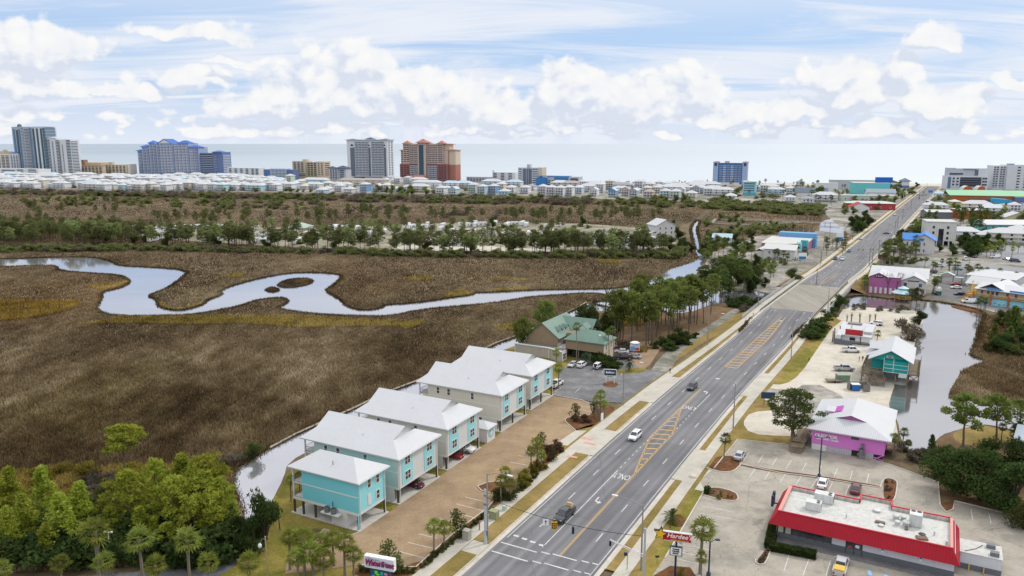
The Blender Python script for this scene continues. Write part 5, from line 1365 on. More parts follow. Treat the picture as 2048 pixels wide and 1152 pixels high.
for k,x in enumerate((2.0,4.4,6.0,7.7,11.6,14.8,19.0,21.5,24.0,28,31,35,38.5)):window(root,"-y",3.0,x,3.7,1.2,1.7,1,m_frame,m_glassb,sash=False)
def ystair(x0,y0,z0,x1,y1,z1,w):stair(root,(x0,y0,z0),(x1,y1,z1),w,max(4,int(abs(z1-z0)/.25)),m_yellow,"yellow_stair")
ystair(-4.2,12,6.2,-1.6,4.0,3.4,1.8);ystair(-1.8,1.6,3.3,-4.6,-1.2,.3,1.6)
b=MB();b.box(-3.0,1.0,3.1,-.4,4.2,3.35);b.box(-5.5,12,6.0,-2.5,15,6.2)
railing(b,[(-.5,.9),(-3.0,.9),(-3.0,4.2)],3.3,1.1,n_bal=4,r=.06);railing(b,[(-5.4,15),(-5.4,12)],6.2,1.1,n_bal=4,r=.06);b.build("stair_landing",m_yellow,root)
for x,y,z in((-5.4,12.2,6),(-5.4,14.8,6),(-2.6,12.2,6),(-3.0,1.1,3.1),(-3,4.1,3.1),(-.6,1.1,3.1),(-3.2,8,4.6)):
 p=MB();p.box(x-.15,y-.15,.1,x+.15,y+.15,z);p.build("post",m_orange,root)
root=bld("warehouse","white low warehouse with broad flat roof behind the bay-front restaurant","warehouse",12.5,421,rz=rad(-50))
b=MB();b.box(0,0,.1,20,26,5.2);b.build("wall",m_whitew,root)
b=MB();gable(b,-.6,20.6,-.6,26.6,5.2,1.2,axis="x");ro=b.build("roof",m_roofw,root)
b=MB();b.obox(4,-.7,3.0,1.2,1.0,1.2);b.obox(12.5,-.6,2.2,1.3,.9,1.1);b.build("wall_unit",m_acgrey,root)
root=bld("warehouse","white annex with pale sand roof and blue awning, right of the low warehouse","warehouse",33,404,rz=rad(-50))
b=MB();b.box(0,0,.1,26,20,4.4);b.build("wall",m_stucco,root)
b=MB();b.poly([(-.4,-.4,4.45),(26.4,-.4,4.45),(26.4,20.4,4.7),(-.4,20.4,4.7)]);b.build("roof",mat("sandy_roof_gravel",(.60,.55,.46),.9,.1,.3,dirt=.2),root)
b=MB();b.box(14,-1.4,2.6,22,-.02,2.9);b.build("awning",m_blueroof,root)
root=bld("entrance_canopy","open entrance pavilion with pale aqua roofs between the pink hall and yellow stairs","pavilion",-1.4,424,rz=rad(-38))
for x in(0.2,3.6,8.4,12.0):
 p=MB();p.box(x-.18,-.18,.1,x+.18,.18,4.2 if 3<x<9 else 3.2);p.build("post",m_timber,root)
b=MB();gable(b,3.0,9.0,-1.4,1.6,4.2,1.3,axis="y",th=.12);b.box(-.8,-1.2,3.2,2.99,1.3,3.4);b.box(9.01,-1.2,3.2,12.8,1.3,3.4);b.build("roof",m_aqroof,root)
b=MB();gable_tri(b,"-y",-.9,3.4,8.6,4.2,1.1);b.box(3.6,-.5,3.5,8.4,-.4,4.1);b.build("gable_board",m_cream,root)
# ==== COAST: TOWERS, BEACH HOUSES, SHOPS UP THE ROAD
def fm(name,c,**k):return mat(name,c,k.pop("rough",.75),k.pop("var",.06),k.pop("scale",.05),**k)
f_glassblue=fm("sky_blue_tower_glass",(.10,.17,.26),rough=.25,spec=.6)
f_glassteal=fm("deep_teal_tower_glass",(.02,.075,.11),rough=.25,spec=.6)
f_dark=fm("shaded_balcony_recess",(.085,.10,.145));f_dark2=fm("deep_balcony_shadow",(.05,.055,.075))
f_bluegrey=fm("blue_grey_tower_stucco",(.36,.43,.54));f_white=fm("hazy_white_tower_stucco",(.60,.62,.66));f_warm=fm("warm_white_tower_stucco",(.62,.58,.52))  # bluish distance haze mixed into the blue-grey and white
f_beige=fm("beige_tower_stucco",(.50,.44,.33));f_tan=fm("tan_tower_stucco",(.50,.42,.31));f_brown=fm("brown_tower_stucco",(.24,.16,.13))
f_lav=fm("lavender_blue_stucco",(.31,.39,.56));f_lavd=fm("deep_blue_stucco",(.12,.17,.33));f_broof=fm("cobalt_tile_roof",(.06,.15,.47))  # lavender cast is distance haze painted over the blue walls
f_navyroof=fm("slate_navy_roof",(.06,.08,.16));f_grey=fm("slate_grey_strip",(.13,.16,.21));f_palegrey=fm("pale_grey_tower_stucco",(.45,.48,.54))
f_sand=fm("sandstone_tower_stucco",(.50,.405,.36));f_maroon=fm("brick_red_tower_base",(.26,.12,.12));f_brick=fm("sunlit_brick_end_wall",(.36,.155,.12));f_terra=fm("terracotta_roof",(.40,.175,.135))  # sandstone greyed so the wall colour carries haze
f_hotelblue=fm("bright_blue_hotel_wall",(.04,.20,.48));f_orange=fm("orange_roof_edge",(.52,.26,.10));f_creamw=fm("cream_end_wall",(.56,.475,.37))
CZ=rad(-20)
class Tower:
 """local frame: x along the inland face (left to right), y towards the sea, z up; sizes come from the photo's proportions"""
 def __init__(s,label,pl,pb,name="apartment_tower",cat="tower",rz=CZ,depth=20):
  p=G(pl,pb);s.m=(p.y*CP+CAMH*SP)/FPX;s.pl,s.pb=pl,pb
  s.k=1.0/(math.cos(-rz)+((pl-1024)/FPX)*math.sin(-rz));s.d=depth
  s.root=thing(name,label,cat,p,rz)
  s.wallpart=None
 def X(s,px):return(px-s.pl)*s.m*s.k
 def Z(s,py):return(s.pb-py)*s.m
 def block(s,a,b,top,m,bot=None,y0=0.0,d=None,name="wall"):
  q=MB();q.box(s.X(a),y0,0 if bot is None else s.Z(bot),s.X(b),s.d if d is None else d,s.Z(top))
  o=q.build(name,m,s.root)
  if s.wallpart is None:s.wallpart=o
  return o
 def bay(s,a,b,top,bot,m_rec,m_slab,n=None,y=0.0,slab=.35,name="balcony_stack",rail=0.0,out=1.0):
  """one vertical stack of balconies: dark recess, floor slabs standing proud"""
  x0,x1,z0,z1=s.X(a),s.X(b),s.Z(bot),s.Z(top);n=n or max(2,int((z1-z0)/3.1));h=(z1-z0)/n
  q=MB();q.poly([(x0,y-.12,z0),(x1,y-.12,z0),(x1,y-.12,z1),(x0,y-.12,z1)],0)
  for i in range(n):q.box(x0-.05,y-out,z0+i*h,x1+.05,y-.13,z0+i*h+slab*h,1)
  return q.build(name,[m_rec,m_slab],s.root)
 def strip(s,a,b,top,bot,m,y=0.0,name="glass_strip"):
  q=MB();q.box(s.X(a),y-.35,s.Z(bot),s.X(b),y-.01,s.Z(top));return q.build(name,m,s.root)
 def side(s,px_at,f0,f1,top,bot,m_rec,m_slab,n=None,name="side_window_stack",slab=.45):
  """stack on the right end wall; f0..f1 share of the depth"""
  x=s.X(px_at);z0,z1=s.Z(bot),s.Z(top);n=n or max(2,int((z1-z0)/3.1));h=(z1-z0)/n
  q=MB();q.poly([(x+.1,s.d*f0,z0),(x+.1,s.d*f1,z0),(x+.1,s.d*f1,z1),(x+.1,s.d*f0,z1)],0)
  for i in range(n):q.box(x+.11,s.d*f0,z0+i*h,x+.5,s.d*f1,z0+i*h+slab*h,1)
  return q.build(name,[m_rec,m_slab],s.root)
 def cap(s,a,b,z,top,m,name="roof",ov=1.5,y0=None,y1=None,flat=.0):
  q=MB();x0,x1=s.X(a)-ov,s.X(b)+ov;ya=-ov if y0 is None else y0;yb=s.d+ov if y1 is None else y1
  ax="x" if x1-x0>=yb-ya else "y";w=min(x1-x0,yb-ya)/2
  hip(q,x0,x1,ya,yb,s.Z(z),s.Z(top)-s.Z(z),axis=ax,ins=w*.98,fascia=.6);return q.build(name,m,s.root)
 def rowwin(s,a,b,top,bot,n,m_rec,m_slab,**k):return s.bay(a,b,top,bot,m_rec,m_slab,n=n,name="window_row",out=.4,**k)
T=Tower("beige stepped hotel at the far left edge behind the tall glass tower",-30,347,depth=26)
T.block(-30,22,308,f_warm);T.block(-30,14,303,f_beige,bot=309,y0=1,d=20,name="penthouse");T.block(8,12,300,f_beige,bot=303.5,y0=3,d=9,name="lift_tower")
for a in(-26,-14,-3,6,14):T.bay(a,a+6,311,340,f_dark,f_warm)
T.block(22.2,38,306,f_white,d=22);T.cap(22,38,306,303.5,f_broof)
for a in(24,29,34):T.bay(a,a+3,311,340,f_dark,f_white)
T=Tower("tallest pale blue glass tower at the left, with curved side and rounded crown",31,348,depth=30)
T.block(31,46,257,f_bluegrey,y0=3);T.block(46,71,256,f_bluegrey,y0=0);T.block(71,96,257,f_white,y0=2)
for a,b in((33,37),(46.5,50)):T.strip(a,b,260,346,f_glassblue,y=3 if a<46 else 0)
T.strip(39,43,262,340,f_glassteal,y=3)
T.bay(51,56,258,344,f_glassblue,f_white);T.bay(57.5,66,260,344,f_dark,f_white);T.strip(67,70.5,258,344,f_glassblue)
for a in(72,79,86.5):T.strip(a,a+3.6,259,346,f_glassteal,y=2)
T.bay(90.8,95.8,258,346,f_glassteal,f_bluegrey,y=2,slab=.2)
T.side(96,.05,.9,258,344,f_glassteal,f_bluegrey)
q=MB();q.lathe([(4.5,T.Z(257)),(4.5,T.Z(253)),(3,T.Z(250.5)),(0,T.Z(249.8))],12,0,T.X(43),8);q.build("crown",f_grey,T.root)
T.block(30,97,255.6,f_bluegrey,bot=256.8,y0=4,d=26,name="parapet")
T=Tower("low white podium with square openings at the foot of the tallest glass tower",-20,350,name="hotel_podium",cat="building",depth=30)
T.block(-20,74,337,f_white);T.rowwin(4,30,339,347,2,f_grey,f_white);T.rowwin(34,46,338,346,2,f_grey,f_white);T.rowwin(55,70,337.6,346,2,f_grey,f_white)
T=Tower("white tower with two dark vertical strips, right beside the tallest glass tower",97,349,depth=24)
T.block(97,120,277.5,f_white);T.cap(98,117,277.5,275,f_palegrey);T.block(120,145,280.5,f_white,y0=1.5)
T.bay(102,106,281,346,f_glassteal,f_white);T.bay(110,112.5,284,346,f_dark,f_white);T.bay(117.5,123.5,282,346,f_glassteal,f_white,y=-.2)
T.bay(128,130,290,344,f_dark,f_white,y=1.5);T.bay(136.5,144.5,281,346,f_glassteal,f_white,y=1.5);T.side(145,.1,.8,284,346,f_glassteal,f_white)
T=Tower("brown and tan stepped condominium with orange roof edge, left of two tan blocks",153,348.5,name="condominium",cat="building",depth=22)
T.block(153,167,326,f_brown);T.block(160,167,320,f_brown,bot=326.1,y0=3,d=14,name="penthouse");T.block(167.2,201,325,f_tan,y0=5,d=26);T.block(157,209,331,f_tan,y0=-3,d=4)
T.block(156,209.5,329.6,f_orange,bot=331.1,y0=-3.5,d=4.5,name="roof_edge")
for a in range(159,208,7):T.bay(a,a+4.5,332.5,347,f_dark2,f_tan,y=-3)
T.block(194,201.5,326,f_tan,bot=331,y0=2,d=9,name="lift_tower")
T=Tower("cream balconied condominium right of the orange-edged tan block",209.5,348.8,name="condominium",cat="building",depth=20)
T.block(209.5,254,329,f_beige);T.block(217,224,324.5,f_beige,bot=329.1,y0=3,d=9,name="lift_tower");T.block(254.2,259,328,f_warm,y0=2)
for a in(212,219,226,233,240,247):T.bay(a,a+3.6,331,346,f_dark2,f_beige)
T=Tower("big blue resort stepping up to a central gable, many rounded balconies and cobalt roofs",277,349,name="resort_hotel",depth=28)
segs=[(277,287,302),(287,302,294),(302,317,287),(317,350,287.5),(350,378,287),(378,396,295),(396,420,306),(420,438,304)]
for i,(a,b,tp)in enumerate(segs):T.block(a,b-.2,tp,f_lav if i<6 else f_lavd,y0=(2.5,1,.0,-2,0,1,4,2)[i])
for a,b,z,tp in((277,285,302,299.5),(286,300,294,290),(301,312,287,282),(358,377,287,282),(379,396,295,291),(421,436,304,301)):T.cap(a,b,z,tp,f_broof,y1=18)
q=MB();gable(q,T.X(320),T.X(348),-3.5,24,T.Z(287.5),T.Z(279)-T.Z(287.5),axis="y",th=1.0);q.build("gable_roof",f_broof,T.root)
q=MB();gable_tri(q,"-y",-2.6,T.X(322),T.X(346),T.Z(287.5),T.Z(280.2)-T.Z(287.5));q.build("gable_wall",f_white,T.root)
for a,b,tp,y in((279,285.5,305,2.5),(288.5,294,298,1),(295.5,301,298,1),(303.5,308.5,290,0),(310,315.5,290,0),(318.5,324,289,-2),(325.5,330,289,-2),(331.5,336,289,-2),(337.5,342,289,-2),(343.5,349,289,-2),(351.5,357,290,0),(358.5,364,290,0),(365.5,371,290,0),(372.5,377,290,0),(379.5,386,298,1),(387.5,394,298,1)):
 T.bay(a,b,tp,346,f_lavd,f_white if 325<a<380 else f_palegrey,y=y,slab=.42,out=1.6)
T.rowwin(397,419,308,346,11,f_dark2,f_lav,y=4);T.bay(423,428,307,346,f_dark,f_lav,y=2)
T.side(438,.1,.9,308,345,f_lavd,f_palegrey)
T.block(275,443,347,f_lavd,bot=351,y0=-9,d=2.4,name="parking_deck")
T=Tower("low white condominium with rows of square windows, right of the blue resort",456,356,name="condominium",cat="building",depth=18)
T.block(456,518,335,f_white)
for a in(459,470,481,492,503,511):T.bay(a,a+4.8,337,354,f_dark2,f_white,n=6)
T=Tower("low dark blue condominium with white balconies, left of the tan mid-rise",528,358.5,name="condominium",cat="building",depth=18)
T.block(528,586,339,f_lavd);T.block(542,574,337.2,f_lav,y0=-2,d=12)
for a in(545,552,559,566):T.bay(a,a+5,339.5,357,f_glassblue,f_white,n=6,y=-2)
T.strip(532,534,341,357,f_hotelblue);T.strip(578,580,341,357,f_hotelblue)
T=Tower("tan ten-storey condominium block with a small roof box, mid left of the grey tower",586,357.5,depth=22)
T.block(586,612,322.5,f_beige);T.block(612,633,324,f_beige,y0=3);T.block(633,648,323,f_creamw,y0=1);T.block(604,612,319,f_beige,bot=322.6,y0=4,d=12,name="lift_tower")
for a in(589,596.5,603.5):T.bay(a,a+4,325,345,f_dark2,f_beige)
for a in(614,620,626.5):T.bay(a,a+4.6,326,352,f_dark2,f_beige,y=3)
for a in(636,642):T.bay(a,a+2.4,326,350,f_dark,f_creamw,y=1)
T.rowwin(588,611,347,353,2,f_dark,f_beige);T.side(648,.15,.8,326,352,f_dark,f_creamw)
T=Tower("small grey apartment block with navy hipped roofs, just left of the big grey tower",659,360.5,depth=20)
T.block(659,676,336,f_palegrey);T.block(676,691,337,f_palegrey,y0=2);T.cap(659,668,336,332.5,f_navyroof,y1=11);T.cap(671,691,336.5,331.5,f_navyroof)
for a in(661,666,671):T.bay(a,a+3,339,358,f_dark2,f_palegrey)
T.bay(679,687,340,358,f_dark,f_palegrey,y=2)
T=Tower("big grey and white tower with three arched dark strips and small navy hipped caps",696,355.5,depth=24)
T.block(696,775,281.5,f_white)
T.block(712,738.5,284,f_palegrey,bot=352,y0=-1.5,d=1);T.block(744,768,284,f_palegrey,bot=352,y0=-1.5,d=1)
for a,b in((702.5,711.5),(737,742),(765.5,772)):T.strip(a,b,296,352,f_grey)
for a,b in((703,709),(736,741),(766,771)):
 x0,x1=T.X(a),T.X(b);z0=T.Z(293);r_=(x1-x0)/2
 q=MB();q.poly([((x0+x1)/2+r_*math.cos(t),-.3,z0+r_*1.05*math.sin(t))for t in np.linspace(0,math.pi,10)]);q.build("arched_window",f_dark2,T.root)
for a in(713,719.5,726,732.5):T.bay(a,a+5.2,285.5,350,f_dark,f_palegrey,y=-1.5,slab=.5)
for a in(745,751,757,762.5):T.bay(a,a+5,285.5,350,f_dark,f_palegrey,y=-1.5,slab=.5)
T.block(694,777,280.4,f_palegrey,bot=281.8,y0=-2,d=26,name="cornice")
for a,b,tp in((699,711,278.8),(734,745,276.2),(762,774,278.8)):T.cap(a,b,280.4 if a!=734 else 279.5,tp,f_navyroof,y1=14)
T.side(775,.15,.4,285,350,f_dark,f_white);T.side(775,.6,.85,285,350,f_dark,f_white)
T.block(690,788,352,f_palegrey,bot=357,y0=-12,d=-1.6,name="parking_deck");T.rowwin(714,770,352.5,355.5,1,f_dark2,f_grey,y=-12)
T=Tower("sandstone and brick-red tower with terracotta roof caps and a green glass centre strip",801,363.5,depth=26)
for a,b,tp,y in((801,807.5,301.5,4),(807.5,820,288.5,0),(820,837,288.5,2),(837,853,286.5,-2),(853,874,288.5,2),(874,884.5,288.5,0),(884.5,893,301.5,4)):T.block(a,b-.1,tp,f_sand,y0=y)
for a,b,tp,y in((800.5,837.2,328,-.2),(852.8,893.6,328,-.2)):T.block(a,b,328,f_maroon,bot=366,y0=y,d=27)
T.strip(839.5,848.5,291,350,f_glassteal,y=-2)
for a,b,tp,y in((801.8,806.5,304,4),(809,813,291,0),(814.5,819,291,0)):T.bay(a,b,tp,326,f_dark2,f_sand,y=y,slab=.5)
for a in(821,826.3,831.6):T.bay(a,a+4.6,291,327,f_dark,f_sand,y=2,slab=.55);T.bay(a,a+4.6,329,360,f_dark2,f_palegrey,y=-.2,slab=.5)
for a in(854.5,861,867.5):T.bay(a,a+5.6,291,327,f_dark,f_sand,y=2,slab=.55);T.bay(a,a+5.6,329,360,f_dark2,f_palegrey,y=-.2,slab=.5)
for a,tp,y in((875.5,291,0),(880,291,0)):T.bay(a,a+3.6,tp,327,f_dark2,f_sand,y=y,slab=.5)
for a in(803,809,814.5,876,881,886.5):T.bay(a,a+3.4,330,358,f_dark2,f_maroon,y=-.2,slab=.5)
q=MB();q.box(T.X(893.05),4,0,T.X(893.05)+.3,T.d,T.Z(329));q.box(T.X(893.05),4,T.Z(328.9),T.X(893.05)+.25,T.d,T.Z(302));q.build("end_wall",[f_brick],T.root)
T.block(884,906,301,f_creamw,bot=329,y0=6,d=27.2,name="end_tower");T.block(884,906,329.1,f_brick,bot=366,y0=5.8,d=27.2,name="end_tower_base")
T.cap(800.5,808,301.5,299.6,f_terra,y0=2);T.cap(886,906,301,298.8,f_terra,y0=4);T.cap(808,819,288.3,282.5,f_terra,y1=14);T.cap(836,854,286.3,278.8,f_terra,y0=-5,y1=16);T.cap(875,886,288.3,282.5,f_terra,y1=14)
T.block(884.5,895,289.5,f_creamw,bot=302,y0=6,d=22,name="upper_end");T.cap(885,896,289.5,288.3,f_terra,y0=4)
q=MB();hip(q,T.X(826),T.X(858),-16,-2,T.Z(356),6.5,fascia=1);q.build("porch_roof",f_terra,T.root);T.block(828,856,356.3,f_maroon,bot=366,y0=-15,d=-3,name="porch_wall")
def lowblock(label,pl,pr,top,base,body,rec,n=3,step=7,w=4.5,depth=18,name="condominium",roof=None,roofm=None,slabm=None):
 T=Tower(label,pl,base,name=name,cat="building",depth=depth);T.block(pl,pr,top,body)
 a=pl+1.5
 while a+w<pr:T.bay(a,a+w,top+1.6,base-1.5,rec,slabm or body,n=n);a+=step
 if roof:T.cap(pl,pr,top,roof,roofm or f_navyroof)
 return T
lowblock("long low grey-white motel on the beach, left of the white block with the emblem",933,983,353.5,364,f_palegrey,f_dark,3,6,4)
T=lowblock("plain white beach block with three windowed bays and a dark emblem on its wall",985,1030,344.5,365,f_white,f_dark,6,15,7)
T.strip(1004.5,1008,347,356,f_dark2,name="emblem");T.block(985,988,341,f_white,bot=344.6,d=6,name="lift_tower")
T=Tower("grey mid-rise with charcoal strips and a beige end wall",1036,371,depth=24)
T.block(1036,1075,335.5,f_palegrey);T.block(1075.1,1083,335,f_creamw,y0=.5);T.block(1054,1060,329,f_palegrey,bot=336,y0=-1,d=8,name="lift_tower")
for a,b in((1046,1052),(1053.2,1056),(1057,1063)):T.strip(a,b,338,369,f_grey)
for a in(1037.5,1064.5,1069.5):T.bay(a,a+5 if a<1060 else a+4.2,338,368,f_dark,f_white,slab=.55)
T=Tower("low hotel with bright blue upper band beside the grey mid-rise",1072,373,name="hotel",cat="hotel",depth=18)
T.block(1072,1092,355.5,f_hotelblue);T.block(1092,1155,353,f_palegrey,y0=5,d=24);T.strip(1106,1134,354.5,360,f_hotelblue,y=5,name="blue_band");T.block(1072,1135,352,f_hotelblue,bot=353.3,y0=4,d=22,name="roof_edge")
for a in(1093,1101,1109,1117,1125):T.bay(a,a+6,360.5,371,f_dark,f_white,n=3,y=5)
T.bay(1138,1152,356,371,f_dark2,f_grey,n=4,y=5)
T=Tower("blue twelve-storey hotel with rounded white-capped ends, alone on the beach",1425,368,name="hotel",cat="hotel",depth=20)
T.block(1425,1492,326.5,f_hotelblue);
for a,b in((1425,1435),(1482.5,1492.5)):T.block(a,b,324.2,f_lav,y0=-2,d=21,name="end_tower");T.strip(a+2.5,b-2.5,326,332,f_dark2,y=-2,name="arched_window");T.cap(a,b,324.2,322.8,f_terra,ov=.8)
for a in(1437,1444.5,1452,1459.5,1467,1474.5):T.bay(a,a+6,329,364,f_lavd,f_white if a in(1444.5,1459.5)else f_lav,n=10)
T.block(1435,1482,326,f_terra,bot=327,y0=-1.2,d=0,name="roof_band");T.block(1447,1456,322.5,f_palegrey,bot=326.4,y0=4,d=12,name="roof_plant")
T.block(1432,1478,364.5,f_white,bot=368,y0=-4,d=-1,name="porch")
T=Tower("pale teal four-storey beach house right of the blue hotel",1485,391,name="beach_house",cat="house",depth=16)
T.block(1485,1511,363.5,fm("pale_teal_house_wall",(.32,.60,.62)));T.block(1485,1511,385,fm("mid_teal_house_wall",(.10,.40,.48)),bot=391.3,y0=-.4,d=16);T.rowwin(1487,1508,366,384,4,f_glassblue,fm("pale_teal_house_wall",(.32,.60,.62)));T.block(1484,1512,362.7,f_white,bot=363.6,y0=-1,d=17,name="roof")
T=Tower("white hotel with dark glazed upper floors and set-back roof terrace, right of the road end",1893,379,name="hotel",cat="hotel",rz=rad(-12),depth=24)
T.block(1893,1973,352,f_white);T.block(1895,1973,337.5,f_palegrey,bot=352.1,y0=5,d=20,name="upper_storeys");T.block(1895,1910,336,f_white,bot=338,y0=5,d=20,name="parapet");T.block(1955,1973,337,f_white,bot=352,y0=4,d=14,name="parapet")
T.strip(1894,1900,354,376,f_lavd);T.bay(1918,1960,354.5,373,f_dark2,f_grey,n=4,slab=.3)
for a in(1903,1911,1962,1967):T.bay(a,a+4.5,355,373,f_glassteal,f_white,n=3)
T.rowwin(1898,1925,346.5,350,1,f_dark2,f_grey,y=5);T.strip(1948,1956,340,351,f_grey,y=5,name="stair");T.block(1924,1950,337.5,f_glassblue,bot=338.3,y0=3,d=6,name="canopy")
T=Tower("plain white hotel slab with stacked balconies on its left edge, at the right frame edge",1984,379,name="hotel",cat="hotel",rz=rad(-12),depth=28)
T.block(1984,2010,331.5,f_white,y0=2);T.block(2010,2110,330,f_white);T.block(2014,2026,328,f_lavd,bot=330.1,y0=5,d=12,name="roof_plant")
for a in(1985,1990.5,1998,2003.5):T.bay(a,a+3.6,334,375,f_dark2,f_palegrey,y=2,slab=.5)
for a in(2031,2045,2060):T.bay(a,a+5.5,334,378,f_glassteal,f_white,n=8,slab=.5)
T=Tower("white beach pavilion with grey hipped roof at the end of the road",1803,377,name="beach_pavilion",cat="pavilion",rz=rad(-12),depth=14)
T.block(1803,1818,362,f_white);T.cap(1802,1820,362,356.5,f_grey,ov=1);T.block(1780,1803,367,f_palegrey,y0=2);T.block(1803,1818,371,f_lavd,bot=376,y0=-.3,d=14.2,name="base_band")
#  beach houses
HC=dict(white=(.66,.67,.68),cream=(.62,.57,.44),yellow=(.64,.53,.26),blue=(.16,.32,.52),pale_blue=(.42,.56,.66),aqua=(.34,.60,.62),green=(.44,.58,.44),pink=(.56,.42,.36),grey=(.38,.40,.44),beige=(.52,.45,.35))
HM={k:fm(k+"_beach_house_wall",v)for k,v in HC.items()}
m_hroof=fm("white_beach_house_roof",(.50,.51,.53));m_hroofg=fm("grey_beach_house_roof",(.30,.31,.34));m_hroofb=fm("pale_blue_beach_house_roof",(.40,.52,.62));m_hroofs=fm("silver_beach_house_roof",(.52,.54,.57));m_hroofbr=fm("brown_grey_beach_house_roof",(.36,.32,.29))
HR=dict(white=m_hroof,grey=m_hroofg,blue=m_hroofb,silver=m_hroofs,brown=m_hroofbr)
def proto_house(W,D,H,kind):
 root=thing("beach_house","x","house",(0,-500,0))
 b=MB();b.box(-W/2,0,2.0,W/2,D,H)
 if kind=="gable":gable_tri(b,"-y",0,-W/2,W/2,H,W*.28);gable_tri(b,"+y",D,-W/2,W/2,H,W*.28)
 b.build("wall",HM["white"],root)
 b=MB()
 if kind=="gable":gable(b,-W/2-.6,W/2+.6,-.8,D+.8,H-.1,W*.28+.25,axis="y",th=.3)
 else:hip(b,-W/2-.8,W/2+.8,-.8,D+.8,H+.2,min(W,D)*.26,axis="x" if W>=D else "y",fascia=.4)
 b.build("roof",m_hroof,root)
 b=MB()
 for x in np.linspace(-W/2+.2,W/2-.2,4):
  b.box(x-.18,-1.9,0,x+.18,-1.6,H-.2)
 for z in np.arange(2.0,H-2,3.0):b.box(-W/2,-2.0,z,W/2,-.02,z+.3);b.box(-W/2,-2.02,z+.9,W/2,-1.9,z+1.15)
 b.box(-W/2+.3,.5,.05,W/2-.3,D-.3,2.0)
 b.build("porch",f_white,root)
 for z in np.arange(2.4,H-2,3.0):
  for x in(-W*.28,W*.02,W*.3):
   q=MB();q.box(x-.75,-.14,z+.5,x+.75,-.01,z+2.1);q.build("window",f_dark2,root)
 return root
PH={"low":proto_house(13,12,6.0,"hip"),"hip":proto_house(12,12,8.6,"hip"),"tall":proto_house(11,12,11.6,"hip"),"gable":proto_house(10,13,8.6,"gable"),"wide":proto_house(26,13,8.0,"hip"),"long":proto_house(44,13,9.0,"hip")}
KD={"low":"low","hip":"hipped","tall":"tall","gable":"gabled","wide":"broad","long":"long row"}
def hz(px):
 for lim,nm in((90,"under the tallest glass tower"),(205,"in front of the tan blocks at the left"),(280,"left of the blue-roofed resort"),(450,"in front of the blue-roofed resort"),(525,"in front of the low white condominium"),(690,"in front of the tan mid-rise"),(795,"in front of the big grey tower"),(920,"in front of the brick-red tower"),(1035,"before the white emblem block"),(1170,"before the low hotel with the blue band"),(1420,"before the open beach left of the blue hotel"),(1560,"at the foot of the lone blue hotel"),(3000,"near the upper end of the road")):
  if px<lim:return nm
def house(px,py,kind,wall,roof="white",sc_=1.0,rz=None,label=None):
 lab=label or f"{wall.replace('_',' ')} {KD[kind]} beach house, {roof} roof, {hz(px)}"
 return dup(PH[kind],G(px,py,.05),(CZ if rz is None else rad(rz)),sc_,lab,None if label else lab,swap={"wall":HM[wall],"roof":HR[roof]})
hand=[(577,365,"tall","green","white","slim green house with a small white hipped roof below the dark blue condominium"),(545,371,"wide","blue","blue","low broad house with flat blue roof below the dark blue condominium"),(597,378,"tall","yellow","white","yellow tall house with white hipped roof below the tan mid-rise"),(628,371,"long","aqua","white","long aqua motel with white roof below the tan mid-rise"),(577,380,"hip","white","white","white house left of the yellow one"),(548,382,"hip","white","silver",None),(700,372,"long","cream","brown","long cream townhouse row with brown-grey roof below the big grey tower"),(745,372,"long","beige","brown","beige townhouse row with brown roof between the grey and brick-red towers"),(727,386,"tall","blue","white","blue house with three white balconies below the big grey tower"),(751,384,"gable","white","white",None),(650,386,"low","white","white",None),(640,389,"low","pale_blue","white",None),(676,384,"hip","white","white",None),(696,387,"low","white","white",None),
 (851,377,"long","white","white","large white-roofed hall with grey front below the brick-red tower"),(880,389,"hip","white","white",None),(905,391,"gable","pale_blue","white",None),(900,377,"wide","white","blue",None),(925,377,"wide","cream","blue",None),(944,387,"tall","green","white","pale green tall house with white hipped roof before the white emblem block"),(962,391,"tall","pale_blue","white","light blue three-storey house with stacked porches"),(984,390,"tall","blue","white","deep blue house with white porches beside the light blue three-storey one"),(1006,392,"low","aqua","white",None),(890,385,"low","white","white",None),(1000,380,"hip","cream","silver",None),(1020,388,"hip","white","white",None),
 (1083,391,"tall","white","white",None),(1100,393,"tall","white","white",None),(1118,394,"tall","white","white",None),(1136,393,"tall","white","white",None),(1118,376,"wide","beige","silver","broad beige house with grey roof before the low blue-banded hotel"),(1140,377,"wide","beige","brown",None),(1048,388,"hip","white","white",None),(1060,381,"low","white","grey",None),(1155,388,"hip","pale_blue","silver",None),(1186,393,"gable","white","white",None),(1199,386,"tall","white","silver",None),(1176,384,"wide","white","white",None),(1224,395,"gable","blue","blue","bright blue gabled cottage before the open beach"),(1250,392,"gable","pink","grey",None),(1266,395,"gable","grey","white","grey gabled house with white trim before the open beach"),(1243,381,"wide","grey","grey",None),(1296,398,"hip","pink","brown",None),(1329,396,"hip","aqua","white",None),(1349,397,"hip","green","white",None),(1361,392,"gable","white","white",None),(1340,385,"wide","white","silver",None),(1391,388,"gable","grey","grey","dark grey gabled house before the open beach"),(1381,396,"low","cream","white",None),(1416,391,"hip","white","white",None),(1444,392,"wide","white","white",None),(1425,380,"low","white","grey",None),(1460,402,"low","white","white",None),(1310,382,"low","beige","brown",None),(1375,378,"low","grey","grey",None)]
for h in hand:house(*h[:5],label=h[5])
rr=random.Random(4)
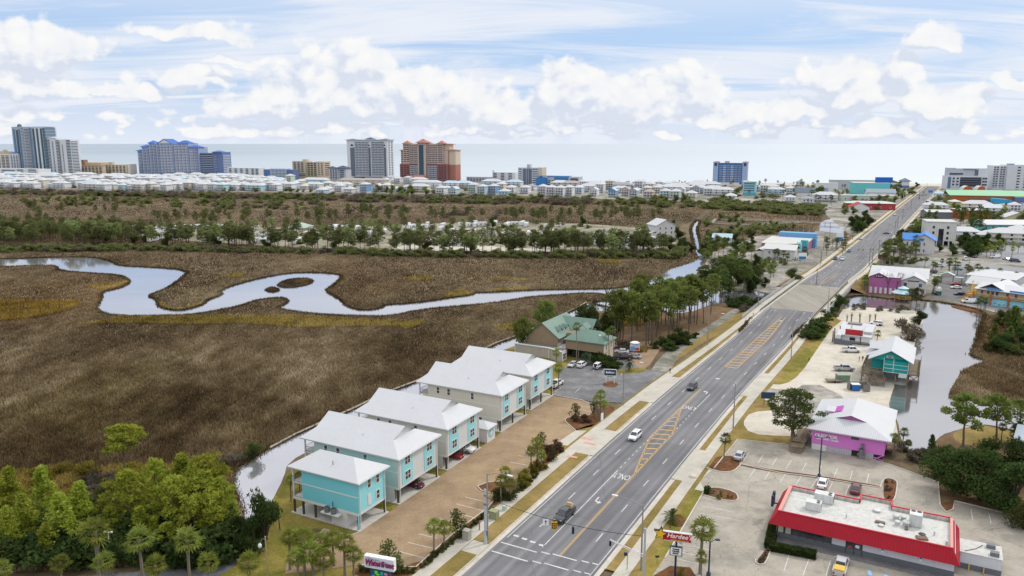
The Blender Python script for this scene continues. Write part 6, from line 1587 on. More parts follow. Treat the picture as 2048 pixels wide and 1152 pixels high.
for row,(y0,x0,x1,st)in enumerate(((357.5,-20,470,17),(361.5,-14,560,15),(366,-20,560,15),(371,-10,540,14),(376,-16,520,16),(380,180,540,17),(377,505,690,16),(366,770,840,22),(382,770,850,20),(372,980,1060,18),(374,1160,1250,26),(378,1165,1425,19),(384.5,1240,1430,21),(373,1280,1420,24),(381,1500,1570,22),(387,1528,1590,24))):
 x=x0
 while x<x1:
  w=rr.choice(["white"]*9+["cream","cream","pale_blue","aqua","white","beige"]);k=rr.choice(["low","hip","hip","hip","tall","wide","wide"])
  yy=y0+3.5*(x/1000 if x<600 else.6)+rr.uniform(-1,1)
  if row<2:k=rr.choice(["wide","wide","long","hip"])
  house(x,yy,k,w,rr.choice(["white"]*8+["silver","blue"]),rr.uniform(.85,1.1));x+=st*(1.6 if k in("wide",)else 2.4 if k=="long" else 1)*rr.uniform(.8,1.25)
for x,y,k,w,rf_ in[(1872,424,"wide","white","white"),(1955,424,"wide","cream","white"),(1985,432,"wide","white","silver"),(2030,425,"hip","white","white"),(1925,482,"wide","white","silver"),(1975,486,"low","white","white"),(2020,489,"wide","cream","white"),(2040,480,"hip","white","white"),(1615,408,"low","white","grey"),(1650,404,"wide","white","white"),(1580,404,"low","white","white"),(1668,398,"low","cream","brown"),(1745,402,"low","white","grey"),(1765,392,"low","white","white"),(1600,372,"low","white","grey"),(1560,376,"low","white","white"),(1880,396,"low","white","blue"),(2035,398,"wide","white","white")]:
 lab=f"small {w} building with {rf_} roof among the trees {'right' if x > 1790 else 'left'} of the upper road"
 house(x,y,k,w,rf_,rr.uniform(.8,1.0),label=lab)["group"]=lab
for k in PH.values():drop(k)
#  shops and blocks up the road
def shop(label,px,py,W,D,H,wall,roofm,rz=None,name="shop",cat="shop",rh=.5,kind="flat",wins=0,z=.05,wm=None,door=False):
 root=thing(name,label,cat,G(px,py,z),RZ if rz is None else rad(rz))
 b=MB();b.box(0,0,0,W,D,H)
 if kind=="gabley":gable_tri(b,"-y",0,0,W,H,rh);gable_tri(b,"+y",D,0,W,H,rh)
 if kind=="gablex":gable_tri(b,"-x",0,0,D,H,rh);gable_tri(b,"+x",W,0,D,H,rh)
 b.build("wall",wall,root);b=MB()
 if kind=="flat":b.box(-.4,-.4,H,W+.4,D+.4,H+.35)
 elif kind=="gabley":gable(b,-.7,W+.7,-.7,D+.7,H-.15,rh+.25,axis="y")
 elif kind=="gablex":gable(b,-.7,W+.7,-.7,D+.7,H-.15,rh+.25,axis="x")
 else:hip(b,-.8,W+.8,-.8,D+.8,H+.2,rh,axis="x" if W>D else "y")
 b.build("roof",roofm,root)
 for k in range(wins):
  window(root,"-y",0,W*(k+.5)/wins,H*.3,min(1.4,W/wins*.5),min(1.5,H*.4),1,m_frame,wm or m_glassb,sash=False)
 return root
root=thing("blue_roof_house","white two-storey house with bright blue gabled metal roof right of the road","house",TW(-20.0,530.0),RZ)
b=MB();b.box(0,0,0,17,9,8.6);gable_tri(b,"-y",0,5.5,17,8.6,3.4);b.box(5.5,.01,8.6,17,9,8.61);b.box(0,9.01,0,11,22,8.6);b.build("wall",m_stucco,root)
b=MB();gable(b,4.8,17.8,-.9,20,8.4,3.9,axis="y",th=.25);gable(b,-.8,11,-.6,14,8.4,3.5,axis="x",th=.25);b.build("roof",m_blueroof,root)
for z in(1.2,5.2):
 for x in(2.5,4.8,9.2,11.6):window(root,"-y",0,x,z,1.1,1.7,1,m_frame,m_glassb)
b=MB();b.box(8.6,-.16,8.9,11.4,-.02,9.4);b.build("name_board",m_navy,root)
root=thing("white_office_block","plain white four-storey block with dark glazed centre strip behind the blue-roofed house","building",G(1850,490),rad(-18))
b=MB();b.box(0,0,3.0,17.6,18,15.2);b.build("wall",m_stucco,root);b=MB();b.box(-.3,-.3,15.2,17.9,18.3,15.7);b.poly([(.3,.3,15.72),(17.3,.3,15.72),(17.3,17.7,15.72),(.3,17.7,15.72)]);b.build("roof",m_memb,root)
b=MB();b.box(7.2,-.12,.1,10.2,-.01,11.0);b.build("glass_strip",m_glass,root)
for z in(4.2,7.6,11.2):
 for x in(4.2,12.6):window(root,"-y",0,x,z,1.1,1.5,1,m_dframe,m_glass,sash=False)
for x in(.4,6.6,10.6,13.8,17.2):
 p=MB();p.box(x-.35,.1,0,x+.35,.8,3.0);p.build("pier",m_stucco,root)
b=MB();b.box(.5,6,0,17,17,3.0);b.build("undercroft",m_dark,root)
root=thing("motel","long turquoise two-storey motel with white gabled roof at the right edge","motel",G(1962,471),rad(-3))
m_mot=mat("motel_turquoise_wall",(.16,.52,.52),.7,.06,.3)
b=MB();b.box(0,0,0,46,12,8.5);gable_tri(b,"-x",0,0,12,8.5,2.4);b.build("wall",m_mot,root);b=MB();gable(b,-.6,46.6,-2.2,13,8.2,3.0,axis="x",th=.25);b.build("roof",m_roofw,root)
b=MB();b.box(0,-2,3.9,46,-.02,4.15);railing(b,[(x,-1.95)for x in range(0,47,4)],4.15,1.0,m=0,n_bal=2,r=.06);b.build("gallery",m_mot,root)
for k in range(9):
 window(root,"-y",0,3+k*5,5.0,1.7,2.0,1,m_frame,m_glassb,sash=False);window(root,"-y",0,3+k*5,1.0,1.7,2.0,1,m_frame,m_glassb,sash=False)
shop("low dark-grey hall with pale roof beyond the white office block",1854,437,21,15,6.0,fm("dark_grey_hall_wall",(.17,.18,.21)),m_roofw,kind="gablex",rh=1.4,rz=-6)
shop("orange-red flat-roofed shop behind the pines on the right",1919,438,26,22,7.5,m_orange,m_roofw,rz=-8,rh=1,wins=4)
shop("small lime-green shop between two white roofs on the right",1901,416,10,10,6.5,fm("lime_shop_wall",(.42,.48,.20)),m_roofw,kind="hip",rh=2.0,rz=-10)
shop("long low white-roofed shop with maroon front right of the road",1862,413,28,16,5.0,fm("maroon_shop_wall",(.26,.06,.10)),m_roofw,rz=-8,wins=5)
shop("cream cottage with white double-gable roof at the right edge",2010,446,20,14,5.0,fm("cream_cottage_wall",(.52,.47,.28)),m_roofw,kind="gabley",rh=4.0,rz=-12,name="cottage",cat="house")
shop("white shop with blue awning beside the white office block",1828,464,9,12,4.2,m_whitew,m_roofw,rz=-10)
root=thing("amusement_arcade","long low arcade with green roof band over orange-red walls below the right-hand hotels","arcade",G(1898,402),rad(-17))
b=MB();b.box(0,0,0,92,26,7.0);b.build("wall",m_orange,root);b=MB();b.poly([(-1,-1.2,7.0),(93,-1.2,7.0),(93,20,12.0),(-1,20,12.0)]);b.poly([(93,20,12),(93,27,7),(-1,27,7),(-1,20,12)]);b.box(-1,-1.2,6.6,93,27,6.99);b.build("roof",fm("mint_green_roof",(.26,.50,.32)),root)
b=MB();b.box(20,-.1,.2,60,-.02,3.4);b.build("shop_front",m_glassb,root)
root=thing("ride_tunnel","bright blue slanted show building with yellow lower edge, right of the road","show building",G(1985,414),rad(-15))
b=MB();b.add([(0,0,2),(14,0,5),(14,10,5),(0,10,2),(0,0,9),(14,0,8),(14,10,8),(0,10,9)],[(0,1,5,4),(1,2,6,5),(2,3,7,6),(3,0,4,7),(4,5,6,7),(3,2,1,0)]);b.add([(14.2,0,1),(28,0,1),(28,9,1),(14.2,9,1),(14.2,0,8),(28,0,4),(28,9,4),(14.2,9,8)],[(0,1,5,4),(1,2,6,5),(2,3,7,6),(3,0,4,7),(4,5,6,7)]);b.build("wall",fm("cyan_blue_show_wall",(.03,.34,.62)),root)
b=MB();b.box(-.2,-.2,.4,14,10,1.9);b.build("base_band",fm("lemon_yellow_band",(.62,.58,.08)),root)
shop("blue and white low shop at the right frame edge",2030,405,20,14,6,m_hotpink if False else f_lavd,m_roofw,rz=-12)
for k,(px,w_)in enumerate(((1935,12),(1962,10))):
 root=thing("vaulted_stall",("red-arched vaulted stall roof before the white hotel","second vaulted stall, plain orange arch, before the white hotel")[k],"stall",G(px,387),rad(-12))
 b=MB();n=9;P=[(w_/2*math.cos(a),6*math.sin(a))for a in np.linspace(0,math.pi,n)]
 b.add([(x,0,4+z)for x,z in P]+[(x,14,4+z)for x,z in P],[(i,i+1,n+i+1,n+i)for i in range(n-1)]);b.build("vault",m_stucco,root)
 b=MB();b.poly([(x,-.05,4+z)for x,z in P]);b.box(-w_/2,0,0,w_/2,13.9,4);b.build("arch_wall",m_orange,root)
shop("grey wide hall below the vaulted stalls",1925,391,50,16,6,f_grey,f_palegrey,rz=-12)
root=thing("teal_showroom","big plain teal box building with blue rooftop billboard, left of the road end","store",G(1705,395),rad(-14))
m_ts=fm("bright_teal_store_wall",(.14,.52,.52));b=MB();b.box(0,0,0,42,30,18);b.build("wall",m_ts,root);b=MB();b.box(.5,.5,18,41.5,29.5,18.3);b.build("roof",m_memb,root)
b=MB();b.box(26,8,18.4,46,9,25);b.build("billboard",fm("cobalt_billboard",(.02,.12,.50)),root)
shop("white annex with grey shed roof in front of the teal box building",1733,398,32,14,8,m_whitew,fm("steel_grey_shed_roof",(.28,.31,.36)),rz=-14,kind="gablex",rh=4)
shop("long pale-green store front below the teal box building",1682,402,58,14,6.5,fm("pale_green_store_wall",(.46,.53,.47)),m_roofw,rz=-12,wins=6)
shop("long red-walled store with white roof left of the road",1692,419,46,18,6.5,fm("barn_red_store_wall",(.40,.05,.06)),m_roofw,rz=-14,kind="hip",rh=1.8,wins=5)
shop("white gabled shop with red roof planes beside the red-walled store",1701,424,17,16,5.0,m_whitew,fm("barn_red_roof",(.45,.035,.05)),rz=-14,kind="gabley",rh=4.2)
shop("large grey-roofed white hall among palms left of the road",1588,393,40,16,5.5,m_whitew,f_grey,rz=-14,kind="gablex",rh=5.5)
shop("plain white block behind the dark cypress",1634,386,26,14,13,m_whitew,m_memb,rz=-14)
shop("long low beach-front store, grey with white fascia",1661,378,62,20,13,f_palegrey,m_memb,rz=-14,wins=6)
root=thing("boarding_house","long white house with twin outside stairs and small lean-to, left of the road","house",TW(-89.2,463.5),RZ)
b=MB();b.box(0,0,0,17.0,12,6.2);gable_tri(b,"+x",17.0,0,12,6.2,2.2);b.box(-6,3,0,-.01,12,4.0);b.build("wall",m_stucco,root)
b=MB();gable(b,-.6,17.8,-.8,13,6.0,2.5,axis="x");gable(b,-6.6,-.02,2.4,12.6,3.9,1.6,axis="y");b.build("roof",fm("pale_old_roof",(.55,.56,.55)),root)
for x in(3.0,13.6):window(root,"-y",0,x,3.2,1.3,1.5,1,m_frame,m_glassb)
b=MB();b.poly(wrect("-y",0,7.6,8.8,2.3,4.6,.03));b.build("door",m_glass,root)
stair(root,(3.4,-.9,.1),(7.4,-.9,2.3),1.2,8,m_white);stair(root,(13.0,-.9,.1),(9.0,-.9,2.3),1.2,8,m_white)
b=MB();b.box(7.3,-1.6,2.1,9.1,-.02,2.3);railing(b,[(7.3,-1.55),(9.1,-1.55)],2.3,1.0,n_bal=4);b.build("stair_landing",m_white,root)
root=thing("beach_store","pink store with white roof, blue parapet and teal corner tower, left of the road","store",TW(-97,494),RZ)
b=MB();b.box(0,0,0,25,34,5.6);b.build("wall",m_hotpink,root);b=MB();b.poly([(-.4,-.4,5.65),(14,-.4,5.65),(25.4,8,5.65),(25.4,34.4,6.2),(-.4,34.4,6.2)]);b.box(-.4,-.4,5.4,25.4,34.4,5.6);b.build("roof",m_memb,root)
b=MB();b.box(4,34.6,0,27,42,9.0);b.build("parapet_wall",fm("store_blue_parapet",(.14,.33,.58)),root)
b=MB();b.lathe([(2.2,0),(2.2,8.2),(0,8.3)],14,0,25.0,2.0);b.lathe([(1.6,0),(1.6,7.2),(0,7.3)],12,1,22.4,.4);b.build("corner_tower",[mat("teal_tower_paint",(.02,.27,.30),.7,.1),m_tqbat],root)
b=MB();b.box(2,-8,0,22,-3,3.4);b.box(1.4,-8.6,3.4,22.6,-2.4,3.7);b.build("side_canopy",m_stucco,root)
shop("small blue-grey cottage among trees left of the creek mouth",1425,486,12,9,4.0,HM["pale_blue"],m_hroofb,rz=-20,kind="gablex",rh=2.2,name="cottage",cat="house")
root=thing("campground_lodge","white three-storey lodge with broad gabled roof at the creek edge of the campground","house",G(1312,481),rad(20))
b=MB();b.box(0,0,0,15,12,10.5);gable_tri(b,"-y",0,0,15,10.5,3.5);b.box(-5,0,0,-.02,11,5.2);b.build("wall",m_stucco,root);b=MB();gable(b,-.8,15.8,-.8,13,10.3,4.0,axis="y");b.poly([(-5.6,-.6,4.9),(.0,-.6,6.6),(.0,11.4,6.6),(-5.6,11.4,4.9)]);b.build("roof",m_roofw,root)
for z in(1.2,4.4,7.4):
 for x in(3,7.5,12):window(root,"-y",0,x,z,1.2,1.5,1,m_frame,m_glassb,sash=False)
root=thing("campground_hall","pale green low hall with pyramid roof in the middle of the campground","hall",G(597,462),rad(-10))
b=MB();b.box(-7,-7,0,7,7,3.4);b.build("wall",m_cream,root);b=MB();hip(b,-9,9,-9,9,3.4,4.0);b.build("roof",fm("sage_green_roof",(.33,.42,.36)),root)
root=thing("boardwalk","long weathered timber boardwalk on posts crossing the marsh beyond the cottage","boardwalk",(0,0,0))
for pts in([(1424,446),(1432,438),(1530,441),(1600,444),(1680,448)],[(1424,446),(1500,450),(1545,447),(1600,445)]):
 b=MB();g_=[G(*p,1.2)for p in pts]
 for a,c in zip(g_[:-1],g_[1:]):
  d=(c-a);L=d.length;d.normalize();n_=Vector((-d.y,d.x,0))
  b.prism([tuple((a+n_*1.1)[:2]),tuple((c+n_*1.1)[:2]),tuple((c-n_*1.1)[:2]),tuple((a-n_*1.1)[:2])],1.2,1.4,bottom=True)
  for sgn in(-1,1):
   b.tube(a+n_*sgn*1.05+Vector((0,0,1.1)),c+n_*sgn*1.05+Vector((0,0,1.1)),.09,n=4)
   for i in range(int(L/4)):
    q=a+d*i*4+n_*sgn*1.05;b.tube((q.x,q.y,-.2),(q.x,q.y,2.3),.10,n=4)
 b.build("walkway_span",mat("silvered_boardwalk_timber",(.33,.30,.26),.85,.2),root)
# ==== TREES AND PLANTS
F_PINE_N=foliage("bright_pine_needles",(.12,.155,.018),(.50,.54,.085),.28,.7)
F_PINE=foliage("pine_needles",(.066,.092,.024),(.27,.31,.085),.30,.6)
F_PINE_D=foliage("dark_pine_needles",(.042,.066,.022),(.16,.20,.06),.25,.7)
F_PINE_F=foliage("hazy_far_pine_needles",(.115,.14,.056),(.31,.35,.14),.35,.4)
F_OAK=foliage("oak_leaves",(.022,.042,.014),(.105,.145,.045),.25,.6)
F_SHRUB=foliage("shrub_leaves",(.040,.050,.018),(.135,.150,.050),.35,.6)
F_GREY=foliage("grey_winter_twigs",(.085,.073,.058),(.22,.185,.145),.35,.5)
F_YELL=foliage("yellow_green_shrub",(.12,.105,.018),(.32,.27,.055),.3,.5)
F_PALM=foliage("palm_fronds",(.070,.098,.015),(.36,.40,.095),.25,1.2)
F_PALMD=foliage("shaded_palm_fronds",(.050,.072,.020),(.21,.25,.075),.3,1.2)  # deeper green variant of the palm fronds
F_CYC=foliage("blue_green_fronds",(.025,.050,.028),(.09,.14,.075),.2,.7)
F_DEAD=foliage("dead_brown_fronds",(.12,.085,.05),(.26,.19,.11),.2,.7)
F_HEDGEB=foliage("brown_ornamental_grass",(.075,.045,.03),(.21,.13,.085),.3,.8)
m_bark=mat("grey_brown_pine_bark",(.135,.105,.08),.9,.3,1.5)
m_barkd=mat("dark_branch_bark",(.06,.05,.04),.9,.3,1.5)
m_ptrunk=mat("grey_palm_trunk",(.21,.18,.145),.9,.3,2.5)
m_snag=mat("bleached_dead_wood",(.33,.29,.24),.9,.2,1.5)
def leaf_tris(clumps,seed,flat=.0):
 """clumps: (centre, radii, count, leaf length); leaves fill a shell of each clump"""
 r=np.random.default_rng(seed);out=[]
 for c,rd,n,ls in clumps:
  d=r.normal(size=(n,3));d/=np.linalg.norm(d,axis=1)[:,None]
  rr_=r.uniform(.35,1.0,n)**.6
  p=np.array(c)+d*rr_[:,None]*np.array(rd)
  a=r.normal(size=(n,3))+d*.9;a[:,2]+=.25;a/=np.linalg.norm(a,axis=1)[:,None]
  b=np.cross(a,r.normal(size=(n,3)));b/=np.linalg.norm(b,axis=1)[:,None]
  s=ls*r.uniform(.6,1.4,n)[:,None]
  V=np.stack([p-b*s*.42,p+b*s*.42,p+a*s],1)
  out.append(V.reshape(-1,3))
 return np.concatenate(out)
def pine(seed,h,crown0,spread,n_cl,per,leaf,m_,cl=(1.1,.75),trunk=.2,conical=0.0,lean=.04,forks=0,name="pine_tree",lowlimbs=0):
 rnd=random.Random(seed)
 root=thing(name,"x","tree",(0,-600,0))
 pts,rs=[],[]
 lx,ly=rnd.uniform(-1,1)*lean*h,rnd.uniform(-1,1)*lean*h
 for i in range(7):
  f=i/6;pts.append((lx*f*f+rnd.uniform(-.01,.01)*h,ly*f*f+rnd.uniform(-.01,.01)*h,f*h*.97));rs.append(trunk*(1-f*.82)+.02)
 b=MB();b.path(pts,rs,6);clumps=[]
 def at_h(f):
  k=min(5,int(f*6));g=f*6-k;p,q=Vector(pts[k]),Vector(pts[k+1]);return p.lerp(q,g)
 for i in range(n_cl):
  f=crown0+(1-crown0)*((i+rnd.random())/n_cl)
  base=at_h(min(.99,f));g=(f-crown0)/(1-crown0)
  prof=(1-g)*(.3+.7*min(1,g*5))if conical>.5 else math.sqrt(max(0.03,1-(2*g-.9)**2/1.25))
  R_=spread*prof*rnd.uniform(.35,1.0);th=i*2.399+rnd.uniform(-.5,.5)
  tip=base+Vector((R_*math.cos(th),R_*math.sin(th),R_*rnd.uniform(-.05,.35)))
  b.path([base-Vector((0,0,R_*.12)),(base+tip)/2+Vector((0,0,-.04*R_)),tip],[trunk*.30*(1-g*.5),trunk*.2,.02],4,caps=False)
  sx=cl[0]*rnd.uniform(.7,1.25);clumps.append((tip,(sx,sx,cl[1]*rnd.uniform(.7,1.2)),int(per*rnd.uniform(.7,1.3)),leaf))
 for i in range(lowlimbs):
  f=rnd.uniform(crown0*.55,crown0*.95);base=at_h(f);th=rnd.uniform(0,6.28);R_=spread*rnd.uniform(.2,.5)
  b.path([base,base+Vector((R_*math.cos(th),R_*math.sin(th),rnd.uniform(-.3,.3)))],[.05,.015],4,caps=False)
 clumps.append((Vector(pts[-1]),(cl[0]*.7,cl[0]*.7,cl[1]),per,leaf))
 b.build("trunk",m_bark,root)
 tri_mesh("crown",leaf_tris(clumps,seed),m_,root)
 return root
def bushy(seed,h,w,n_cl,per,leaf,m_,name="shrub",trunk=.15,t0=.12,bark=None):
 rnd=random.Random(seed);root=thing(name,"x","shrub" if name=="shrub" else "tree",(0,-600,0))
 b=MB();clumps=[]
 for i in range(n_cl):
  th,f=i*2.399,(i+.5)/n_cl;z=h*(t0+(.92-t0)*((i*.618)%1.0));k=math.sin(math.pi*min(.97,max(.12,z/h*.9+.08)))**.7
  R_=w/2*k*math.sqrt(f)*rnd.uniform(.75,1.05);c=Vector((R_*math.cos(th),R_*math.sin(th),z))
  sx=w*rnd.uniform(.14,.23);clumps.append((c,(sx,sx,sx*.8),int(per*rnd.uniform(.7,1.3)),leaf))
  if i%2==0:b.path([(0,0,0),c*.5+Vector((0,0,h*.08)),c],[trunk,trunk*.5,.02],4,caps=False)
 b.build("trunk",bark or m_barkd,root)
 tri_mesh("crown",leaf_tris(clumps,seed),m_,root)
 return root
def palm(seed,h,n,fl,m_,trunk=.17,skirt=0,fan=True,name="palm_tree",lean=.05,droop=.5):
 r=random.Random(seed);root=thing(name,"x","palm",(0,-600,0))
 lx,ly=r.uniform(-1,1)*lean*h,r.uniform(-1,1)*lean*h
 b=MB();pts=[(lx*(i/4)**2,ly*(i/4)**2,h*i/4)for i in range(5)]
 b.path(pts,[trunk*1.25,trunk,trunk*.95,trunk*.95,trunk*1.15],8)
 b.build("trunk",m_ptrunk,root)
 def fronds(n,el0,el1,L,dr,seed2):
  q=random.Random(seed2);V=[]
  top=Vector(pts[-1])
  for i in range(n):
   th=i*2.399+q.uniform(-.2,.2);el=math.radians(el0+(el1-el0)*((i+.5)/n))+q.uniform(-.12,.12)
   d=Vector((math.cos(th)*math.cos(el),math.sin(th)*math.cos(el),math.sin(el)));side=Vector((-math.sin(th),math.cos(th),0));up=side.cross(d)*-1
   LL=L*q.uniform(.8,1.15)
   if fan:
    hub=top+d*LL*.5+Vector((0,0,-dr*.05*LL))
    w=side*.03
    V+=[top-w,top+w,hub]
    for k in range(-3,4):
     a=k*.46*q.uniform(.85,1.1);dd=(d*math.cos(a)+side*math.sin(a));tip=hub+dd*LL*.58*(1-.05*abs(k))+Vector((0,0,-dr*LL*(.16+.04*abs(k))))
     ww=(d*math.sin(a)*-1+side*math.cos(a))*LL*.05
     mid=hub+dd*LL*.3+Vector((0,0,.02*LL))
     V+=[hub,mid-ww,mid+ww,mid-ww,tip,mid+ww]
   else:
    P=[top+d*LL*f+Vector((0,0,-dr*LL*f*f))for f in(0,.25,.5,.75,1)]
    for k in range(4):
     for j in range(4):
      f=j/4;p=P[k].lerp(P[k+1],f);t_=(P[k+1]-P[k]).normalized();wl=LL*.24*math.sin(math.pi*min(.95,(k+f)/4*.85+.12))
      for sg in(-1,1):
       tip=p+(side*sg*.8+t_*.6)*wl+Vector((0,0,-.08*LL*dr));ww=t_*LL*.03
       V+=[p-ww,p+ww,tip]
  return np.array([tuple(v)for v in V])
 tri_mesh("crown",fronds(n,86,-48,fl,droop,seed),m_,root)
 if skirt:tri_mesh("dead_fronds",fronds(skirt,-35,-72,fl*.75,.5,seed+5),F_DEAD,root)
 return root
def bare(seed,h,w,name="bare_tree",m_=None,leaves=0):
 r=random.Random(seed);root=thing(name,"x","tree",(0,-600,0));b=MB();cl=[]
 def grow(p,d,L,rad_,lev):
  q=p+d*L;b.path([p,q],[rad_,rad_*.6],4,caps=False)
  if lev==0:
   cl.append((q,(.5,.5,.4),leaves,.16));return
  for k in range(3 if lev>1 else 4):
   e=Vector((r.uniform(-1,1),r.uniform(-1,1),r.uniform(.1,.9))).normalized();grow(q,(d*.55+e*.75*w).normalized(),L*.62,rad_*.55,lev-1)
 grow(Vector((0,0,0)),Vector((r.uniform(-.08,.08),r.uniform(-.08,.08),1)),h*.42,h*.016,3)
 b.build("trunk",m_ or m_barkd,root)
 if leaves:tri_mesh("crown",leaf_tris(cl,seed),F_GREY,root)
 return root
PT=[pine(100+i,13.0,.50+.06*(i%3),2.5+.3*(i%2),24,52,.42,F_PINE,(.95,.5),.15,lowlimbs=8)for i in range(5)]
PN=[pine(200+i,10.5,.20+.05*(i%3),3.0,40,70,.38,F_PINE_N,(.85,.58),.15,conical=1 if i%2 else 0)for i in range(5)]
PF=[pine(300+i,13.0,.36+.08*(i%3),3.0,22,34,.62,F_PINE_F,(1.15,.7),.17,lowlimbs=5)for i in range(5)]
OK_=[bushy(400+i,9,11,34,120,.50,F_OAK,"oak_tree",.3,.2)for i in range(3)]
SH=[bushy(420+i,3.0,4.4,14,55,.45,F_SHRUB)for i in range(4)]
SG=[bushy(440+i,2.6,4.4,13,48,.40,F_GREY)for i in range(3)]
SY=[bushy(460+i,2.2,3.6,10,50,.38,F_YELL)for i in range(2)]
PA=[palm(500+i,5.2+.5*i,34,1.8,F_PALM,.17,7,droop=.28)for i in range(4)]
PAS=[palm(520+i,10.5,26,1.6,F_PALMD,.14,10,droop=.6)for i in range(2)]
CY=[palm(530+i,.9,30,1.9,F_CYC,.28,0,fan=False,name="cycad",droop=.45)for i in range(2)]
PP=[palm(540+i,3.2,34,2.7,F_CYC,.30,6,fan=False,name="palm_tree",droop=.75)for i in range(2)]
BT=[bare(560+i,9,1.0)for i in range(2)]
YT=[pine(580+i,3.6,.25,.9,14,34,.22,F_SHRUB,(.45,.45),.04,name="young_tree")for i in range(3)]
PROTOS=PT+PN+PF+OK_+SH+SG+SY+PA+PAS+CY+PP+BT+YT
TR=random.Random(21)
def plant(P,px,py,h=None,base=None,label=None,group=None,m_=None,sx=None,z=.05,name=None):
 p=P[TR.randrange(len(P))]if isinstance(P,list)else P
 k=1.0 if h is None else h/base
 k*=TR.uniform(.97,1.03);s=(k*(sx or 1),k*(sx or 1),k)
 o=dup(p,G(px,py,z),TR.uniform(0,6.28),s,label,group,swap={"crown":m_}if m_ else None)
 if p not in PROTOS:drop(p)
 return o
def belt(P,n,poly,h0,h1,base,label,m_=None,sx=(.9,1.2),excl=(),z=.05,mass=None):
 a=np.array(poly);x0,y0=a.min(0);x1,y1=a.max(0);k=0;t=0
 while k<n and t<n*60:
  t+=1;q=np.array([[TR.uniform(x0,x1),TR.uniform(y0,y1)]])
  if not inpoly(q,poly)[0]or any(inpoly(q,e)[0]for e in excl):continue
  if mass is not None:
   h=TR.uniform(h0,h1)/base;w=h*TR.uniform(*sx);mass.append((TR.choice(P),G(q[0][0],q[0][1],z),TR.uniform(0,6.28),w,h));k+=1;continue
  plant(P,q[0][0],q[0][1],TR.uniform(h0,h1),base,label,label,m_,TR.uniform(*sx),z);k+=1
M_SHR,M_GRY,M_PIN=[],[],[]
def build_mass(items,name,label,cat,mats,trunks):
 """plants nobody could count: one object"""
 T_,Vq,Fq=[],[],[]
 for P,loc,a,w,h in items:
  ks={k.name.split(".")[0]:k for k in KIDS[P.name]};R3=np.array([[math.cos(a)*w,-math.sin(a)*w,0],[math.sin(a)*w,math.cos(a)*w,0],[0,0,h]])
  me=ks["crown"].data;c=np.empty(len(me.vertices)*3,np.float32);me.vertices.foreach_get("co",c);T_.append(c.reshape(-1,3)@R3.T+np.array(loc))
  if trunks:
   me=ks["trunk"].data;c=np.empty(len(me.vertices)*3,np.float32);me.vertices.foreach_get("co",c);o=len(Vq);Vq.extend((c.reshape(-1,3)@R3.T+np.array(loc)).tolist())
   Fq.extend([[i+o for i in p.vertices]for p in me.polygons])
 T_=np.concatenate(T_)
 if not trunks:o=tri_mesh(name,T_,mats)
 else:
  n=len(Vq);nt_=len(T_)//3;me=bpy.data.meshes.new(name);me.from_pydata(Vq+T_.tolist(),[],Fq+(np.arange(nt_*3).reshape(-1,3)+n).tolist())
  for m_ in mats:me.materials.append(m_)
  me.polygons.foreach_set("material_index",[1]*len(Fq)+[0]*nt_);me.update();o=link(bpy.data.objects.new(name,me))
 tag(o,label,cat,kind="stuff")
# --- lower left: young pines, undergrowth, palms
for i,(x,y,h)in enumerate([(28,1040,10),(93,1046,10.5),(60,1090,9),(163,1068,9.5),(20,1120,9),(133,1112,10.5),(95,1130,7),(268,1068,11.5),(313,1032,10.5),(345,1060,10),(372,1022,11.5),(420,1040,12),(352,1080,11),(392,1100,9.5),(312,1100,6),(445,1060,9.5),(402,1066,11),(285,1098,7.5),(340,1112,6),(425,1092,9),(228,1085,6.5),(182,1105,6),(330,1018,8),(-20,1060,10),(395,1040,10.5),(440,1082,8.5),(462,1068,6.5),(375,1122,6),(50,1062,7),(215,1060,6)]):
 plant(PN,x,y,h,10.5,"bushy bright green pine in the young stand at the lower left corner","young pines in the lower left stand",None,TR.uniform(.95,1.2))
belt(SH,62,[(-40,1080),(100,1075),(230,1085),(300,1068),(430,1075),(480,1085),(470,1120),(430,1132),(200,1140),(-40,1150)],2.5,5.0,3.0,"dark undergrowth bush beneath the young pines at the lower left",F_OAK,(.9,1.4))
belt(SH,22,[(180,1010),(260,1000),(300,1020),(290,1060),(170,1080)],2.2,3.6,3.0,"green bush among the young pines at the lower left",F_SHRUB)
belt(SY,26,[(0,960),(130,945),(260,945),(440,935),(452,970),(300,985),(180,1040),(60,1030),(0,1010)],1.6,2.6,2.2,"yellow-green marsh shrub behind the young pines at the lower left")
belt(SG,14,[(190,955),(235,960),(240,985),(180,1020),(100,1010)],1.6,2.4,2.6,"pale grey twiggy shrub behind the young pines at the lower left")
plant(pine(610,11.5,.62,3.4,24,120,.36,F_PINE_N,(1.0,.45),.17,lean=.02,lowlimbs=3),252,962,11.2,11.5,"lone tall pine with bare trunk and flat bright crown standing in the marsh",None,None,1.35)
for x,y,h,lab in[(200,1172,9,"leftmost of the tall palms along the bottom edge, beside the small lamp post"),(287,1168,8.6,"tall upright palm at the bottom edge in front of the young pines"),(380,1166,8.2,"palm with strongly leaning trunk at the bottom edge"),(127,1190,5.6,"squat palm with yellow dead frond at the bottom left edge"),(213,1192,6,"low palm between two taller ones at the bottom edge"),(320,1190,6.4,"broad low palm at the bottom edge in front of the leaning one"),(420,1192,6.2,"round-headed palm at the bottom edge near the canal end"),(7,1195,6,"palm in the bottom left corner of the view"),(500,1215,7,"palm whose head just rises over the bottom edge left of the lawn lamp")]:
 plant(PA,x,y,h,6.6,lab,None,None,1.08)
plant(OK_[0],528,1092,9.5,9,"dark dense oak at the end of the canal left of the turquoise house",None,None,.52);plant(OK_[1],505,1108,6.5,9,"dark bush-like oak below the canal-end oak",None,None,.62);plant(OK_[2],470,1100,6,9,"dark oak between the young pines and the canal end",None,None,.6)
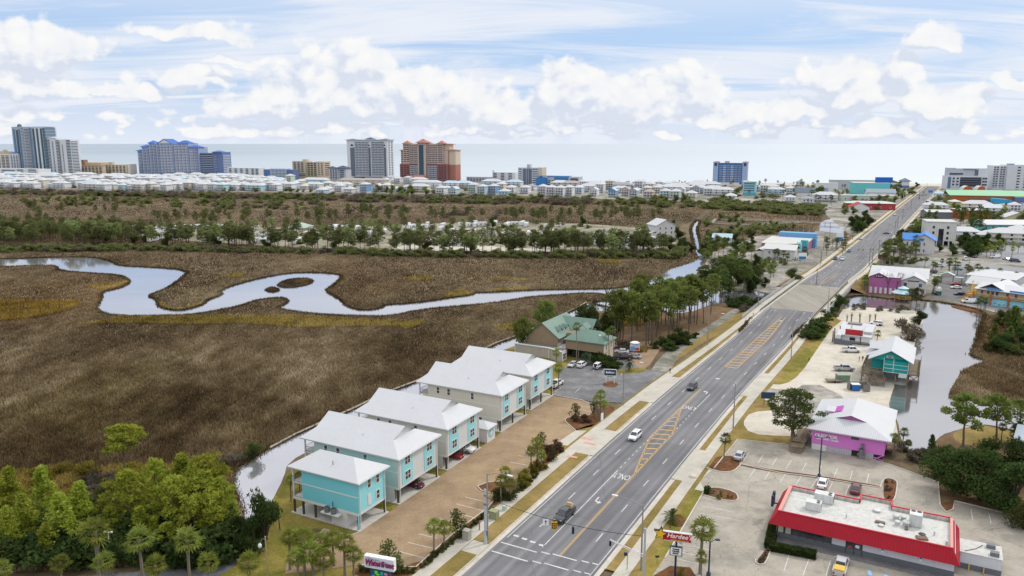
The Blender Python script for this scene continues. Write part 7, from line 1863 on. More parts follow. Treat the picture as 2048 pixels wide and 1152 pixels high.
plant(OK_[1],507,918,3.8,9,"small dark shrub-like tree leaning over the canal by the marsh edge",None,F_PINE_D,.8);plant(SG,470,925,2.2,2.6,"pale grey bush beside the leaning canal-edge tree");plant(SG,448,935,2.0,2.6,"low pale grey bush at the marsh corner of the canal")
plant(BT,560,1060,6,9,"bare grey tree between the dark oak and the turquoise house",None,None);plant(PA,582,1003,4.6,6.6,"small palm on the canal lawn behind the turquoise house");plant(PA,600,985,4.2,6.6,"second small palm behind the turquoise house, nearer its porch")
for x,y,h in[(580,1140,5.6),(610,1150,6.2),(640,1142,6.0),(668,1132,5.6),(690,1152,5.6),(598,1175,5.4),(648,1178,6.0),(708,1160,5.0),(628,1165,6.4)]:
 plant(PA,x,y,h,6.6,"broad palm in the dense clump left of the roadside message sign","palm clump by the message sign",None,1.3)
# --- planted beds along the paver lot
for x,y,h,lab in[(868,1108,5.6,"left palm of the pair in the hedge bed near the signal cabinet"),(888,1100,5.0,"right palm of the pair in the hedge bed near the signal cabinet"),(1002,1004,4.8,"left palm of the clump beside the tall signal pole"),(1012,996,5.2,"middle palm of the clump beside the tall signal pole"),(1020,1002,4.6,"right palm of the clump beside the tall signal pole"),(1062,942,5.0,"left palm of the three in the bed by the drive entrance"),(1074,934,5.4,"tallest palm of the three in the bed by the drive entrance"),(1083,944,4.4,"right palm of the three in the bed by the drive entrance"),(1192,838,5.2,"left palm of the three in the corner bed before the fifth stilt house"),(1201,830,5.6,"tallest palm of the three in the corner bed before the fifth stilt house"),(1209,838,4.8,"right palm of the three in the corner bed before the fifth stilt house")]:
 plant(PA,x,y,h,6.6,lab,None,None,1.05)
for x,y,h,lab in[(915,1075,4.8,"young evergreen between the pair of palms and the green cabinet"),(778,1135,4.6,"young evergreen behind the message sign"),(795,1150,3.2,"low round evergreen right of the message sign"),(1080,906,4.4,"slim young tree in the bed by the drive entrance"),(1150,842,4.0,"slim young tree at the tip of the corner bed"),(1188,834,3.6,"slim young tree beside the three corner-bed palms"),(1108,925,2.8,"thin sapling on the lawn by the drive entrance")]:
 plant(YT,x,y,h,3.6,lab,None,F_PINE_D if x<920 else F_SHRUB,1.25)
hedge_px=[((716,1142),(832,1146),10),((840,1140),(985,1022),22),((1028,992),(1060,962),7),((1040,985),(1075,950),6)]
for a,c,n in hedge_px:
 for i in range(n):
  f=(i+.5)/n;plant(SH,a[0]+(c[0]-a[0])*f+TR.uniform(-2,2),a[1]+(c[1]-a[1])*f,TR.uniform(.8,1.2),3.0,"small clipped hedge bush in the row along the paver lot kerb","hedge bushes along the paver lot",F_SHRUB,.75,.18)
belt(SH,12,[(1040,965),(1080,935),(1095,940),(1050,985)],1.2,2.4,3.0,"loose golden-green bush in the bed beside the paver lot entrance",F_YELL,(.6,.8),z=.18)
belt(SH,8,[(1092,895),(1118,890),(1126,905),(1098,925)],1.2,1.8,3.0,"brown-leaved bush around the young tree by the drive entrance",F_HEDGEB,(.8,1),z=.18)
belt(SH,10,[(1135,838),(1180,832),(1178,845),(1140,848)],.6,1.0,3.0,"low dark bush covering the corner bed",F_HEDGEB,(1,1.3),z=.18)
belt(SH,6,[(985,988),(1010,985),(1030,1010),(1000,1016)],1.3,1.9,3.0,"rounded bush under the palms beside the signal pole",F_SHRUB,(.8,1),z=.18)
# --- green-roofed complex
plant(pine(620,11,.28,4.2,34,110,.5,F_PINE,(1.5,.9),.3),1046,700,10.5,11,"broad light green tree left of the green-roofed complex");plant(pine(621,13,.25,4.6,40,110,.5,F_PINE,(1.6,1.1),.35),1092,668,11.5,13,"bigger round-crowned tree directly behind the green-roofed complex")
plant(PAS[0],1153,722,11,10.5,"tall slim fan palm in front of the green-roofed complex");plant(PAS[1],1218,722,9.2,10.5,"left slim palm of the pair at the right end of the green-roofed complex");plant(PAS[0],1227,719,9.8,10.5,"right slim palm of the pair at the right end of the green-roofed complex")
plant(PP[0],1172,730,4.4,4.6,"wide feather palm in front of the tan wing between two slim palms");plant(PP[1],1258,742,4.0,4.6,"feather palm overhanging the cars at the complex lot")
plant(PA,1112,742,5.6,6.6,"palm between the grey board shed and the fifth stilt house");plant(PA,1117,778,6.4,6.6,"palm right beside the front corner of the fifth stilt house")
belt(SH,12,[(1195,722),(1235,730),(1240,742),(1200,735)],1.8,3.0,3.0,"dark rounded shrub between the tan wing and the asphalt lot",F_OAK)
belt(OK_,7,[(1178,655),(1220,650),(1240,668),(1230,690),(1185,672)],5,8,9,"dark dense tree behind the right side of the green-roofed complex",None,(.6,.8));belt(PF,5,[(1150,660),(1210,648),(1215,665),(1160,672)],8,10,13,"ragged pine behind the green-roofed complex",F_PINE_D)
# --- tall pine grove by the creek
belt(PT,34,[(1205,668),(1240,640),(1330,640),(1400,640),(1420,640),(1370,685),(1310,700),(1230,690)],14.5,19,13,"tall slender pine with a bare trunk in the grove by the creek",None,(.85,1.05))
plant(bare(630,14,.8,"pine_tree",m_barkd,0),1208,640,15,9,"twisted sparse pine at the creek side of the grove");belt(PT,11,[(1325,645),(1418,604),(1445,612),(1405,650),(1345,668)],14,18,13,"tall slender pine at the right end of the grove beside the dirt track",None,(.9,1.15));belt(SH,16,[(1290,700),(1330,690),(1400,650),(1420,640),(1380,690),(1320,712)],1.5,3.4,3.0,"dark palmetto-like bush along the edge of the pine grove",F_OAK);belt(SG,10,[(1235,690),(1290,700),(1280,712),(1240,705)],1.2,2.0,2.6,"straw-brown brush on the pine grove floor",F_HEDGEB,mass=M_GRY)
belt(PT,26,[(1400,600),(1430,570),(1490,560),(1520,575),(1480,600),(1440,625)],10,15,13,"pine in the thick clump between the creek mouth and the bridge",F_PINE_D,(1,1.25));belt(OK_,14,[(1415,590),(1440,545),(1500,530),(1540,545),(1530,580),(1450,600)],5,8,9,"round dark tree in the thick clump left of the bridge",None,(.55,.8));belt(SH,12,[(1440,604),(1500,600),(1520,612),(1470,625)],2,3.4,3.0,"dark bush on the canal bank beside the bridge",F_OAK)
belt(SG,7,[(1478,618),(1510,608),(1512,620),(1485,632)],1.6,2.6,2.6,"heap of grey-brown brush at the foot of the bridge",None,mass=M_GRY)
belt(PT,24,[(1400,545),(1415,505),(1470,500),(1525,532),(1560,556),(1550,580),(1480,560)],7,11,13,"pine among the trees between the white boarding house and the creek",F_PINE,(1,1.3));belt(OK_,16,[(1405,510),(1420,470),(1520,460),(1540,480),(1500,500),(1440,540)],4.5,7,9,"dark round tree around the blue-grey cottage",None,(.6,.9));plant(OK_[0],1587,566,6.5,9,"thick round tree right at the sidewalk before the bridge",None,F_PINE_D,.95)
belt(SY,16,[(1425,470),(1470,455),(1560,455),(1610,460),(1560,470),(1460,478)],3,5,2.2,"tall yellow-green thicket between the boardwalk and the cottage",None,(.8,1.1),mass=M_SHR)
# --- campground belts (front, inside, behind)
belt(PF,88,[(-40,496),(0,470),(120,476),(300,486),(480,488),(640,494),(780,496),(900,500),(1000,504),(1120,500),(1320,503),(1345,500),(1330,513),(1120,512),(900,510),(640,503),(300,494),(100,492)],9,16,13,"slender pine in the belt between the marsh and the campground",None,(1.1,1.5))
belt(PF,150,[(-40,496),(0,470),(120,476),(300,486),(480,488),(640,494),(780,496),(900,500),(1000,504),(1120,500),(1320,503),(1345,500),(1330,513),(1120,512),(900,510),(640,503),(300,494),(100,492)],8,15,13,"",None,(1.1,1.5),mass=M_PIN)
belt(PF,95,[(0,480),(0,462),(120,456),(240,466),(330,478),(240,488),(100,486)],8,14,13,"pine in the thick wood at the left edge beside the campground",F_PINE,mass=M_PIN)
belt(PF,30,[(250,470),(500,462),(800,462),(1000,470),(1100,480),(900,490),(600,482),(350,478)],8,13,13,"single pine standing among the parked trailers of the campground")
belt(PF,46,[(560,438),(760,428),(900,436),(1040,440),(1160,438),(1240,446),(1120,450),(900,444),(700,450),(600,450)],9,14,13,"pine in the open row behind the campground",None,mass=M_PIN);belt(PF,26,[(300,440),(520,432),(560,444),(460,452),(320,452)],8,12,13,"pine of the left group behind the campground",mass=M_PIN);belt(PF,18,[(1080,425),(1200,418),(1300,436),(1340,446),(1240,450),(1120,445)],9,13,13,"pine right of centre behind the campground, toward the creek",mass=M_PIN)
belt(SH,230,[(-40,500),(300,498),(640,505),(900,511),(1120,512),(1340,506),(1370,508),(1370,518),(1120,518),(900,516),(640,509),(300,502),(-40,506)],2,4.5,3.0,"dark shrub in the thicket lining the marsh below the campground",F_OAK,(1,1.6),mass=M_SHR);belt(SG,90,[(-40,498),(300,496),(640,503),(1000,510),(1300,505),(1300,516),(1000,516),(640,509),(300,502),(-40,506)],1.6,3.4,2.6,"grey shrub in the thicket lining the marsh below the campground",None,(1,1.5),mass=M_GRY)
belt(OK_,12,[(130,470),(300,480),(640,494),(900,500),(1240,500),(1240,508),(800,505),(500,500),(250,490)],5,8,9,"dark oak in the belt between the marsh and the campground",F_PINE_D,(.7,1));belt(OK_,9,[(1330,505),(1345,480),(1385,470),(1390,505),(1370,515)],5,8,9,"dark tree on the campground corner beside the creek",None,(.6,.9))
for x,y in[(985,455),(1165,452),(1345,462)]:plant(OK_,x,y,8,9,"dark evergreen rising behind the campground trailers","dark evergreens behind the campground",None,.6)
belt(PA,16,[(1200,475),(1320,470),(1320,500),(1240,500)],5,7,6.6,"palm on the campground parking near the lodge",F_PALMD)
# --- far scrub between marsh and beach town
belt(SG,170,[(0,382),(300,386),(640,392),(900,398),(1000,402),(1180,404),(1180,412),(900,408),(640,402),(300,394),(0,390)],3,6,2.6,"grey-brown scrub bush in the strip below the beach houses",None,(1.1,1.8),mass=M_GRY);belt(SH,190,[(0,384),(300,388),(640,394),(1000,396),(1180,398),(1420,404),(1560,412),(1560,420),(1400,418),(1180,410),(900,408),(600,402),(300,395),(0,392)],3,6.5,3.0,"dark scrub bush in the strip below the beach houses",F_PINE_F,(1.1,1.9),mass=M_SHR)
belt(SH,80,[(0,402),(100,396),(240,402),(480,398),(700,410),(520,420),(240,414),(100,410)],2.5,6,3.0,"isolated dark shrub clump on the open marsh below the town",F_PINE_F,(1,1.6),mass=M_SHR);belt(SG,36,[(420,400),(700,410),(1000,420),(1000,440),(700,428),(450,414)],2,4,2.6,"grey shrub clump on the open marsh behind the campground",None,(1.2,2),mass=M_GRY);belt(PF,24,[(20,410),(240,404),(260,430),(40,445)],7,11,13,"thin pine on the open marsh at the far left",None,mass=M_PIN)
belt(OK_,12,[(750,384),(860,384),(860,396),(760,398)],8,12,9,"tall dark tree clump among the houses below the brick-red tower",F_PINE_F,(.6,.9));belt(OK_,16,[(1280,398),(1480,400),(1480,416),(1300,414)],6,10,9,"dark tree below the houses before the lone blue hotel",F_PINE_F,(.6,.9));belt(SH,110,[(1430,404),(1640,415),(1650,432),(1560,428),(1420,418)],3,6,3.0,"dark scrub bush beyond the boardwalk",F_PINE_F,(1.2,1.9),mass=M_SHR)
belt(SH,110,[(0,362),(300,374),(640,380),(1000,382),(1000,388),(640,386),(300,380),(0,375)],3,6,3.0,"dark garden tree between the beach houses",F_PINE_F,(.8,1.3),mass=M_SHR)
# --- palms and trees of the upper road
belt(PA,62,[(1425,372),(1560,370),(1690,374),(1700,398),(1620,402),(1500,394)],6,10,6.6,"palm near the beach between the blue hotel and the road end",F_PALMD,(1,1.4));belt(SH,26,[(1420,376),(1560,374),(1680,384),(1680,400),(1560,404),(1440,396)],3,6,3.0,"rounded dark tree on the sandy lots near the blue hotel",F_PINE_F,(1,1.5),mass=M_SHR);belt(PA,28,[(1190,368),(1420,370),(1420,384),(1200,380)],5,8,6.6,"palm on the dune lots left of the blue hotel",F_PALMD,(1,1.3))
plant(bushy(700,14,16,26,90,1.0,F_OAK,"oak_tree",.3,.1),1645,400,15,14,"dark cone-shaped cypress clump before the plain white block",None,F_PINE_D)
belt(OK_,18,[(1770,372),(1840,374),(1850,384),(1800,400),(1760,392)],6,10,9,"dark tree by the road end near the beach pavilion",F_PINE_F,(.7,1));belt(OK_,14,[(1740,402),(1800,396),(1790,412),(1720,430),(1720,418)],6,9,9,"dark roadside tree beside the red-walled store",F_PINE_F,(.7,1));belt(OK_,12,[(1700,445),(1725,430),(1745,440),(1735,462),(1710,468)],6,9,9,"dark tree on the green lawn left of the road",None,(.7,1))
for x,y in[(1690,470),(1720,455),(1705,480)]:plant(BT,x,y,10,9,"bare brown tree beside the inland pond left of the road","bare trees by the inland pond",F_GREY)
belt(PA,16,[(1640,490),(1680,478),(1700,490),(1680,520),(1650,515)],5,7,6.6,"palm around the blue roadside board left of the road",F_PALMD,(1,1.3));belt(PA,8,[(1545,520),(1600,505),(1610,520),(1570,535)],5,7,6.6,"palm beside the white boarding house",F_PALMD,(1,1.3));belt(SH,16,[(1540,522),(1600,525),(1625,512),(1600,506),(1570,532)],1.5,2.6,3.0,"hedge bush in front of the white boarding house",F_OAK,mass=M_SHR)
belt(PA,38,[(1760,530),(1790,480),(1830,478),(1840,520),(1810,535),(1775,540)],6,10,6.6,"palm in the cluster left of the blue-roofed house",F_PALMD,(1,1.25));belt(SH,22,[(1760,522),(1800,518),(1860,520),(1860,527),(1780,530)],1.4,2.6,3.0,"low hedge bush in front of the blue-roofed house",F_OAK,mass=M_SHR);belt(OK_,12,[(1800,470),(1840,470),(1845,490),(1800,492)],5,8,9,"dark tree left of the white office block",None,(.7,.9));belt(OK_,14,[(1868,400),(1898,400),(1890,425),(1858,435)],6,9,9,"dark tree at the right kerb below the glazed hotel",F_PINE_F,(.7,.9))
belt(PF,16,[(1900,440),(2000,436),(2010,470),(1930,480)],10,15,13,"tall pine in front of the orange-red shop",F_PINE_D);belt(OK_,22,[(1905,480),(1960,478),(2048,486),(2060,510),(1990,505),(1930,520)],5,8,9,"dark tree below the turquoise motel",None,(.7,1));belt(OK_,14,[(1990,425),(2060,430),(2060,450),(2000,442)],6,9,9,"dark tree around the cream cottage at the right edge",F_PINE_F,(.7,1));belt(PA,14,[(1940,505),(2040,500),(2048,518),(1950,516)],5,7,6.6,"palm on the sandy lot below the turquoise motel",F_PALM,(1,1.2));belt(PA,7,[(1840,540),(1870,530),(1960,545),(1940,560),(1860,555)],5,8,6.6,"palm along the side street behind the pink hall",F_PALMD,(1,1.2))
belt(PA,11,[(1722,590),(1735,560),(1755,560),(1745,590)],5,8,6.6,"palm at the left corner of the pink hall",F_PALMD,(1,1.2));belt(PA,4,[(1862,590),(1870,575),(1876,590)],5,7,6.6,"palm at the right corner of the pink hall",F_PALMD);belt(PA,4,[(1950,620),(1985,622),(1980,632),(1952,628)],5,6.5,6.6,"palm before the pale blue mural wall",F_PALMD)
plant(BT[0],1791,590,12,9,"bare brown tree in front of the pink hall, the right one",None,F_GREY);plant(BT[1],1774,588,11,9,"bare brown tree in front of the pink hall, the left one",None,F_GREY)
plant(PT[0],1831,622,9.5,13,"leaning dark pine on the point beside the gazebo",None,F_PINE_D,1.5);plant(PT[2],1822,612,7,13,"lower dark pine just behind the gazebo point",None,F_PINE_D,1.6);plant(OK_[0],1838,650,5.5,9,"dark round bush on the pond bank right of the white food stand",None,None,.8);plant(SG,1812,668,5,2.6,"brown leafless thicket on the pond bank by the teal house",None,None,1.0);plant(SG,1826,682,4,2.6,"lower brown thicket beside the teal house roof",None,None,1.0)
belt(SG,14,[(1700,612),(1800,614),(1838,620),(1800,626),(1700,620)],1.0,1.8,2.6,"straw-coloured reed clump between the pond and the sandy lot",F_YELL,mass=M_GRY)
for k,x in enumerate((1693,1702,1719,1739,1750)):plant(palm(720+k,3.2,9,.7,F_PALMD,.2,3),x,650-(k%2)*2,3.4+.3*(k%3),3.2,"stubby newly planted palm in the row behind the white food stand","stubby palms in a row behind the food stand")
plant(PA,1752,698,5.0,6.6,"palm between the white food stand and the teal house");plant(PA,1700,818,2.2,6.6,"low palmetto behind the pink liquor store roof",None,None,2.2)
for x,y,h,w in[(1616,680,3.0,1.3),(1624,672,3.2,1.4),(1632,664,3.2,1.4),(1638,657,3.0,1.4),(1644,650,3.0,1.3),(1650,642,2.8,1.3),(1655,636,2.8,1.2),(1660,629,2.8,1.2),(1628,676,2.6,1.3),(1640,662,2.6,1.3)]:plant(SH,x,y,h,3.0,"dense dark shrub on the embankment right of the road","shrubs on the embankment",F_OAK,w*1.25)
plant(OK_[1],1676,622,6.5,9,"bushy dark tree at the right end of the bridge",None,None,.75);plant(SG,1690,606,2.2,2.6,"grey brush under the right bridge rail")
for a,c,n,lab in[((1479,664),(1508,632),20,"brown ornamental grass clump in the strip left of the road before the bridge"),((1583,676),(1624,634),24,"brown ornamental grass clump in the strip right of the road before the bridge")]:
 for i in range(n):
  f=(i+.5)/n;plant(SG,a[0]+(c[0]-a[0])*f+TR.uniform(-1,1),a[1]+(c[1]-a[1])*f,TR.uniform(.8,1.2),2.6,lab,lab,F_HEDGEB,.7,z=.9)
# --- right foreground
plant(pine(640,12,.30,5.9,52,110,.36,F_PINE_D,(1.25,.5),.42,lean=.02),1584,885,12.2,12,"big spreading dark pine beside the pink liquor store")
plant(PA,1447,926,5.4,6.6,"palm in the mulch bed at the corner of the concrete lot",None,F_PALMD,1.05);plant(PA,1400,1148,7.4,6.6,"big palm beside the red pole sign",None,None,1.25);plant(PA,1402,1170,5.0,6.6,"low palm at the bottom edge below the red pole sign",None,None,.8)
plant(CY[0],1343,1046,2.2,1.6,"dark spiky cycad in the roadside mulch bed by the red pole sign",None,F_PALMD,.85);plant(CY[1],1363,1152,1.2,1.6,"small bright cycad at the foot of the big palm",None,F_YELL,.8)
for x,y,h,lab in[(1786,918,4.8,"palm at the right corner of the pink liquor store"),(1803,905,4.6,"palm on the bank right of the pink liquor store"),(1815,915,3.6,"lowest palm on the bank right of the pink liquor store")]:plant(PA,x,y,h,6.6,lab,None,F_PALMD)
plant(OK_[0],1906,982,8.5,9,"large dark oak left in the mass above the small parking strip",None,None,.95);plant(OK_[1],1960,1000,9,9,"large dark oak in the middle of the mass above the small parking strip",None,None,1.0);plant(OK_[2],2015,1020,9,9,"large dark oak at the right frame edge above the small parking strip",None,None,1.0);plant(OK_[0],1985,950,7,9,"dark oak at the back of the mass near the blue-roofed corner",None,None,.9);plant(OK_[1],1880,950,6,9,"dark oak at the left tip of the mass near the pond",None,None,.8);plant(OK_[2],2040,960,8,9,"dark oak behind the right edge of the mass",None,None,.9);plant(OK_[0],2050,1060,5.5,9,"brighter rounded tree at the lower right frame edge",None,F_SHRUB,.9)
plant(pine(650,12,.45,4.4,30,120,.45,F_PINE,(1.25,.6),.28,lean=.08),1925,893,11.5,12,"open umbrella-crowned pine on the pond's lower bank");plant(pine(651,13,.5,4.2,26,115,.45,F_PINE,(1.2,.6),.28,lean=.1),1990,888,12,13,"taller open pine right of the umbrella-crowned one");plant(PT[3],2035,880,10,13,"pine cut by the right frame edge on the pond bank",None,None,1.6);plant(PN[1],1862,915,5,10.5,"small young pine standing on the pond's lower left tip",None,F_PINE_D,.9)
belt(SH,14,[(1800,885),(1820,908),(1850,914),(1870,930),(1820,920)],1.2,2.4,3.0,"brown-green bush on the bank between pond and concrete lot",F_HEDGEB,(.8,1.2),mass=M_GRY);belt(PA,5,[(2000,880),(2046,880),(2046,900),(2000,900)],3,4.2,6.6,"low palm among the bushes near the blue-roofed corner",F_PALMD)
belt(PN,14,[(1985,690),(1992,660),(2020,650),(2070,660),(2100,700),(2020,705)],5,9,10.5,"fresh green pine in the thicket on the pond's right bank",F_PINE,(1,1.3));belt(SH,14,[(1975,700),(2000,690),(2060,700),(2060,715),(1980,712)],2,3.4,3.0,"olive shrub at the marsh edge on the pond's right bank",F_SHRUB)
belt(SH,12,[(1538,1098),(1541,1098),(1525,1126),(1518,1124)],.4,.7,3.0,"tiny straw-coloured plant in the narrow kerbed island",F_YELL,(.6,.9),z=.18,mass=M_GRY);belt(SH,9,[(1770,965),(1790,965),(1786,1000),(1772,1000)],.4,.7,3.0,"tiny dry plant in the kerbed island behind the red restaurant",F_HEDGEB,(.6,.9),z=.18,mass=M_GRY)
belt(SH,10,[(1415,985),(1440,985),(1470,996),(1440,1000)],.5,.9,3.0,"tiny plant in the teardrop mulch bed",F_SHRUB,(.5,.8),z=.18,mass=M_SHR)
belt(OK_,18,[(1806,478),(1852,425),(1880,402),(1902,405),(1880,440),(1835,490)],5,8,9,"dark tree along the right kerb of the upper road",F_PINE_F,(.6,.9));belt(PA,22,[(1796,502),(1846,440),(1866,418),(1880,425),(1850,455),(1815,505)],6,9,6.6,"palm along the right kerb of the upper road",F_PALMD,(1,1.3))
belt(OK_,12,[(1900,408),(2040,412),(2040,420),(1900,416)],5,8,9,"dark tree in front of the green-roofed arcade",F_PINE_F,(.6,.9));belt(OK_,16,[(1660,425),(1700,400),(1790,388),(1800,394),(1740,418),(1680,440)],5,8,9,"dark tree among the stores left of the upper road",F_PINE_F,(.6,1));belt(PA,26,[(1585,396),(1700,390),(1780,382),(1790,390),(1690,412),(1600,412)],6,9,6.6,"palm among the lots left of the upper road",F_PALMD,(1,1.3))
belt(OK_,14,[(1870,500),(1930,490),(2000,500),(1990,512),(1900,520)],4,7,9,"dark tree on the sandy lots right of the white office block",None,(.6,.9));belt(PA,12,[(1850,545),(1990,560),(2048,570),(2048,580),(1930,566)],5,7,6.6,"palm among the white warehouses on the right",F_PALMD,(1,1.2))
belt(OK_,30,[(1405,500),(1400,455),(1440,432),(1545,452),(1600,455),(1540,470),(1440,490)],4,7,9,"dark round tree in the thicket between boardwalk and cottage",F_PINE_F,(.7,1))
belt(SH,90,RVP,1.4,3.2,3.0,"",None,(1,1.5),mass=M_SHR);belt(PF,50,[(230,468),(500,460),(820,458),(1130,456),(1200,485),(900,492),(600,486),(330,480)],7,12,13,"",None,(.9,1.3),mass=M_PIN)
belt(OK_,9,[(1978,668),(2000,652),(2060,655),(2070,705),(1990,708)],3.5,6,9,"dark round tree in the thicket on the pond's right bank",None,(.7,1))
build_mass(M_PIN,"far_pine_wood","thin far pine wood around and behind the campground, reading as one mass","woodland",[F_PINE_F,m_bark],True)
build_mass(M_SHR,"dark_scrub","dark green scrub thickets along the marsh edge, campground and beach houses","scrub",[F_PINE_F],False)
build_mass(M_GRY,"grey_scrub","grey-brown leafless scrub thickets on the marsh below the town","scrub",[F_GREY],False)
for p in PROTOS:drop(p)
def hedge_block(label,pts,w,h,z=.15):
 root=thing("hedge",label,"hedge",G(*pts[0],z),0);o=G(*pts[0],z);r=np.random.default_rng(5);out=[];b=MB()
 for a,c in zip(pts[:-1],pts[1:]):
  A,C_=G(*a,z)-o,G(*c,z)-o;d=C_-A;L=d.length;d.normalize();nn=Vector((-d.y,d.x,0))
  b.obox((A.x+C_.x)/2,(A.y+C_.y)/2,.02,L,w*.86,h*.92,math.atan2(d.y,d.x))
  n=int(L*w*260);
  f=r.uniform(0,L,n);s=r.uniform(-.5,.5,n)*w;zz=r.uniform(0,1,n)*h;k=r.integers(0,3,n)
  zz=np.where(k==0,h,zz);s=np.where(k==1,w/2,np.where(k==2,-w/2,s))
  P=np.stack([A.x+d.x*f+nn.x*s,A.y+d.y*f+nn.y*s,zz],1);q=r.normal(size=(n,3))*.11;q2=r.normal(size=(n,3))*.11
  out.append(np.stack([P-q,P+q,P+q2],1).reshape(-1,3))
 b.build("inner_bush",m_hedge,root);tri_mesh("leaves",np.concatenate(out),F_OAK,root)
hedge_block("clipped dark hedge around the glazed corner of the red-roofed restaurant",[(1546,1058),(1538,1098),(1632,1116)],1.4,1.1)
hedge_block("clipped dark hedge block at the end of the teardrop bed by the lot entrance",[(1411,985),(1418,988)],1.2,1.3)
# ==== VEHICLES, STREET FURNITURE, SIGNS, PEOPLE
m_tyre=mat("black_tyre_rubber",(.018,.018,.019),.85,.1);m_rim=mat("grey_wheel_rim",(.32,.33,.34),.35,.1,metal=.6);m_vglass=glass_mat("vehicle_glass",(.015,.02,.028),.05)
m_head=mat("clear_headlamp",(.65,.67,.70),.2,.05);m_tail=mat("red_tail_lamp",(.38,.012,.012),.3,.05);m_chrome=mat("dull_chrome_trim",(.45,.46,.47),.25,.1,metal=.8);m_trim=mat("black_plastic_trim",(.025,.025,.027),.6,.1)
PAINT={}
def paint(n,c):
 if n not in PAINT:PAINT[n]=mat(n+"_car_paint",c,.28,.04,2.0,spec=.5,coat=.6)
 return PAINT[n]
CC=dict(white=(.74,.75,.76),silver=(.42,.43,.45),grey=(.13,.135,.15),black=(.014,.015,.018),navy=(.018,.03,.07),red=(.30,.014,.02),maroon=(.10,.012,.022),blue=(.05,.13,.30),green=(.03,.10,.09),teal=(.05,.25,.25),beige=(.45,.40,.32),plum=(.12,.02,.07))
VK=dict(sedan=dict(L=4.8,W=1.84,belt=.95,roof=1.44,lo=.24,hood=.86,gh=(-1.85,-1.1,.55,1.25),wb=1.38,wr=.34),suv=dict(L=4.75,W=1.92,belt=1.08,roof=1.74,lo=.30,hood=1.04,gh=(-2.2,-1.85,.45,1.15),wb=1.36,wr=.38),
 pickup=dict(L=5.9,W=2.02,belt=1.18,roof=1.92,lo=.38,hood=1.14,gh=(-.95,-.75,.95,1.6),wb=1.82,wr=.42),van=dict(L=5.7,W=2.0,belt=1.2,roof=2.1,lo=.32,hood=1.05,gh=(-2.75,-2.6,1.3,2.05),wb=1.75,wr=.36),
 jeep=dict(L=4.3,W=1.88,belt=1.12,roof=1.84,lo=.42,hood=1.1,gh=(-1.95,-1.85,.45,.75),wb=1.25,wr=.42))
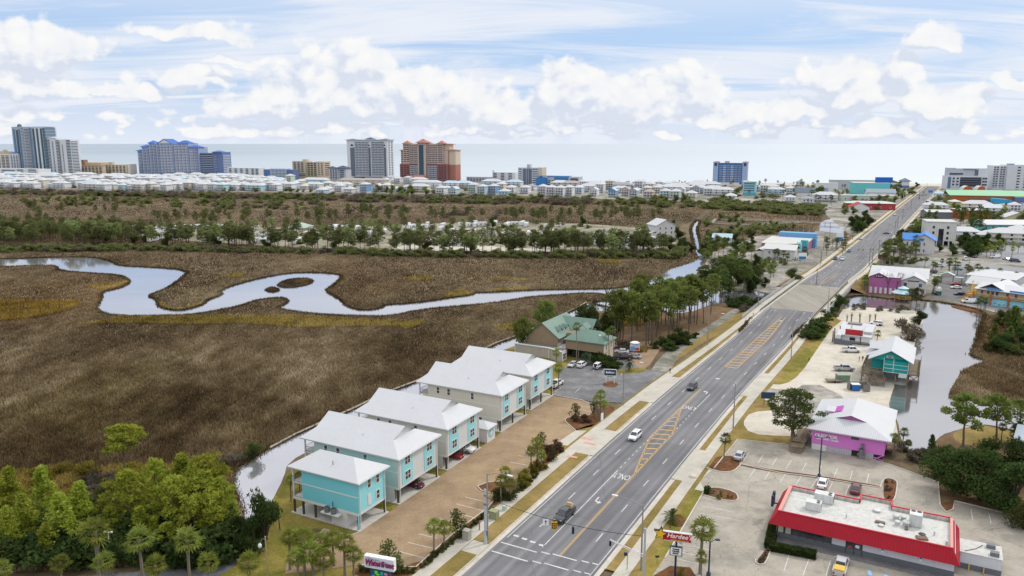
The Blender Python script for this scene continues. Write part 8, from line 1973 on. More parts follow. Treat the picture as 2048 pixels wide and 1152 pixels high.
def vehicle(kind,color,label,loc,rz,group=None,cat=None,extra=None,small=False):
 k=VK[kind];L,Wd=k["L"],k["W"];p=paint(color,CC[color])
 root=thing({"suv":"suv","jeep":"off_road_car"}.get(kind,kind),label,cat or{"sedan":"car","suv":"suv","pickup":"pickup truck","van":"van","jeep":"off-road car"}[kind],loc,rz,group)
 h=Wd/2;b=MB();x0,x1=-L/2,L/2;lo,bl,hd=k["lo"],k["belt"],k["hood"];g0,g1,g2,g3=k["gh"]
 bedz=bl if kind=="pickup" else(bl if kind!="sedan" else bl-.02)
 st=[(x0,lo+.15,bedz-.18,.86),(x0+.10,lo,bedz-.02,.95),(x0+.7,lo,bedz,1.0),(g0,lo,bedz,1.0),(g3,lo,bl,1.0),(g3+.1,lo,hd+.02,.99),(x1-.45,lo,hd-.06,.96),(x1-.10,lo,hd-.16,.90),(x1,lo+.12,hd-.34,.80)]
 vs=[]
 for x,zb,zt,w in st:
  y=h*w;vs+=[(x,-y*.92,zb),(x,-y,zb+.22),(x,-y,zt-.14),(x,-y*.90,zt),(x,y*.90,zt),(x,y,zt-.14),(x,y,zb+.22),(x,y*.92,zb)]
 fs=[]
 for i in range(len(st)-1):
  for j in range(8):fs.append((i*8+j,i*8+(j+1)%8,i*8+8+(j+1)%8,i*8+8+j))
 n=(len(st)-1)*8;fs+=[list(range(8)),[n+7-j for j in range(8)]]
 b.add(vs,fs,0,False)
 bt,rt=h*.90,h*.70;rz_=k["roof"]
 gl=[(g0,-bt,bl-.01),(g3,-bt,bl-.01),(g3,bt,bl-.01),(g0,bt,bl-.01),(g1,-rt,rz_-.06),(g2,-rt,rz_-.06),(g2,rt,rz_-.06),(g1,rt,rz_-.06)]
 b.add(gl,[(0,1,5,4),(1,2,6,5),(2,3,7,6),(3,0,4,7)],0)
 b.add([(g1-.03,-rt-.02,rz_-.06),(g2+.03,-rt-.02,rz_-.06),(g2+.03,rt+.02,rz_-.06),(g1-.03,rt+.02,rz_-.06),(g1+.1,-rt*.86,rz_),(g2-.12,-rt*.86,rz_),(g2-.12,rt*.86,rz_),(g1+.1,rt*.86,rz_)],[(0,1,5,4),(1,2,6,5),(2,3,7,6),(3,0,4,7),(4,5,6,7)],0)
 b.build("body",p,root)
 def lerp(a,c,f):return tuple(a[i]+(c[i]-a[i])*f for i in range(3))
 def pane(a,c,d,e,u0,u1,v0,v1,off):
  q=[lerp(lerp(a,c,u),lerp(e,d,u),v)for u,v in((u0,v0),(u1,v0),(u1,v1),(u0,v1))];return[tuple(x+o for x,o in zip(p_,off))for p_ in q]
 q=MB();q.poly(pane(gl[1],gl[2],gl[6],gl[5],.06,.94,.06,.96,(.02,0,.015)));q.build("windscreen",m_vglass,root)
 if kind!="van" or True:
  q=MB();q.poly(pane(gl[3],gl[0],gl[4],gl[7],.08,.92,.12,.9,(-.02,0,.01)));q.build("rear_window",m_vglass,root)
 for sgn,(a,c,d,e)in((-1,(gl[0],gl[1],gl[5],gl[4])),(1,(gl[2],gl[3],gl[7],gl[6]))):
  q=MB()
  cuts=((.06,.48),(.52,.94))if kind not in("van",)else((.74,.96),)if sgn<0 else((.04,.26),)
  for u0,u1 in cuts:q.poly(pane(a,c,d,e,u0,u1,.10,.92,(0,.012*sgn,.005)))
  q.build("side_window",m_vglass,root)
 for sx in(-1,1):
  for sy in(-1,1):
   w=MB();x,y,r_=sx*k["wb"],sy*(h-.11),k["wr"]
   P=[(x+r_*math.cos(a),r_+r_*math.sin(a))for a in np.linspace(0,2*math.pi,15)[:-1]]
   vs=[(u,y-.12,v)for u,v in P]+[(u,y+.125,v)for u,v in P];m_=len(P)
   w.add(vs,[(i,(i+1)%m_,(i+1)%m_+m_,i+m_)for i in range(m_)]+[list(range(m_)),list(range(m_,2*m_))[::-1]])
   wo=w.build("wheel",m_tyre,root)
   if not small:
    w=MB();yy=y+sy*.14;w.poly([(x+r_*.62*math.cos(a),yy,r_+r_*.62*math.sin(a))for a in np.linspace(0,2*math.pi,11)[:-1]]);w.build("rim",m_rim,wo)
 for sy in(-1,1):
  q=MB();q.box(x1-.30,sy*h*.58-.17,hd-.42,x1-.02,sy*h*.58+.17,hd-.20);q.build("headlight",m_head,root)
  q=MB();q.box(x0-.015,sy*h*.72-.14,bedz-.5,x0+.06,sy*h*.72+.14,bedz-.16);q.build("tail_light",m_tail,root)
  if not small:
   q=MB();q.box(g3-.32,sy*(h+.02)-.09,bl-.02,g3-.12,sy*(h+.02)+.09,bl+.16);q.build("mirror",p,root)
 q=MB();q.box(x1-.06,-h*.5,lo+.12,x1+.02,h*.5,hd-.42);q.build("grille",m_trim,root)
 if kind=="pickup":
  q=MB();q.box(x0+.12,-h*.80,bl+.002,g0-.08,h*.80,bl+.012);q.build("bed",m_trim,root)
  for sy in(-1,1):
   q=MB();q.box(x0+.05,sy*h*.86-.09,bl-.05,g0-.02,sy*h*.86+.09,bl+.10);q.build("bed_rail",p,root)
  q=MB();q.box(x0+.02,-h*.78,bl-.05,x0+.10,h*.78,bl+.10);q.build("tailgate",p,root)
 if kind=="jeep":
  q=MB();vsn=[(x0-.16+.0,.36*math.cos(a),1.0+.36*math.sin(a))for a in np.linspace(0,6.283,13)[:-1]];q.add(vsn+[(v[0]+.2,v[1],v[2])for v in vsn],[(i,(i+1)%12,(i+1)%12+12,i+12)for i in range(12)]+[list(range(12))]);q.build("spare_wheel",m_tyre,root)
 return root
AH=math.atan2(VY,VX)
def onroad(px,py):
 s,o=RPX(px,py);return RP(s,o,.01)
v=vehicle("pickup","black","black pickup carrying wooden boxes, waiting in the left lanes by the signals",onroad(1129,1036),AH+math.pi)
b=MB();b.box(-2.6,-.55,1.0,-1.5,.6,1.62);b.box(-2.2,-.4,1.62,-1.7,.5,1.95)
ob=b.build("cargo_box",mat("raw_plywood_box",(.46,.34,.22),.8,.2,2),None);ob.location=v.location;ob.rotation_euler=v.rotation_euler;ob.location.z+=.2
tag(ob,"pale wooden boxes lying in the bed of the black pickup","box")
vehicle("suv","white","white suv driving in the left lanes beside the yellow hatched taper",onroad(1270,877),AH+math.pi)
vehicle("suv","black","black suv with roof rack driving toward the camera past the yellow median",onroad(1384,778),AH+math.pi)
for px,py,kd,c,dr,lab in[(1670,519,"pickup","navy",1,"dark pickup at the left kerb beyond the bridge"),(1685,520,"suv","white",1,"white suv side by side with the dark pickup beyond the bridge"),(1698,504,"suv","blue",1,"blue suv in the left lane beyond the white one"),(1720,479,"sedan","silver",.35,"silver sedan turning off at the left kerb by the blue board"),(1773,468,"sedan","green",-.12,"long dark green car crossing the right lanes near the palms"),(1790,431,"suv","white",1,"white car in the middle of the upper road"),(1836,389,"sedan","white",1,"white car near the upper traffic signals"),(1843,391,"sedan","silver",-1,"silver car right of the white one near the upper signals"),(1847,385,"suv","navy",1,"dark car at the far end of the road"),(1838,397,"suv","black",1,"black car just below the upper traffic signals")]:
 ang=AH+math.pi if dr==1 else AH if dr==-1 else AH+math.pi+dr*1.6 if dr>0 else AH+1.35
 vehicle(kd,c,lab,onroad(px,py),ang,small=True)
ANG=rad(61)
for px,py,kd,c,a,lab in[(1146,732,"sedan","silver",ANG+math.pi,"silver sedan parked nose out, leftmost in the asphalt lot"),(1164,733,"suv","white",ANG,"white hatchback parked nose in, between the sedan and the jeep"),(1196,736,"jeep","white",ANG,"white open jeep with spare wheel in the asphalt lot"),(1233,702,"suv","plum",rad(-18),"plum-coloured car half hidden by the end of the tan wing"),(1243,706,"sedan","white",rad(165),"white sedan beside the plum car at the complex lot"),(1247,718,"pickup","black",rad(0),"black pickup under the feather palm at the complex lot"),(1268,716,"sedan","silver",rad(160),"pale sedan at the right end of the complex lot"),(1113,772,"pickup","white",rad(62),"white pickup tucked beside the fifth stilt house")]:
 vehicle(kd,c,lab,G(px,py,.125),a)
vehicle("sedan","red","red car parked under the third stilt house",G(906,914,.21),rad(-28));vehicle("pickup","white","white and blue truck parked under the third stilt house beside the red car",G(925,902,.21),rad(-28));vehicle("sedan","maroon","dark red car parked under the pale aqua stilt house",G(826,972,.21),rad(-28))
for px,py,kd,c,a,lab in[(1479,915,"sedan","silver",rad(-118)+math.pi,"silver sedan parked alone by the kerb near the corner palm"),(1645,971,"sedan","white",rad(62),"white sedan parked behind the red-roofed restaurant beside the lamp post"),(1711,982,"sedan","maroon",rad(62),"dark red car parked behind the red-roofed restaurant"),(1681,1140,"pickup","silver",rad(61),"silver pickup parked nose in at the restaurant front, yellow load in its bed"),(1702,704,"pickup","white",rad(-4),"white pickup on the sand in front of the food stand fence"),(1688,741,"pickup","silver",rad(-2),"silver pickup on the sand near the green dumpster"),(1752,650,"suv","white",rad(150),"white suv parked behind the white food stand"),(1938,606,"van","white",rad(158),"white cargo van on the waterfront asphalt beside two palms"),(2029,623,"suv","navy",rad(175),"dark suv on the waterfront asphalt near the right edge"),(1919,590,"sedan","navy",rad(175),"dark sedan beside the foot of the yellow stairs"),(1878,534,"suv","silver",rad(-8),"silver suv on the side street behind the pink hall"),(1915,540,"sedan","teal",rad(-10),"teal car on the side street by the palms"),(1911,570,"sedan","red",rad(170),"red car half under the yellow stairs"),(1912,577,"sedan","white",rad(170),"white car half under the yellow stairs"),(1866,545,"suv","navy",rad(100),"dark blue car right of the pink hall roof")]:
 vehicle(kd,c,lab,G(px,py,.13),a,small=py<700)
b=MB();b.box(-2.7,-.75,1.2,-1.1,.75,1.45);ob=b.build("cargo_sheet",m_yellow,None);ob.location=G(1681,1140,.13);ob.rotation_euler=(0,0,rad(61));tag(ob,"yellow boards lying in the bed of the silver pickup","boards")
rr=random.Random(8)
for i,(px,py)in enumerate([(1932,508),(1938,512),(1944,505),(1950,515),(1960,500),(1930,520),(1990,516),(2012,520),(2030,524),(1915,452),(1560,388),(1575,390),(1590,396),(1600,398),(1612,402),(1625,398),(1520,398),(1530,394),(1540,402),(1550,398),(1505,386),(1515,382),(1526,386),(1960,395),(1660,415),(1652,420)]):
 lab="car on the open sandy lot near the blue hotel" if px<1640 else "parked car on the lots right of the upper road" if px>1700 else "parked car left of the red-walled store"
 vehicle(rr.choice(["sedan","suv","suv","van"]),rr.choice(["white","silver","grey","navy","white","beige"]),lab,G(px,py,.12),rr.uniform(0,6.28),lab,small=True)
root=thing("food_truck","white and dark green box truck parked right of the pink hall","truck",G(1873,588,.1),rad(75))
b=MB();b.box(-3.4,-1.1,.7,1.6,1.1,3.2);b.build("box_body",m_white,root);b=MB();b.box(-3.42,-1.12,.7,-1.5,1.12,1.9);b.box(1.61,-1.05,.6,3.3,1.05,2.2);b.build("cab",paint("green",CC["green"]),root)
for x in(-2.2,2.3):
 for y in(-1,1):
  b=MB();b.tube((x,y*1.0-.15,.42),(x,y*1.0+.15,.42),.42,n=12);b.build("wheel",m_tyre,root)
# --- campground trailers and coaches
m_rvw=mat("white_trailer_shell",(.70,.71,.72),.4,.05,.5);m_rvs=mat("grey_trailer_stripe",(.22,.23,.26),.5,.1);m_rvd=mat("dark_coach_shell",(.07,.075,.09),.4,.1)
def rv(L,H,coach):
 root=thing("motor_coach" if coach else "camping_trailer","x","motorhome" if coach else "caravan",(0,-700,0))
 b=MB();P=[(-L/2,.55),(L/2-.2,.55),(L/2,1.2),(L/2,H*.72),(L/2-.5 if coach else L/2-.25,H),(-L/2+.15,H),(-L/2,H-.2)]
 n=len(P);b.add([(x,-1.25,z)for x,z in P]+[(x,1.25,z)for x,z in P],[(i,(i+1)%n,(i+1)%n+n,i+n)for i in range(n)]+[list(range(n))[::-1],list(range(n,2*n))]);b.build("shell",m_rvw,root)
 b=MB()
 for y in(-1.262,1.262):b.box(-L/2+.1,min(y,y*.995),.9,L/2-.1,max(y,y*.995),1.35)
 b.build("stripe",m_rvs,root)
 b=MB()
 for y in(-1.27,1.27):
  for k in range(3):x=-L/2+1.2+k*(L-2.4)/2.4;b.box(x,min(y,y*.99),1.7,x+1.3,max(y,y*.99),2.4)
 if coach:b.box(L/2-.04,-1.1,1.6,L/2+.012,1.1,2.6)
 b.build("window",m_vglass,root)
 b=MB();b.box(-.8,-.4,H,.4,.4,H+.3);b.box(-L/2+.8,-.3,H,-L/2+1.4,.3,H+.2);b.build("roof_unit",m_rvw,root)
 for x in((-.6,.5)if not coach else(-L*.28,L*.33)):
  for y in(-1.05,1.05):
   b=MB();b.tube((x,y-.12,.38),(x,y+.12,.38),.38,n=10);b.build("wheel",m_tyre,root)
 return root
RV=[rv(9.5,3.4,False),rv(7.2,3.1,False),rv(11,3.7,True)]
rr=random.Random(13);used=[]
RVL=[(851,490,2,0,"motor coach parked lengthwise on the open pale lot at the campground's front"),(832,464,0,80,"white trailer with gabled-looking front behind the open pale lot"),(905,490,0,5,"long white trailer behind the thin pines right of the open lot"),(925,492,0,8,"second long white trailer behind the thin pines right of the open lot"),(1108,470,2,75,"dark-fronted motor coach at the back row by the campground road"),(1180,492,2,15,"big white motor coach at the right end near the campground road")]
for px,py,k,a,lab in RVL:used.append((px,py));dup(RV[k],G(px,py,.1),rad(a),None,lab)
def rvrow(pts,n,jit,lab):
 k=0;t=0
 while k<n and t<2000:
  t+=1;f=rr.random();i=min(len(pts)-2,int(f*(len(pts)-1)));g=f*(len(pts)-1)-i
  px=pts[i][0]+(pts[i+1][0]-pts[i][0])*g;py=pts[i][1]+(pts[i+1][1]-pts[i][1])*g+rr.uniform(-jit,jit)
  if any(abs(px-u)/9+abs(py-v_)/3.2<1 for u,v_ in used):continue
  used.append((px,py));dup(rr.choice(RV),G(px,py,.1),rad(rr.choice([75,85,95,20,60])+rr.uniform(-8,8)),rr.uniform(.85,1.05),lab,lab);k+=1
rvrow([(240,462),(420,458),(640,462),(760,458)],30,3,"white trailer in the back rows of the campground, left half");rvrow([(250,470),(420,470),(640,472),(780,470)],30,4,"white trailer in the middle rows of the campground, left half");rvrow([(300,480),(500,484),(640,488)],14,3,"white trailer in the front rows of the campground behind the pine belt")
rvrow([(800,456),(900,452),(1000,452),(1130,455)],20,2.5,"white trailer in the back row of the campground, right half");rvrow([(880,466),(980,468),(1080,474),(1160,484)],16,5,"white trailer in the middle of the campground, right half");rvrow([(1190,490),(1240,488),(1330,482)],6,3,"white trailer beside the campground road near the lodge")
for k in RV:drop(k)
for px,py,c in[(1202,474,"silver"),(1150,468,"white"),(1035,466,"navy"),(1262,478,"white"),(1010,468,"white"),(960,466,"grey")]:
 vehicle("pickup",c,f"{c} pickup on the campground road near {'the lodge' if px > 1190 else 'the coaches'} at {'the far right' if px > 1250 else 'the open turn' if px > 1100 else 'the back row'}",G(px,py,.12),rr.uniform(0,6.28),small=True)
# --- street lamps
m_lampgrey=mat("grey_lamp_steel",(.28,.27,.25),.5,.15,2);m_lampw=mat("pale_lamp_head",(.66,.67,.68),.4,.05);m_wood=mat("dark_timber_utility_pole",(.15,.125,.10),.9,.25,2);m_pale=mat("pale_concrete_pole",(.44,.45,.48),.8,.12,1.5);m_wire=mat("black_cable",(.02,.02,.022),.7,.1)
def lamp(px,py,h,arm,label,side,z=.2,group=None):
 """pole with a curved arm; side +1 reaches right of the road direction"""
 p=G(px,py,z);root=thing("street_lamp",label,"street lamp",p,0,group)
 b=MB();b.tube((0,0,0),(0,0,h),.17,.10,8);b.build("pole",m_lampgrey,root)
 b=MB();n_=Vector((UX,UY,0))*side;pts=[Vector((0,0,h-.25)),n_*arm*.35+Vector((0,0,h+.25)),n_*arm*.75+Vector((0,0,h+.5)),n_*arm+Vector((0,0,h+.5))];b.path(pts,.065,6);b.build("arm",m_lampw if False else m_lampgrey,root)
 b=MB();e=n_*arm+Vector((0,0,h+.5));b.obox(e.x+n_.x*.35,e.y+n_.y*.35,h+.42,.95,.36,.17,math.atan2(n_.y,n_.x));b.build("lamp_head",m_lampw,root)
 return root
lamp(1282,1138,10.8,4.3,"street lamp on the right kerb reaching over the road beside the red pole sign",-1)
lamp(1466,857,11.0,3.8,"street lamp at the right sidewalk left of the big spreading pine",-1)
lamp(1582,716,11.0,3.4,"street lamp on the grass right of the yellow ladder median",-1);lamp(1655,626,9.5,3.0,"street lamp at the near right end of the bridge",-1,1.8)
lamp(1246,811,11.5,4.2,"street lamp on the left sidewalk by the navy board sign",1);lamp(1415,691,10.8,4.2,"street lamp on the lawn beside the dirt track, left of the yellow median",1);lamp(1516,618,10.2,4.0,"street lamp at the near left end of the bridge",1,1.0)
lamp(975,1080,12.0,4.0,"street lamp rising behind the pale signal pole at the left kerb",1);lamp(1640,532,9,3.5,"street lamp at the far left end of the bridge",1)
root=thing("lawn_lamp","timber post lamp with white hanging globe head on the lawn left of the palm clump","lamp",G(536,1162,.1),0)
b=MB();b.tube((0,0,0),(0,0,7.4),.13,.10,8);b.build("pole",mat("pale_timber_pole",(.36,.30,.20),.9,.2,2),root);b=MB();b.path([(0,0,6.9),(-.5,0,7.0),(-.9,0,6.2)],.05,5);b.build("arm",m_lampgrey,root);b=MB();b.lathe([(0,5.5),(.28,5.6),(.30,5.95),(.12,6.25),(0,6.3)],10,0,-.9,0);b.build("lamp_shade",m_lampw,root)
root=thing("lawn_lamp","small pale twin-head lamp on a slim pole before the dark undergrowth at the lower left","lamp",G(222,1122,.1),0)
b=MB();b.tube((0,0,0),(0,0,5.0),.09,.07,6);b.build("pole",m_lampw,root);b=MB();b.box(-.7,-.12,4.9,.7,.12,5.1);b.build("lamp_head",m_lampw,root)
for px,py,h,lab in[(1638,954,8.2,"dark blue twin-head lot lamp in the mulch strip before the liquor store"),(1417,1152,5.8,"dark blue twin-head lot lamp beside the big palm at the bottom edge")]:
 root=thing("lot_lamp",lab,"lamp",G(px,py,.15),0);b=MB();b.tube((0,0,0),(0,0,h),.15,.12,8);b.lathe([(.35,0),(.35,.6),(.15,.65)],8);b.build("pole",m_steelblue,root)
 for sx in(-1,1):
  b=MB();b.tube((0,0,h-.1),(sx*.8,-.1,h+.35),.06,n=5);b.obox(sx*1.1,-.1,h+.25,.7,.45,.16,0);b.build("lamp_head",m_steelblue,root)
# --- span-wire signals at the junction
root=thing("signal_pole","pale concrete signal pole at the left kerb with cable bands","pole",G(971,1088,.2),0);b=MB();b.tube((0,0,0),(0,0,9.8),.26,.17,8);b.build("pole",m_pale,root);b=MB();b.lathe([(.24,7.0),(.28,7.05),(.28,7.3),(.22,7.35)],8);b.lathe([(.24,8.6),(.28,8.65),(.28,8.8),(.22,8.85)],8);b.box(.15,-.2,1.6,.45,.2,2.5);b.build("cable_band",m_acgrey,root)
root=thing("signal_pole","pale signal pole at the right kerb with low double mast arms","pole",G(1287,1166,.2),0);b=MB();b.tube((0,0,0),(0,0,9.0),.22,.16,8);b.build("pole",m_pale,root)
b=MB();b.tube((0,0,4.6),(-5.0,2.0,6.1),.07,n=6);b.tube((0,0,4.2),(-5.0,2.0,5.95),.05,n=6);b.build("mast_arm",m_lampw,root);b=MB();b.box(-5.1,1.8,5.1,-4.8,2.1,5.8);b.build("camera_box",m_black,root)
A_,B_=G(971,1088,.2)+Vector((0,0,8.4)),G(1282,1138,.2)+Vector((0,0,5.6))
root=thing("span_wire","black span wire sagging across the road between the two signal poles","cable",(0,0,0));b=MB();WP=[A_.lerp(B_,f)-Vector((0,0,1.1*4*f*(1-f)))for f in np.linspace(0,1,15)];b.path(WP,.045,4);b.build("cable",m_wire,root)
def on_wire(f):return A_.lerp(B_,f)-Vector((0,0,1.1*4*f*(1-f)))
m_sigy=mat("yellow_signal_housing",(.62,.33,.015),.5,.05)
for f,hm,lab,multi in((.455,m_sigy,"yellow three-way signal head on the span wire before the black pickup",True),(.575,m_steelblue,"single dark signal head on the span wire, right of the yellow one",False)):
 p=on_wire(f);root=thing("traffic_signal",lab,"traffic light",p,0);cols=((0,0),)if not multi else((0,0),(-.28,.1),(.28,.1))
 for cx,cy in cols:
  b=MB();b.box(cx-.19,cy-.15,-1.45 if not multi else-1.5,cx+.19,cy+.15,-.3);b.tube((0,0,0),(cx,cy,-.3),.04,n=4);hs=b.build("housing",hm,root)
  for k in range(3):
   b=MB();zc=-.5-k*.37;b.poly([(cx+.13*math.cos(a),cy-.165,zc+.13*math.sin(a))for a in np.linspace(0,6.283,11)[:-1]]);b.build("lens",m_black,hs)
p=on_wire(.40);root=thing("lane_sign","white square lane sign hanging on the span wire left of the yellow signal","sign",p,0);b=MB();b.box(-.45,-.03,-1.25,.45,.03,-.2);b.build("board",m_signw,root);b=MB();b.poly([(-.05,-.04,-1.1),(.07,-.04,-1.1),(.07,-.04,-.6),(.2,-.04,-.6),(0,-.04,-.3),(-.2,-.04,-.6),(-.05,-.04,-.6)]);b.build("arrow",m_black,root)
root=thing("crossing_post","slim pedestrian signal post with dark box at the right kerb","post",G(1254,1140,.2),0);b=MB();b.tube((0,0,0),(0,0,3.0),.07,n=6);b.build("post",m_lampgrey,root);b=MB();b.box(-.55,-.15,2.5,-.05,.15,3.0);b.build("signal_box",m_steelblue,root)
root=thing("lawn_floodlight","small dark floodlight on a stake in the lawn by the red pole sign","floodlight",G(1314,1128,.1),0);b=MB();b.tube((0,0,0),(0,0,1.2),.04,n=5);b.build("stake",m_lampgrey,root);b=MB();b.obox(0,0,1.2,.6,.3,.22,.2);b.build("lamp_head",m_black,root)
for px,py,lx,ly,h,m_,lab in[(988,1038,1.5,1.2,1.6,mat("olive_cabinet_paint",(.26,.28,.16),.6,.1),"olive green utility cabinet behind the tall signal pole"),(1009,1022,.6,.6,1.0,mat("pale_green_cabinet_paint",(.42,.52,.46),.6,.1),"small pale green utility box by the sidewalk"),(934,1080,1.2,1.0,1.8,mat("concrete_grey_cabinet",(.36,.34,.30),.6,.1),"grey signal control cabinet beside the hedge row")]:
 root=thing("utility_cabinet",lab,"utility box",G(px,py,.15),RZ);b=MB();b.box(-lx/2,-ly/2,0,lx/2,ly/2,h);b.build("case",m_,root);b=MB();b.box(-lx/2-.04,-ly/2-.04,h,lx/2+.04,ly/2+.04,h+.08);b.build("lid",m_,root)
 b=MB();b.box(-lx/2+.08,-ly/2-.02,.12,lx/2-.08,-ly/2-.004,h-.1);b.build("door",m_,root)
for px,py in((927,1068),(959,1062)):
 root=thing("marker_post",f"short orange-capped marker post {'left' if px < 940 else 'right'} of the grey signal cabinet","post",G(px,py,.15),0);b=MB();b.tube((0,0,0),(0,0,1.5),.12,n=6);b.build("post",mat("timber_marker",(.30,.20,.12),.8,.2),root);b=MB();b.tube((0,0,1.5),(0,0,1.75),.14,n=6);b.build("cap",m_orange,root)
# --- signs
def board(root,w,h,z,m_face,m_edge,th=.35,y=0.0):
 b=MB();b.box(-w/2,y-th/2,z,w/2,y+th/2,z+h);o=b.build("sign_case",m_edge,root)
 b=MB();b.box(-w/2+.12,y-th/2-.03,z+.12,w/2-.12,y-th/2-.004,z+h-.12);f=b.build("sign_face",m_face,o);return f
def words(parent,rows,y,m_,name="lettering"):
 b=MB()
 for body,size,x,z,sx,sh,bo in rows:
  vs,fs=text_mb(body,size,sx=sx,shear=sh,bold=bo);b.add([(x+a,y,z+c)for a,c,_ in vs],fs)
 return b.build(name,m_,parent)
root=thing("pole_sign","red pole sign with a gold star and white script, small white board below","sign",G(1350,1152,.1),rad(-16))
b=MB();b.tube((0,0,0),(0,0,7.0),.17,n=10);b.build("pole",m_steelblue,root)
f=board(root,4.6,1.45,5.9,m_signred,m_acw,.5)
words(f,[("Hardee's",1.05,.42,6.78,1.0,.25,.018)],-.30,m_signw);words(f,[("CHARBROILED BURGERS",.2,.45,6.14,1.25,0,.006)],-.30,m_gold,"tagline")
def star(R_,y,m_idx,b,cx,cz):b.poly([(cx+(R_ if k%2==0 else R_*.45)*math.sin(k*math.pi/5+.12),y,cz+(R_ if k%2==0 else R_*.45)*math.cos(k*math.pi/5+.12))for k in range(10)],m_idx)
b=MB()
P=[((1.12 if k%2==0 else.52)*math.sin(k*math.pi/5+.12),(1.12 if k%2==0 else.52)*math.cos(k*math.pi/5+.12))for k in range(10)]
b.add([(-2.45+x,-.36,6.9+z)for x,z in P]+[(-2.45+x,.2,6.9+z)for x,z in P],[(i,(i+1)%10,(i+1)%10+10,i+10)for i in range(10)]+[list(range(10))[::-1]],0);star(.95,-.375,1,b,-2.45,6.9)
b.build("star",[m_black,m_gold],root)
f=board(root,1.9,1.5,3.5,m_signw,m_steelblue,.4);b=MB()
for z,xs_ in((4.48,(-.42,-.2,.02,.24,.4)),(4.14,(-.45,-.22,.0,.22,.42)),(3.8,(-.4,-.18,.04,.26))):
 for x in xs_:b.box(x-.085,-.255,z,x+.085,-.245,z+.24)
b.build("lettering",m_black,f)
root=thing("roadside_sign","white lightbox sign with magenta script and colour message screen at the bottom edge","sign",G(762,1174,.1),rad(-18))
for x in(-1.4,1.4):
 b=MB();b.box(x-.2,-.2,0,x+.2,.2,1.0);b.build("post",m_steelblue,root)
f=board(root,4.9,1.9,3.1,mat("pale_lilac_sign_face",(.62,.62,.72),.4,.05),m_signw,.8)
words(f,[("Waterfront",1.3,.05,4.0,.78,.3,.05)],-.47,m_black,"script_shadow");words(f,[("Waterfront",1.3,-.04,4.08,.78,.3,.02)],-.485,m_magenta,"script")
b=MB()
for y,z,a in((-.48,4.72,1.0),(-.48,3.5,-1.0)):b.path([(-1.9+i*.35,y,z+.09*math.sin(i*1.7)*a-.04*i*a)for i in range(12)],.035,4)
b.build("flourish",m_navy,f)
f=board(root,3.2,2.0,1.0,mat("dark_screen_face",(.015,.10,.16),.3,.1),m_steelblue,.6)
for nm,c,rects in(("lime_screen_shape",(.18,.62,.06),((-.9,2.25,-.3,2.75),(-.7,2.05,.0,2.35))),("teal_screen_shape",(.03,.42,.40),((.1,2.15,.55,2.7),(-.2,1.5,.5,1.9))),("pink_screen_shape",(.62,.24,.36),((.7,2.3,1.3,2.6),)),("blue_screen_shape",(.08,.32,.72),((-1.4,1.3,-.8,2.0),(.7,1.3,1.2,1.7)))):
 b=MB()
 for x0,z0,x1,z1 in rects:b.prism([(x0+.08,-.345),(x1,-.345),(x1,-.335),(x0+.08,-.335)],z0,z1)
 b.build(nm,mat(nm+"_paint",c,.4,.25,4),f)
root=thing("board_sign","white-framed navy board sign on two white posts in a grass bed at the asphalt lot","sign",G(1220,766,.15),rad(-8))
for x in(-1.15,1.15):
 b=MB();b.box(x-.12,-.12,0,x+.12,.12,2.2);b.build("post",m_white,root)
b=MB();b.box(-1.75,-.1,1.6,1.75,.1,4.0);o=b.build("board",m_white,root);b=MB();b.box(-1.6,-.13,2.25,1.6,-.101,3.85);f=b.build("panel",m_navy,o);words(f,[("Bellator",.78,0,3.1,1,0,.03)],-.14,m_signw);b=MB();[b.box(x-.09,-.112,1.82,x+.09,-.102,2.05)for x in(-.7,-.45,-.2,.1,.35,.6)];b.build("small_print",m_navy,o)
root=thing("directory_sign","tenant directory sign with blue and red panels on a post at the complex lot","sign",G(1269,716,.1),rad(-10));b=MB();b.box(-.15,-.12,0,.15,.12,2.6);b.build("post",m_greenroof,root);b=MB();b.box(-1.5,-.15,2.4,1.5,.15,5.0);b.lathe([(1.4,5.0),(1.0,5.25),(0,5.35)],12);o=b.build("board",m_signw,root)
for x0,x1,z0,z1,c in((-1.4,.05,2.5,3.7,(.12,.36,.70)),(.1,1.4,2.5,3.4,(.55,.06,.06)),(-1.4,.2,3.8,4.8,(.60,.66,.74)),(.3,1.4,3.5,4.8,(.44,.60,.78))):
 b=MB();b.box(x0,-.18,z0,x1,-.152,z1);b.build("tenant_panel",mat(f"tenant_panel_paint_{int(c[0]*100)}",c,.5,.1),o)
root=thing("banner_sign","small white upright sign with the letters TV on the corner lawn","sign",G(1204,842,.14),rad(40));b=MB();b.box(-.4,-.06,0,.4,.06,2.0);o=b.build("board",m_signw,root)
root=thing("board_sign","dark board sign on two posts behind the big spreading pine","sign",G(1535,810,.1),rad(-8))
for x in(-.9,.9):
 b=MB();b.box(x-.1,-.1,0,x+.1,.1,2.2);b.build("post",m_timber,root)
b=MB();b.box(-1.7,-.12,1.7,1.7,.12,3.4);b.build("board",m_navy,root)
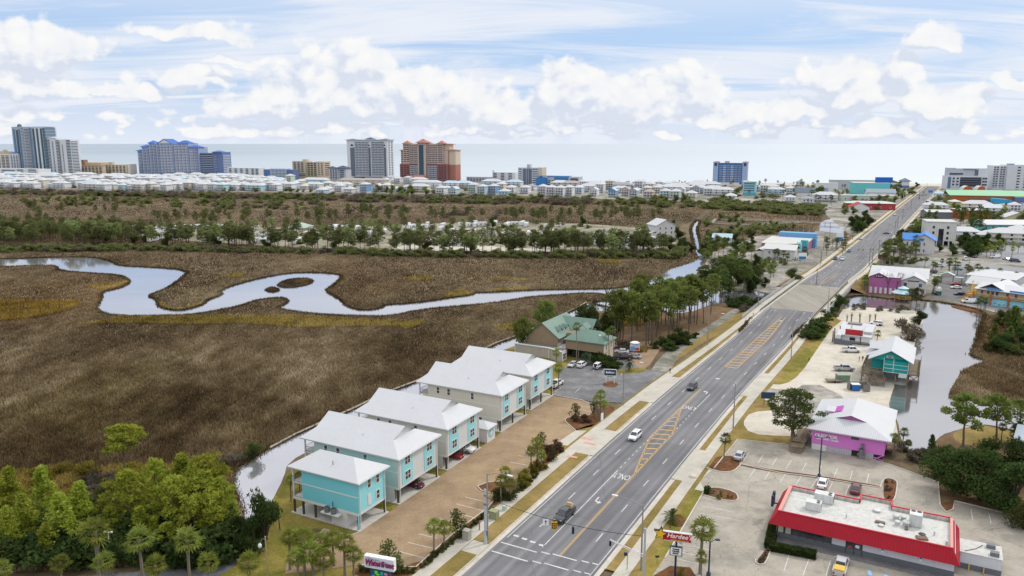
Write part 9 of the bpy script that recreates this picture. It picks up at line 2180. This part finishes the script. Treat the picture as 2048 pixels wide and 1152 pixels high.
for px,py,w_,h_,z_,m_,lab,cat in[(1678,496,4.2,6.0,4,m_signw,"tall white and blue roadside board left of the upper road","sign"),(1604,527,4.4,4.0,2,m_signw,"white roadside sign on two posts before the boarding house","sign"),(1780,520,6.2,3.2,5,m_signw,"white and blue pole sign by the palms right of the road","sign"),(1765,529,5.4,2.6,3,mat("rusty_brown_sign",(.22,.12,.10),.7,.2),"brown pole sign below the white and blue one","sign"),(1860,395,5,3,6,f_hotelblue,"small blue pole sign near the upper signals","sign")]:
 root=thing("pole_sign",lab,cat,G(px,py,.1),rad(-14))
 for x in(-w_*.25,w_*.25):
  b=MB();b.tube((x,0,0),(x,0,z_+.3),.14,n=6);b.build("post",m_lampgrey,root)
 b=MB();b.box(-w_/2,-.2,z_,w_/2,.2,z_+h_);o=b.build("board",m_,root)
 if m_ is m_signw:
  b=MB();b.box(-w_/2+.3,-.26,z_+.3,w_/2-.3,-.205,z_+h_*.5);b.build("panel",f_hotelblue,o)
# --- bridge rails and barriers
def rail_run(name,label,cat,s0,s1,o,m_,h=1.1,post=2.4,bars=3,r=.05,dz=.1):
 root=thing(name,label,cat,RP(s0,o,0));base=RP(s0,o,0);n=max(2,int((s1-s0)/post));b=MB()
 P=[RP(s0+(s1-s0)*i/n,o,dz)-base for i in range(n+1)]
 for k in range(bars):
  z=h*(k+1)/bars;b.path([p+Vector((0,0,z))for p in P],r,4)
 b.build("rail",m_,root);b=MB()
 for p in P:b.box(p.x-.07,p.y-.07,p.z-.3,p.x+.07,p.y+.07,p.z+h+.05)
 b.build("rail_post",m_,root)
m_galv=mat("galvanised_rail",(.50,.51,.53),.4,.1,metal=.4);m_guard=mat("dark_guard_rail",(.055,.06,.065),.5,.2)
rail_run("bridge_railing","silver pedestrian railing along the left edge of the bridge walk","railing",BR0-22,BR1+16,-HW-4.0,m_galv,1.4,2.0,5,.075);rail_run("guard_rail","dark guard rail between the road and the left bridge walk","guard rail",BR0-8,BR1+10,-HW-.9,m_guard,.8,2.2,2,.10);rail_run("guard_rail","dark guard rail between the road and the right bridge walk","guard rail",BR0-14,BR1+14,HW+.9,m_guard,.8,2.2,2,.10);rail_run("bridge_railing","silver pedestrian railing along the right edge of the bridge walk","railing",BR0-2,BR1+20,HW+4.0,m_galv,1.4,2.0,5,.075)
# --- utility poles of the upper road
UPX=[(1632,578,9.5),(1642,528,8.5),(1738,532,10),(1744,528,9),(1757,510,9.5),(1647,500,9.5),(1789,470,10),(1805,440,10),(1822,418,10),(1838,400,11),(1848,392,11),(1659,478,9),(1853,382,11),(1795,455,9),(1864,553,7),(1936,548,8),(2000,514,8)]
for i,(px,py,h)in enumerate(UPX):
 lab={0:"slim pole on the left verge just beyond the bridge",1:"pole beside the left sidewalk near the dark pickup"}.get(i,"timber utility pole along the right side of the upper road" if px>1730 and px<1860 else "utility pole on the lots right of the pink hall" if px>1860 else "utility pole left of the upper road by the pink store")
 root=thing("utility_pole",lab,"utility pole",G(px,py,.1),0,lab if i>1 else None);b=MB();b.tube((0,0,0),(0,0,h),.16,.11,6);b.build("pole",m_wood,root)
 if i>1:b=MB();b.obox(0,0,h-.9,2.2,.12,.14,RZ);b.build("cross_arm",m_wood,root)
root=thing("signal_gantry","span of traffic signals over the far end of the road","traffic light",G(1806,404,.1),0);A2,B2=Vector((0,0,7.2)),G(1868,400,.1)-G(1806,404,.1)+Vector((0,0,7.2));b=MB();b.tube((0,0,0),(0,0,8.5),.2,n=6);q=B2-Vector((0,0,7.2));b.tube(q,q+Vector((0,0,8.5)),.2,n=6);b.build("pole",m_pale,root);b=MB();b.tube(A2,B2,.06,n=4);b.build("cable",m_wire,root)
for f in(.3,.5,.62,.72):
 b=MB();p=A2.lerp(B2,f);b.box(p.x-.35,p.y-.25,p.z-1.5,p.x+.35,p.y+.25,p.z-.1);b.build("signal_head",m_black,root)
# --- yard things on the east shore
root=thing("dumpster","green open-topped dumpster on the sand by the silver pickup","dumpster",G(1684,762,.1),rad(-3));b=MB();b.box(-1.6,-1,.15,1.8,1,1.9);b.build("bin",mat("dull_green_dumpster",(.15,.22,.16),.7,.15,1),root);b=MB();b.box(-1.65,-1.05,1.9,1.85,1.05,2.0);b.build("lid",mat("pale_green_lid",(.26,.34,.27),.7,.1),root)
root=thing("flat_trailer","low timber flat trailer beside the green dumpster","trailer",G(1667,764,.1),rad(-3));b=MB();b.box(-2.2,-1.0,.5,2.2,1.0,.7);b.tube((-2.2,-.9,.6),(-2.2,-.9,1.5),.06,n=4);b.build("bed",m_timber,root)
for y in(-1,1):b=MB();b.tube((0,y-.1,.3),(0,y+.1,.3),.3,n=10);b.build("wheel",m_tyre,root)
root=thing("dumpster","blue dumpster inside the grey board enclosure","dumpster",G(1710,780,.1),rad(-5));b=MB();b.box(-1.1,-.9,.1,1.1,.9,1.7);b.build("bin",mat("bright_blue_dumpster",(.02,.13,.42),.5,.1),root);b=MB();b.box(-1.12,-.95,1.7,1.12,.95,1.8);b.build("lid",m_whitew,root)
root=thing("dumpster_enclosure","grey board enclosure around the blue dumpster","fence",G(1712,780,.1),rad(-5));b=MB();b.box(-1.9,1.5,0,3.2,1.62,1.9);b.box(3.08,-1.2,0,3.2,1.48,1.9);b.box(1.4,-1.32,0,3.2,-1.21,1.9);b.box(-1.9,-.6,0,-1.78,1.48,1.9);b.build("board_panel",mat("worn_grey_boards",(.21,.19,.17),.9,.2,1.5),root)
for px,py,h in((1665,684,3.8),(1668,682,4.6),(1679,676,4.2),(1720,690,4.6)):
 root=thing("timber_post","bare upright timber pile beside the grey service fence","post",G(px,py,.1),0,"bare timber piles by the service fence");b=MB();b.tube((0,0,0),(0,0,h),.2,.17,7);b.build("pile",m_wood,root)
root=thing("menu_board","white menu board with dark green back beside the annex of the red-roofed restaurant","sign",G(1985,1122,.15),rad(30));b=MB();b.box(-1.2,-.2,.3,1.2,.2,2.4);b.build("board",m_steelblue,root);b=MB();b.box(-1.1,-.25,.5,1.1,-.205,2.2);b.build("menu_face",m_signw,root)
for px,py,lab in((1386,955,"pale boulder on the drive apron left of the restaurant lot"),):
 root=thing("boulder",lab,"boulder",G(px,py,.2),.4);b=MB();b.lathe([(0,0),(.8,.05),(.75,.35),(.35,.6),(0,.62)],9);b.build("rock",mat("pale_boulder_stone",(.55,.50,.40),.9,.1,1),root)
root=thing("bike_rack","thin grey tube rack beside the hedge block in the teardrop bed","rack",G(1428,990,.15),-.5);b=MB();b.path([(-.8,0,0),(-.8,0,1.0),(.8,0,1.0),(.8,0,0)],.04,5);b.tube((-.8,0,.5),(.8,0,.5),.03,n=4);b.build("tube",m_lampgrey,root)
root=thing("blue_house","corner of a small blue-grey house with pale roof at the right frame edge","house",G(2030,905,.05),rad(-40));b=MB();b.box(0,0,0,9,8,3.2);gable_tri(b,"-x",0,0,8,3.2,1.8);b.build("wall",mat("periwinkle_wall",(.25,.32,.55),.7,.05),root);b=MB();gable(b,-.6,9.6,-.6,8.6,3.1,2.2,axis="x");b.build("roof",mat("pale_blue_grey_roof",(.45,.52,.60),.6,.1),root)
for i,x in enumerate((20,42,47,81,98,120)):
 root=thing("dead_snag","thin dead black snag standing in the golden marsh grass at the left","dead tree",G(x,628-(i%3)*4,0),0,"dead snags in the golden marsh");b=MB();b.path([(0,0,0),(.15,.1,2.5),(-.1,.2,4+i%3)],[.14,.10,.03],5);b.build("trunk",m_barkd,root)
root=thing("retaining_wall","low timber seawall along the marsh side of the narrow canal","wall",(0,0,0));b=MB()
sw=[G(*p)for p in[(540,898),(590,871),(643,847),(713,816),(764,790),(830,765),(915,729),(988,689),(1044,669),(1117,634),(1155,616),(1172,606)]]
b.path([p+Vector((0,0,.35))for p in sw],.28,4,smooth=False);b.build("cap_beam",mat("pale_seawall_timber",(.36,.31,.25),.9,.2,1),root)
# --- people
def person(label,loc,rz,top,legs,stride=.0):
 """one continuous body grown over a jointed skeleton"""
 me=bpy.data.meshes.new("person")
 J=[(0,0,.95),(0,0,1.15),(0,0,1.38),(0,.01,1.50),(0,.02,1.62),(0,.02,1.74),(.10,0,.90),(.11,stride,.50),(.11,stride*.6-.02,.09),(.11,stride*.6+.13,.04),(-.10,0,.90),(-.11,-stride*.6,.50),(-.11,-stride-.02,.09),(-.11,-stride+.13,.04),(.19,0,1.40),(.25,-.02,1.13),(.25,.06,.88),(.24,.09,.80),(-.19,0,1.40),(-.25,-.02,1.13),(-.23,.08,.90),(-.22,.11,.82)]
 Ed=[(0,1),(1,2),(2,3),(3,4),(4,5),(0,6),(6,7),(7,8),(8,9),(0,10),(10,11),(11,12),(12,13),(2,14),(14,15),(15,16),(16,17),(2,18),(18,19),(19,20),(20,21)]
 me.from_pydata(J,Ed,[])
 ob=bpy.data.objects.new("person",me);link(ob);sk=ob.modifiers.new("skin","SKIN")
 RD=[.15,.14,.15,.06,.105,.08,.095,.065,.045,.04,.095,.065,.045,.04,.065,.045,.034,.03,.065,.045,.034,.03]
 for v_,r_ in zip(me.skin_vertices[0].data,RD):v_.radius=(r_,r_)
 me.skin_vertices[0].data[0].use_root=True
 sb=ob.modifiers.new("smooth","SUBSURF");sb.levels=1;sb.render_levels=2
 m,nt=new_mat("person_clothes");N=NT(nt);sp=N.n("ShaderNodeSeparateXYZ");N.l(N.n("ShaderNodeTexCoord").outputs["Object"],sp.inputs[0])
 c=N.mix(N.math("GREATER_THAN",sp.outputs[2],.93),legs,top);c=N.mix(N.math("GREATER_THAN",sp.outputs[2],1.49),c,(.34,.20,.14));c=N.mix(N.math("GREATER_THAN",sp.outputs[2],1.70),c,(.03,.02,.015));N.out(c,.8);me.materials.append(m)
 ob.location=loc;ob.rotation_euler=(0,0,rz);tag(ob,label,"person");return ob
person("person in dark clothes standing near the teal pile house, the left of two",G(1718,723,.1),1.2,(.02,.022,.03),(.025,.025,.03));person("person in dark clothes standing near the teal pile house, the right of two",G(1725,722,.1),2.6,(.03,.03,.04),(.16,.11,.07))
person("person in navy clothes standing at the sidewalk by the dirt track",G(1340,747,.2),.5,(.02,.04,.12),(.015,.02,.05),.12);person("person in yellow vest and dark trousers on the grass right of the road",G(1618,722,.1),-.6,(.45,.30,.03),(.03,.03,.03),.1)
person("person in black walking between lanes on the road beyond the white suv, left",onroad(1717,502),AH,(.02,.02,.025),(.02,.02,.025),.15);person("person in dark jeans crossing the road beyond the white suv, right",onroad(1726,503),AH+1,(.03,.035,.05),(.02,.03,.06),.15)
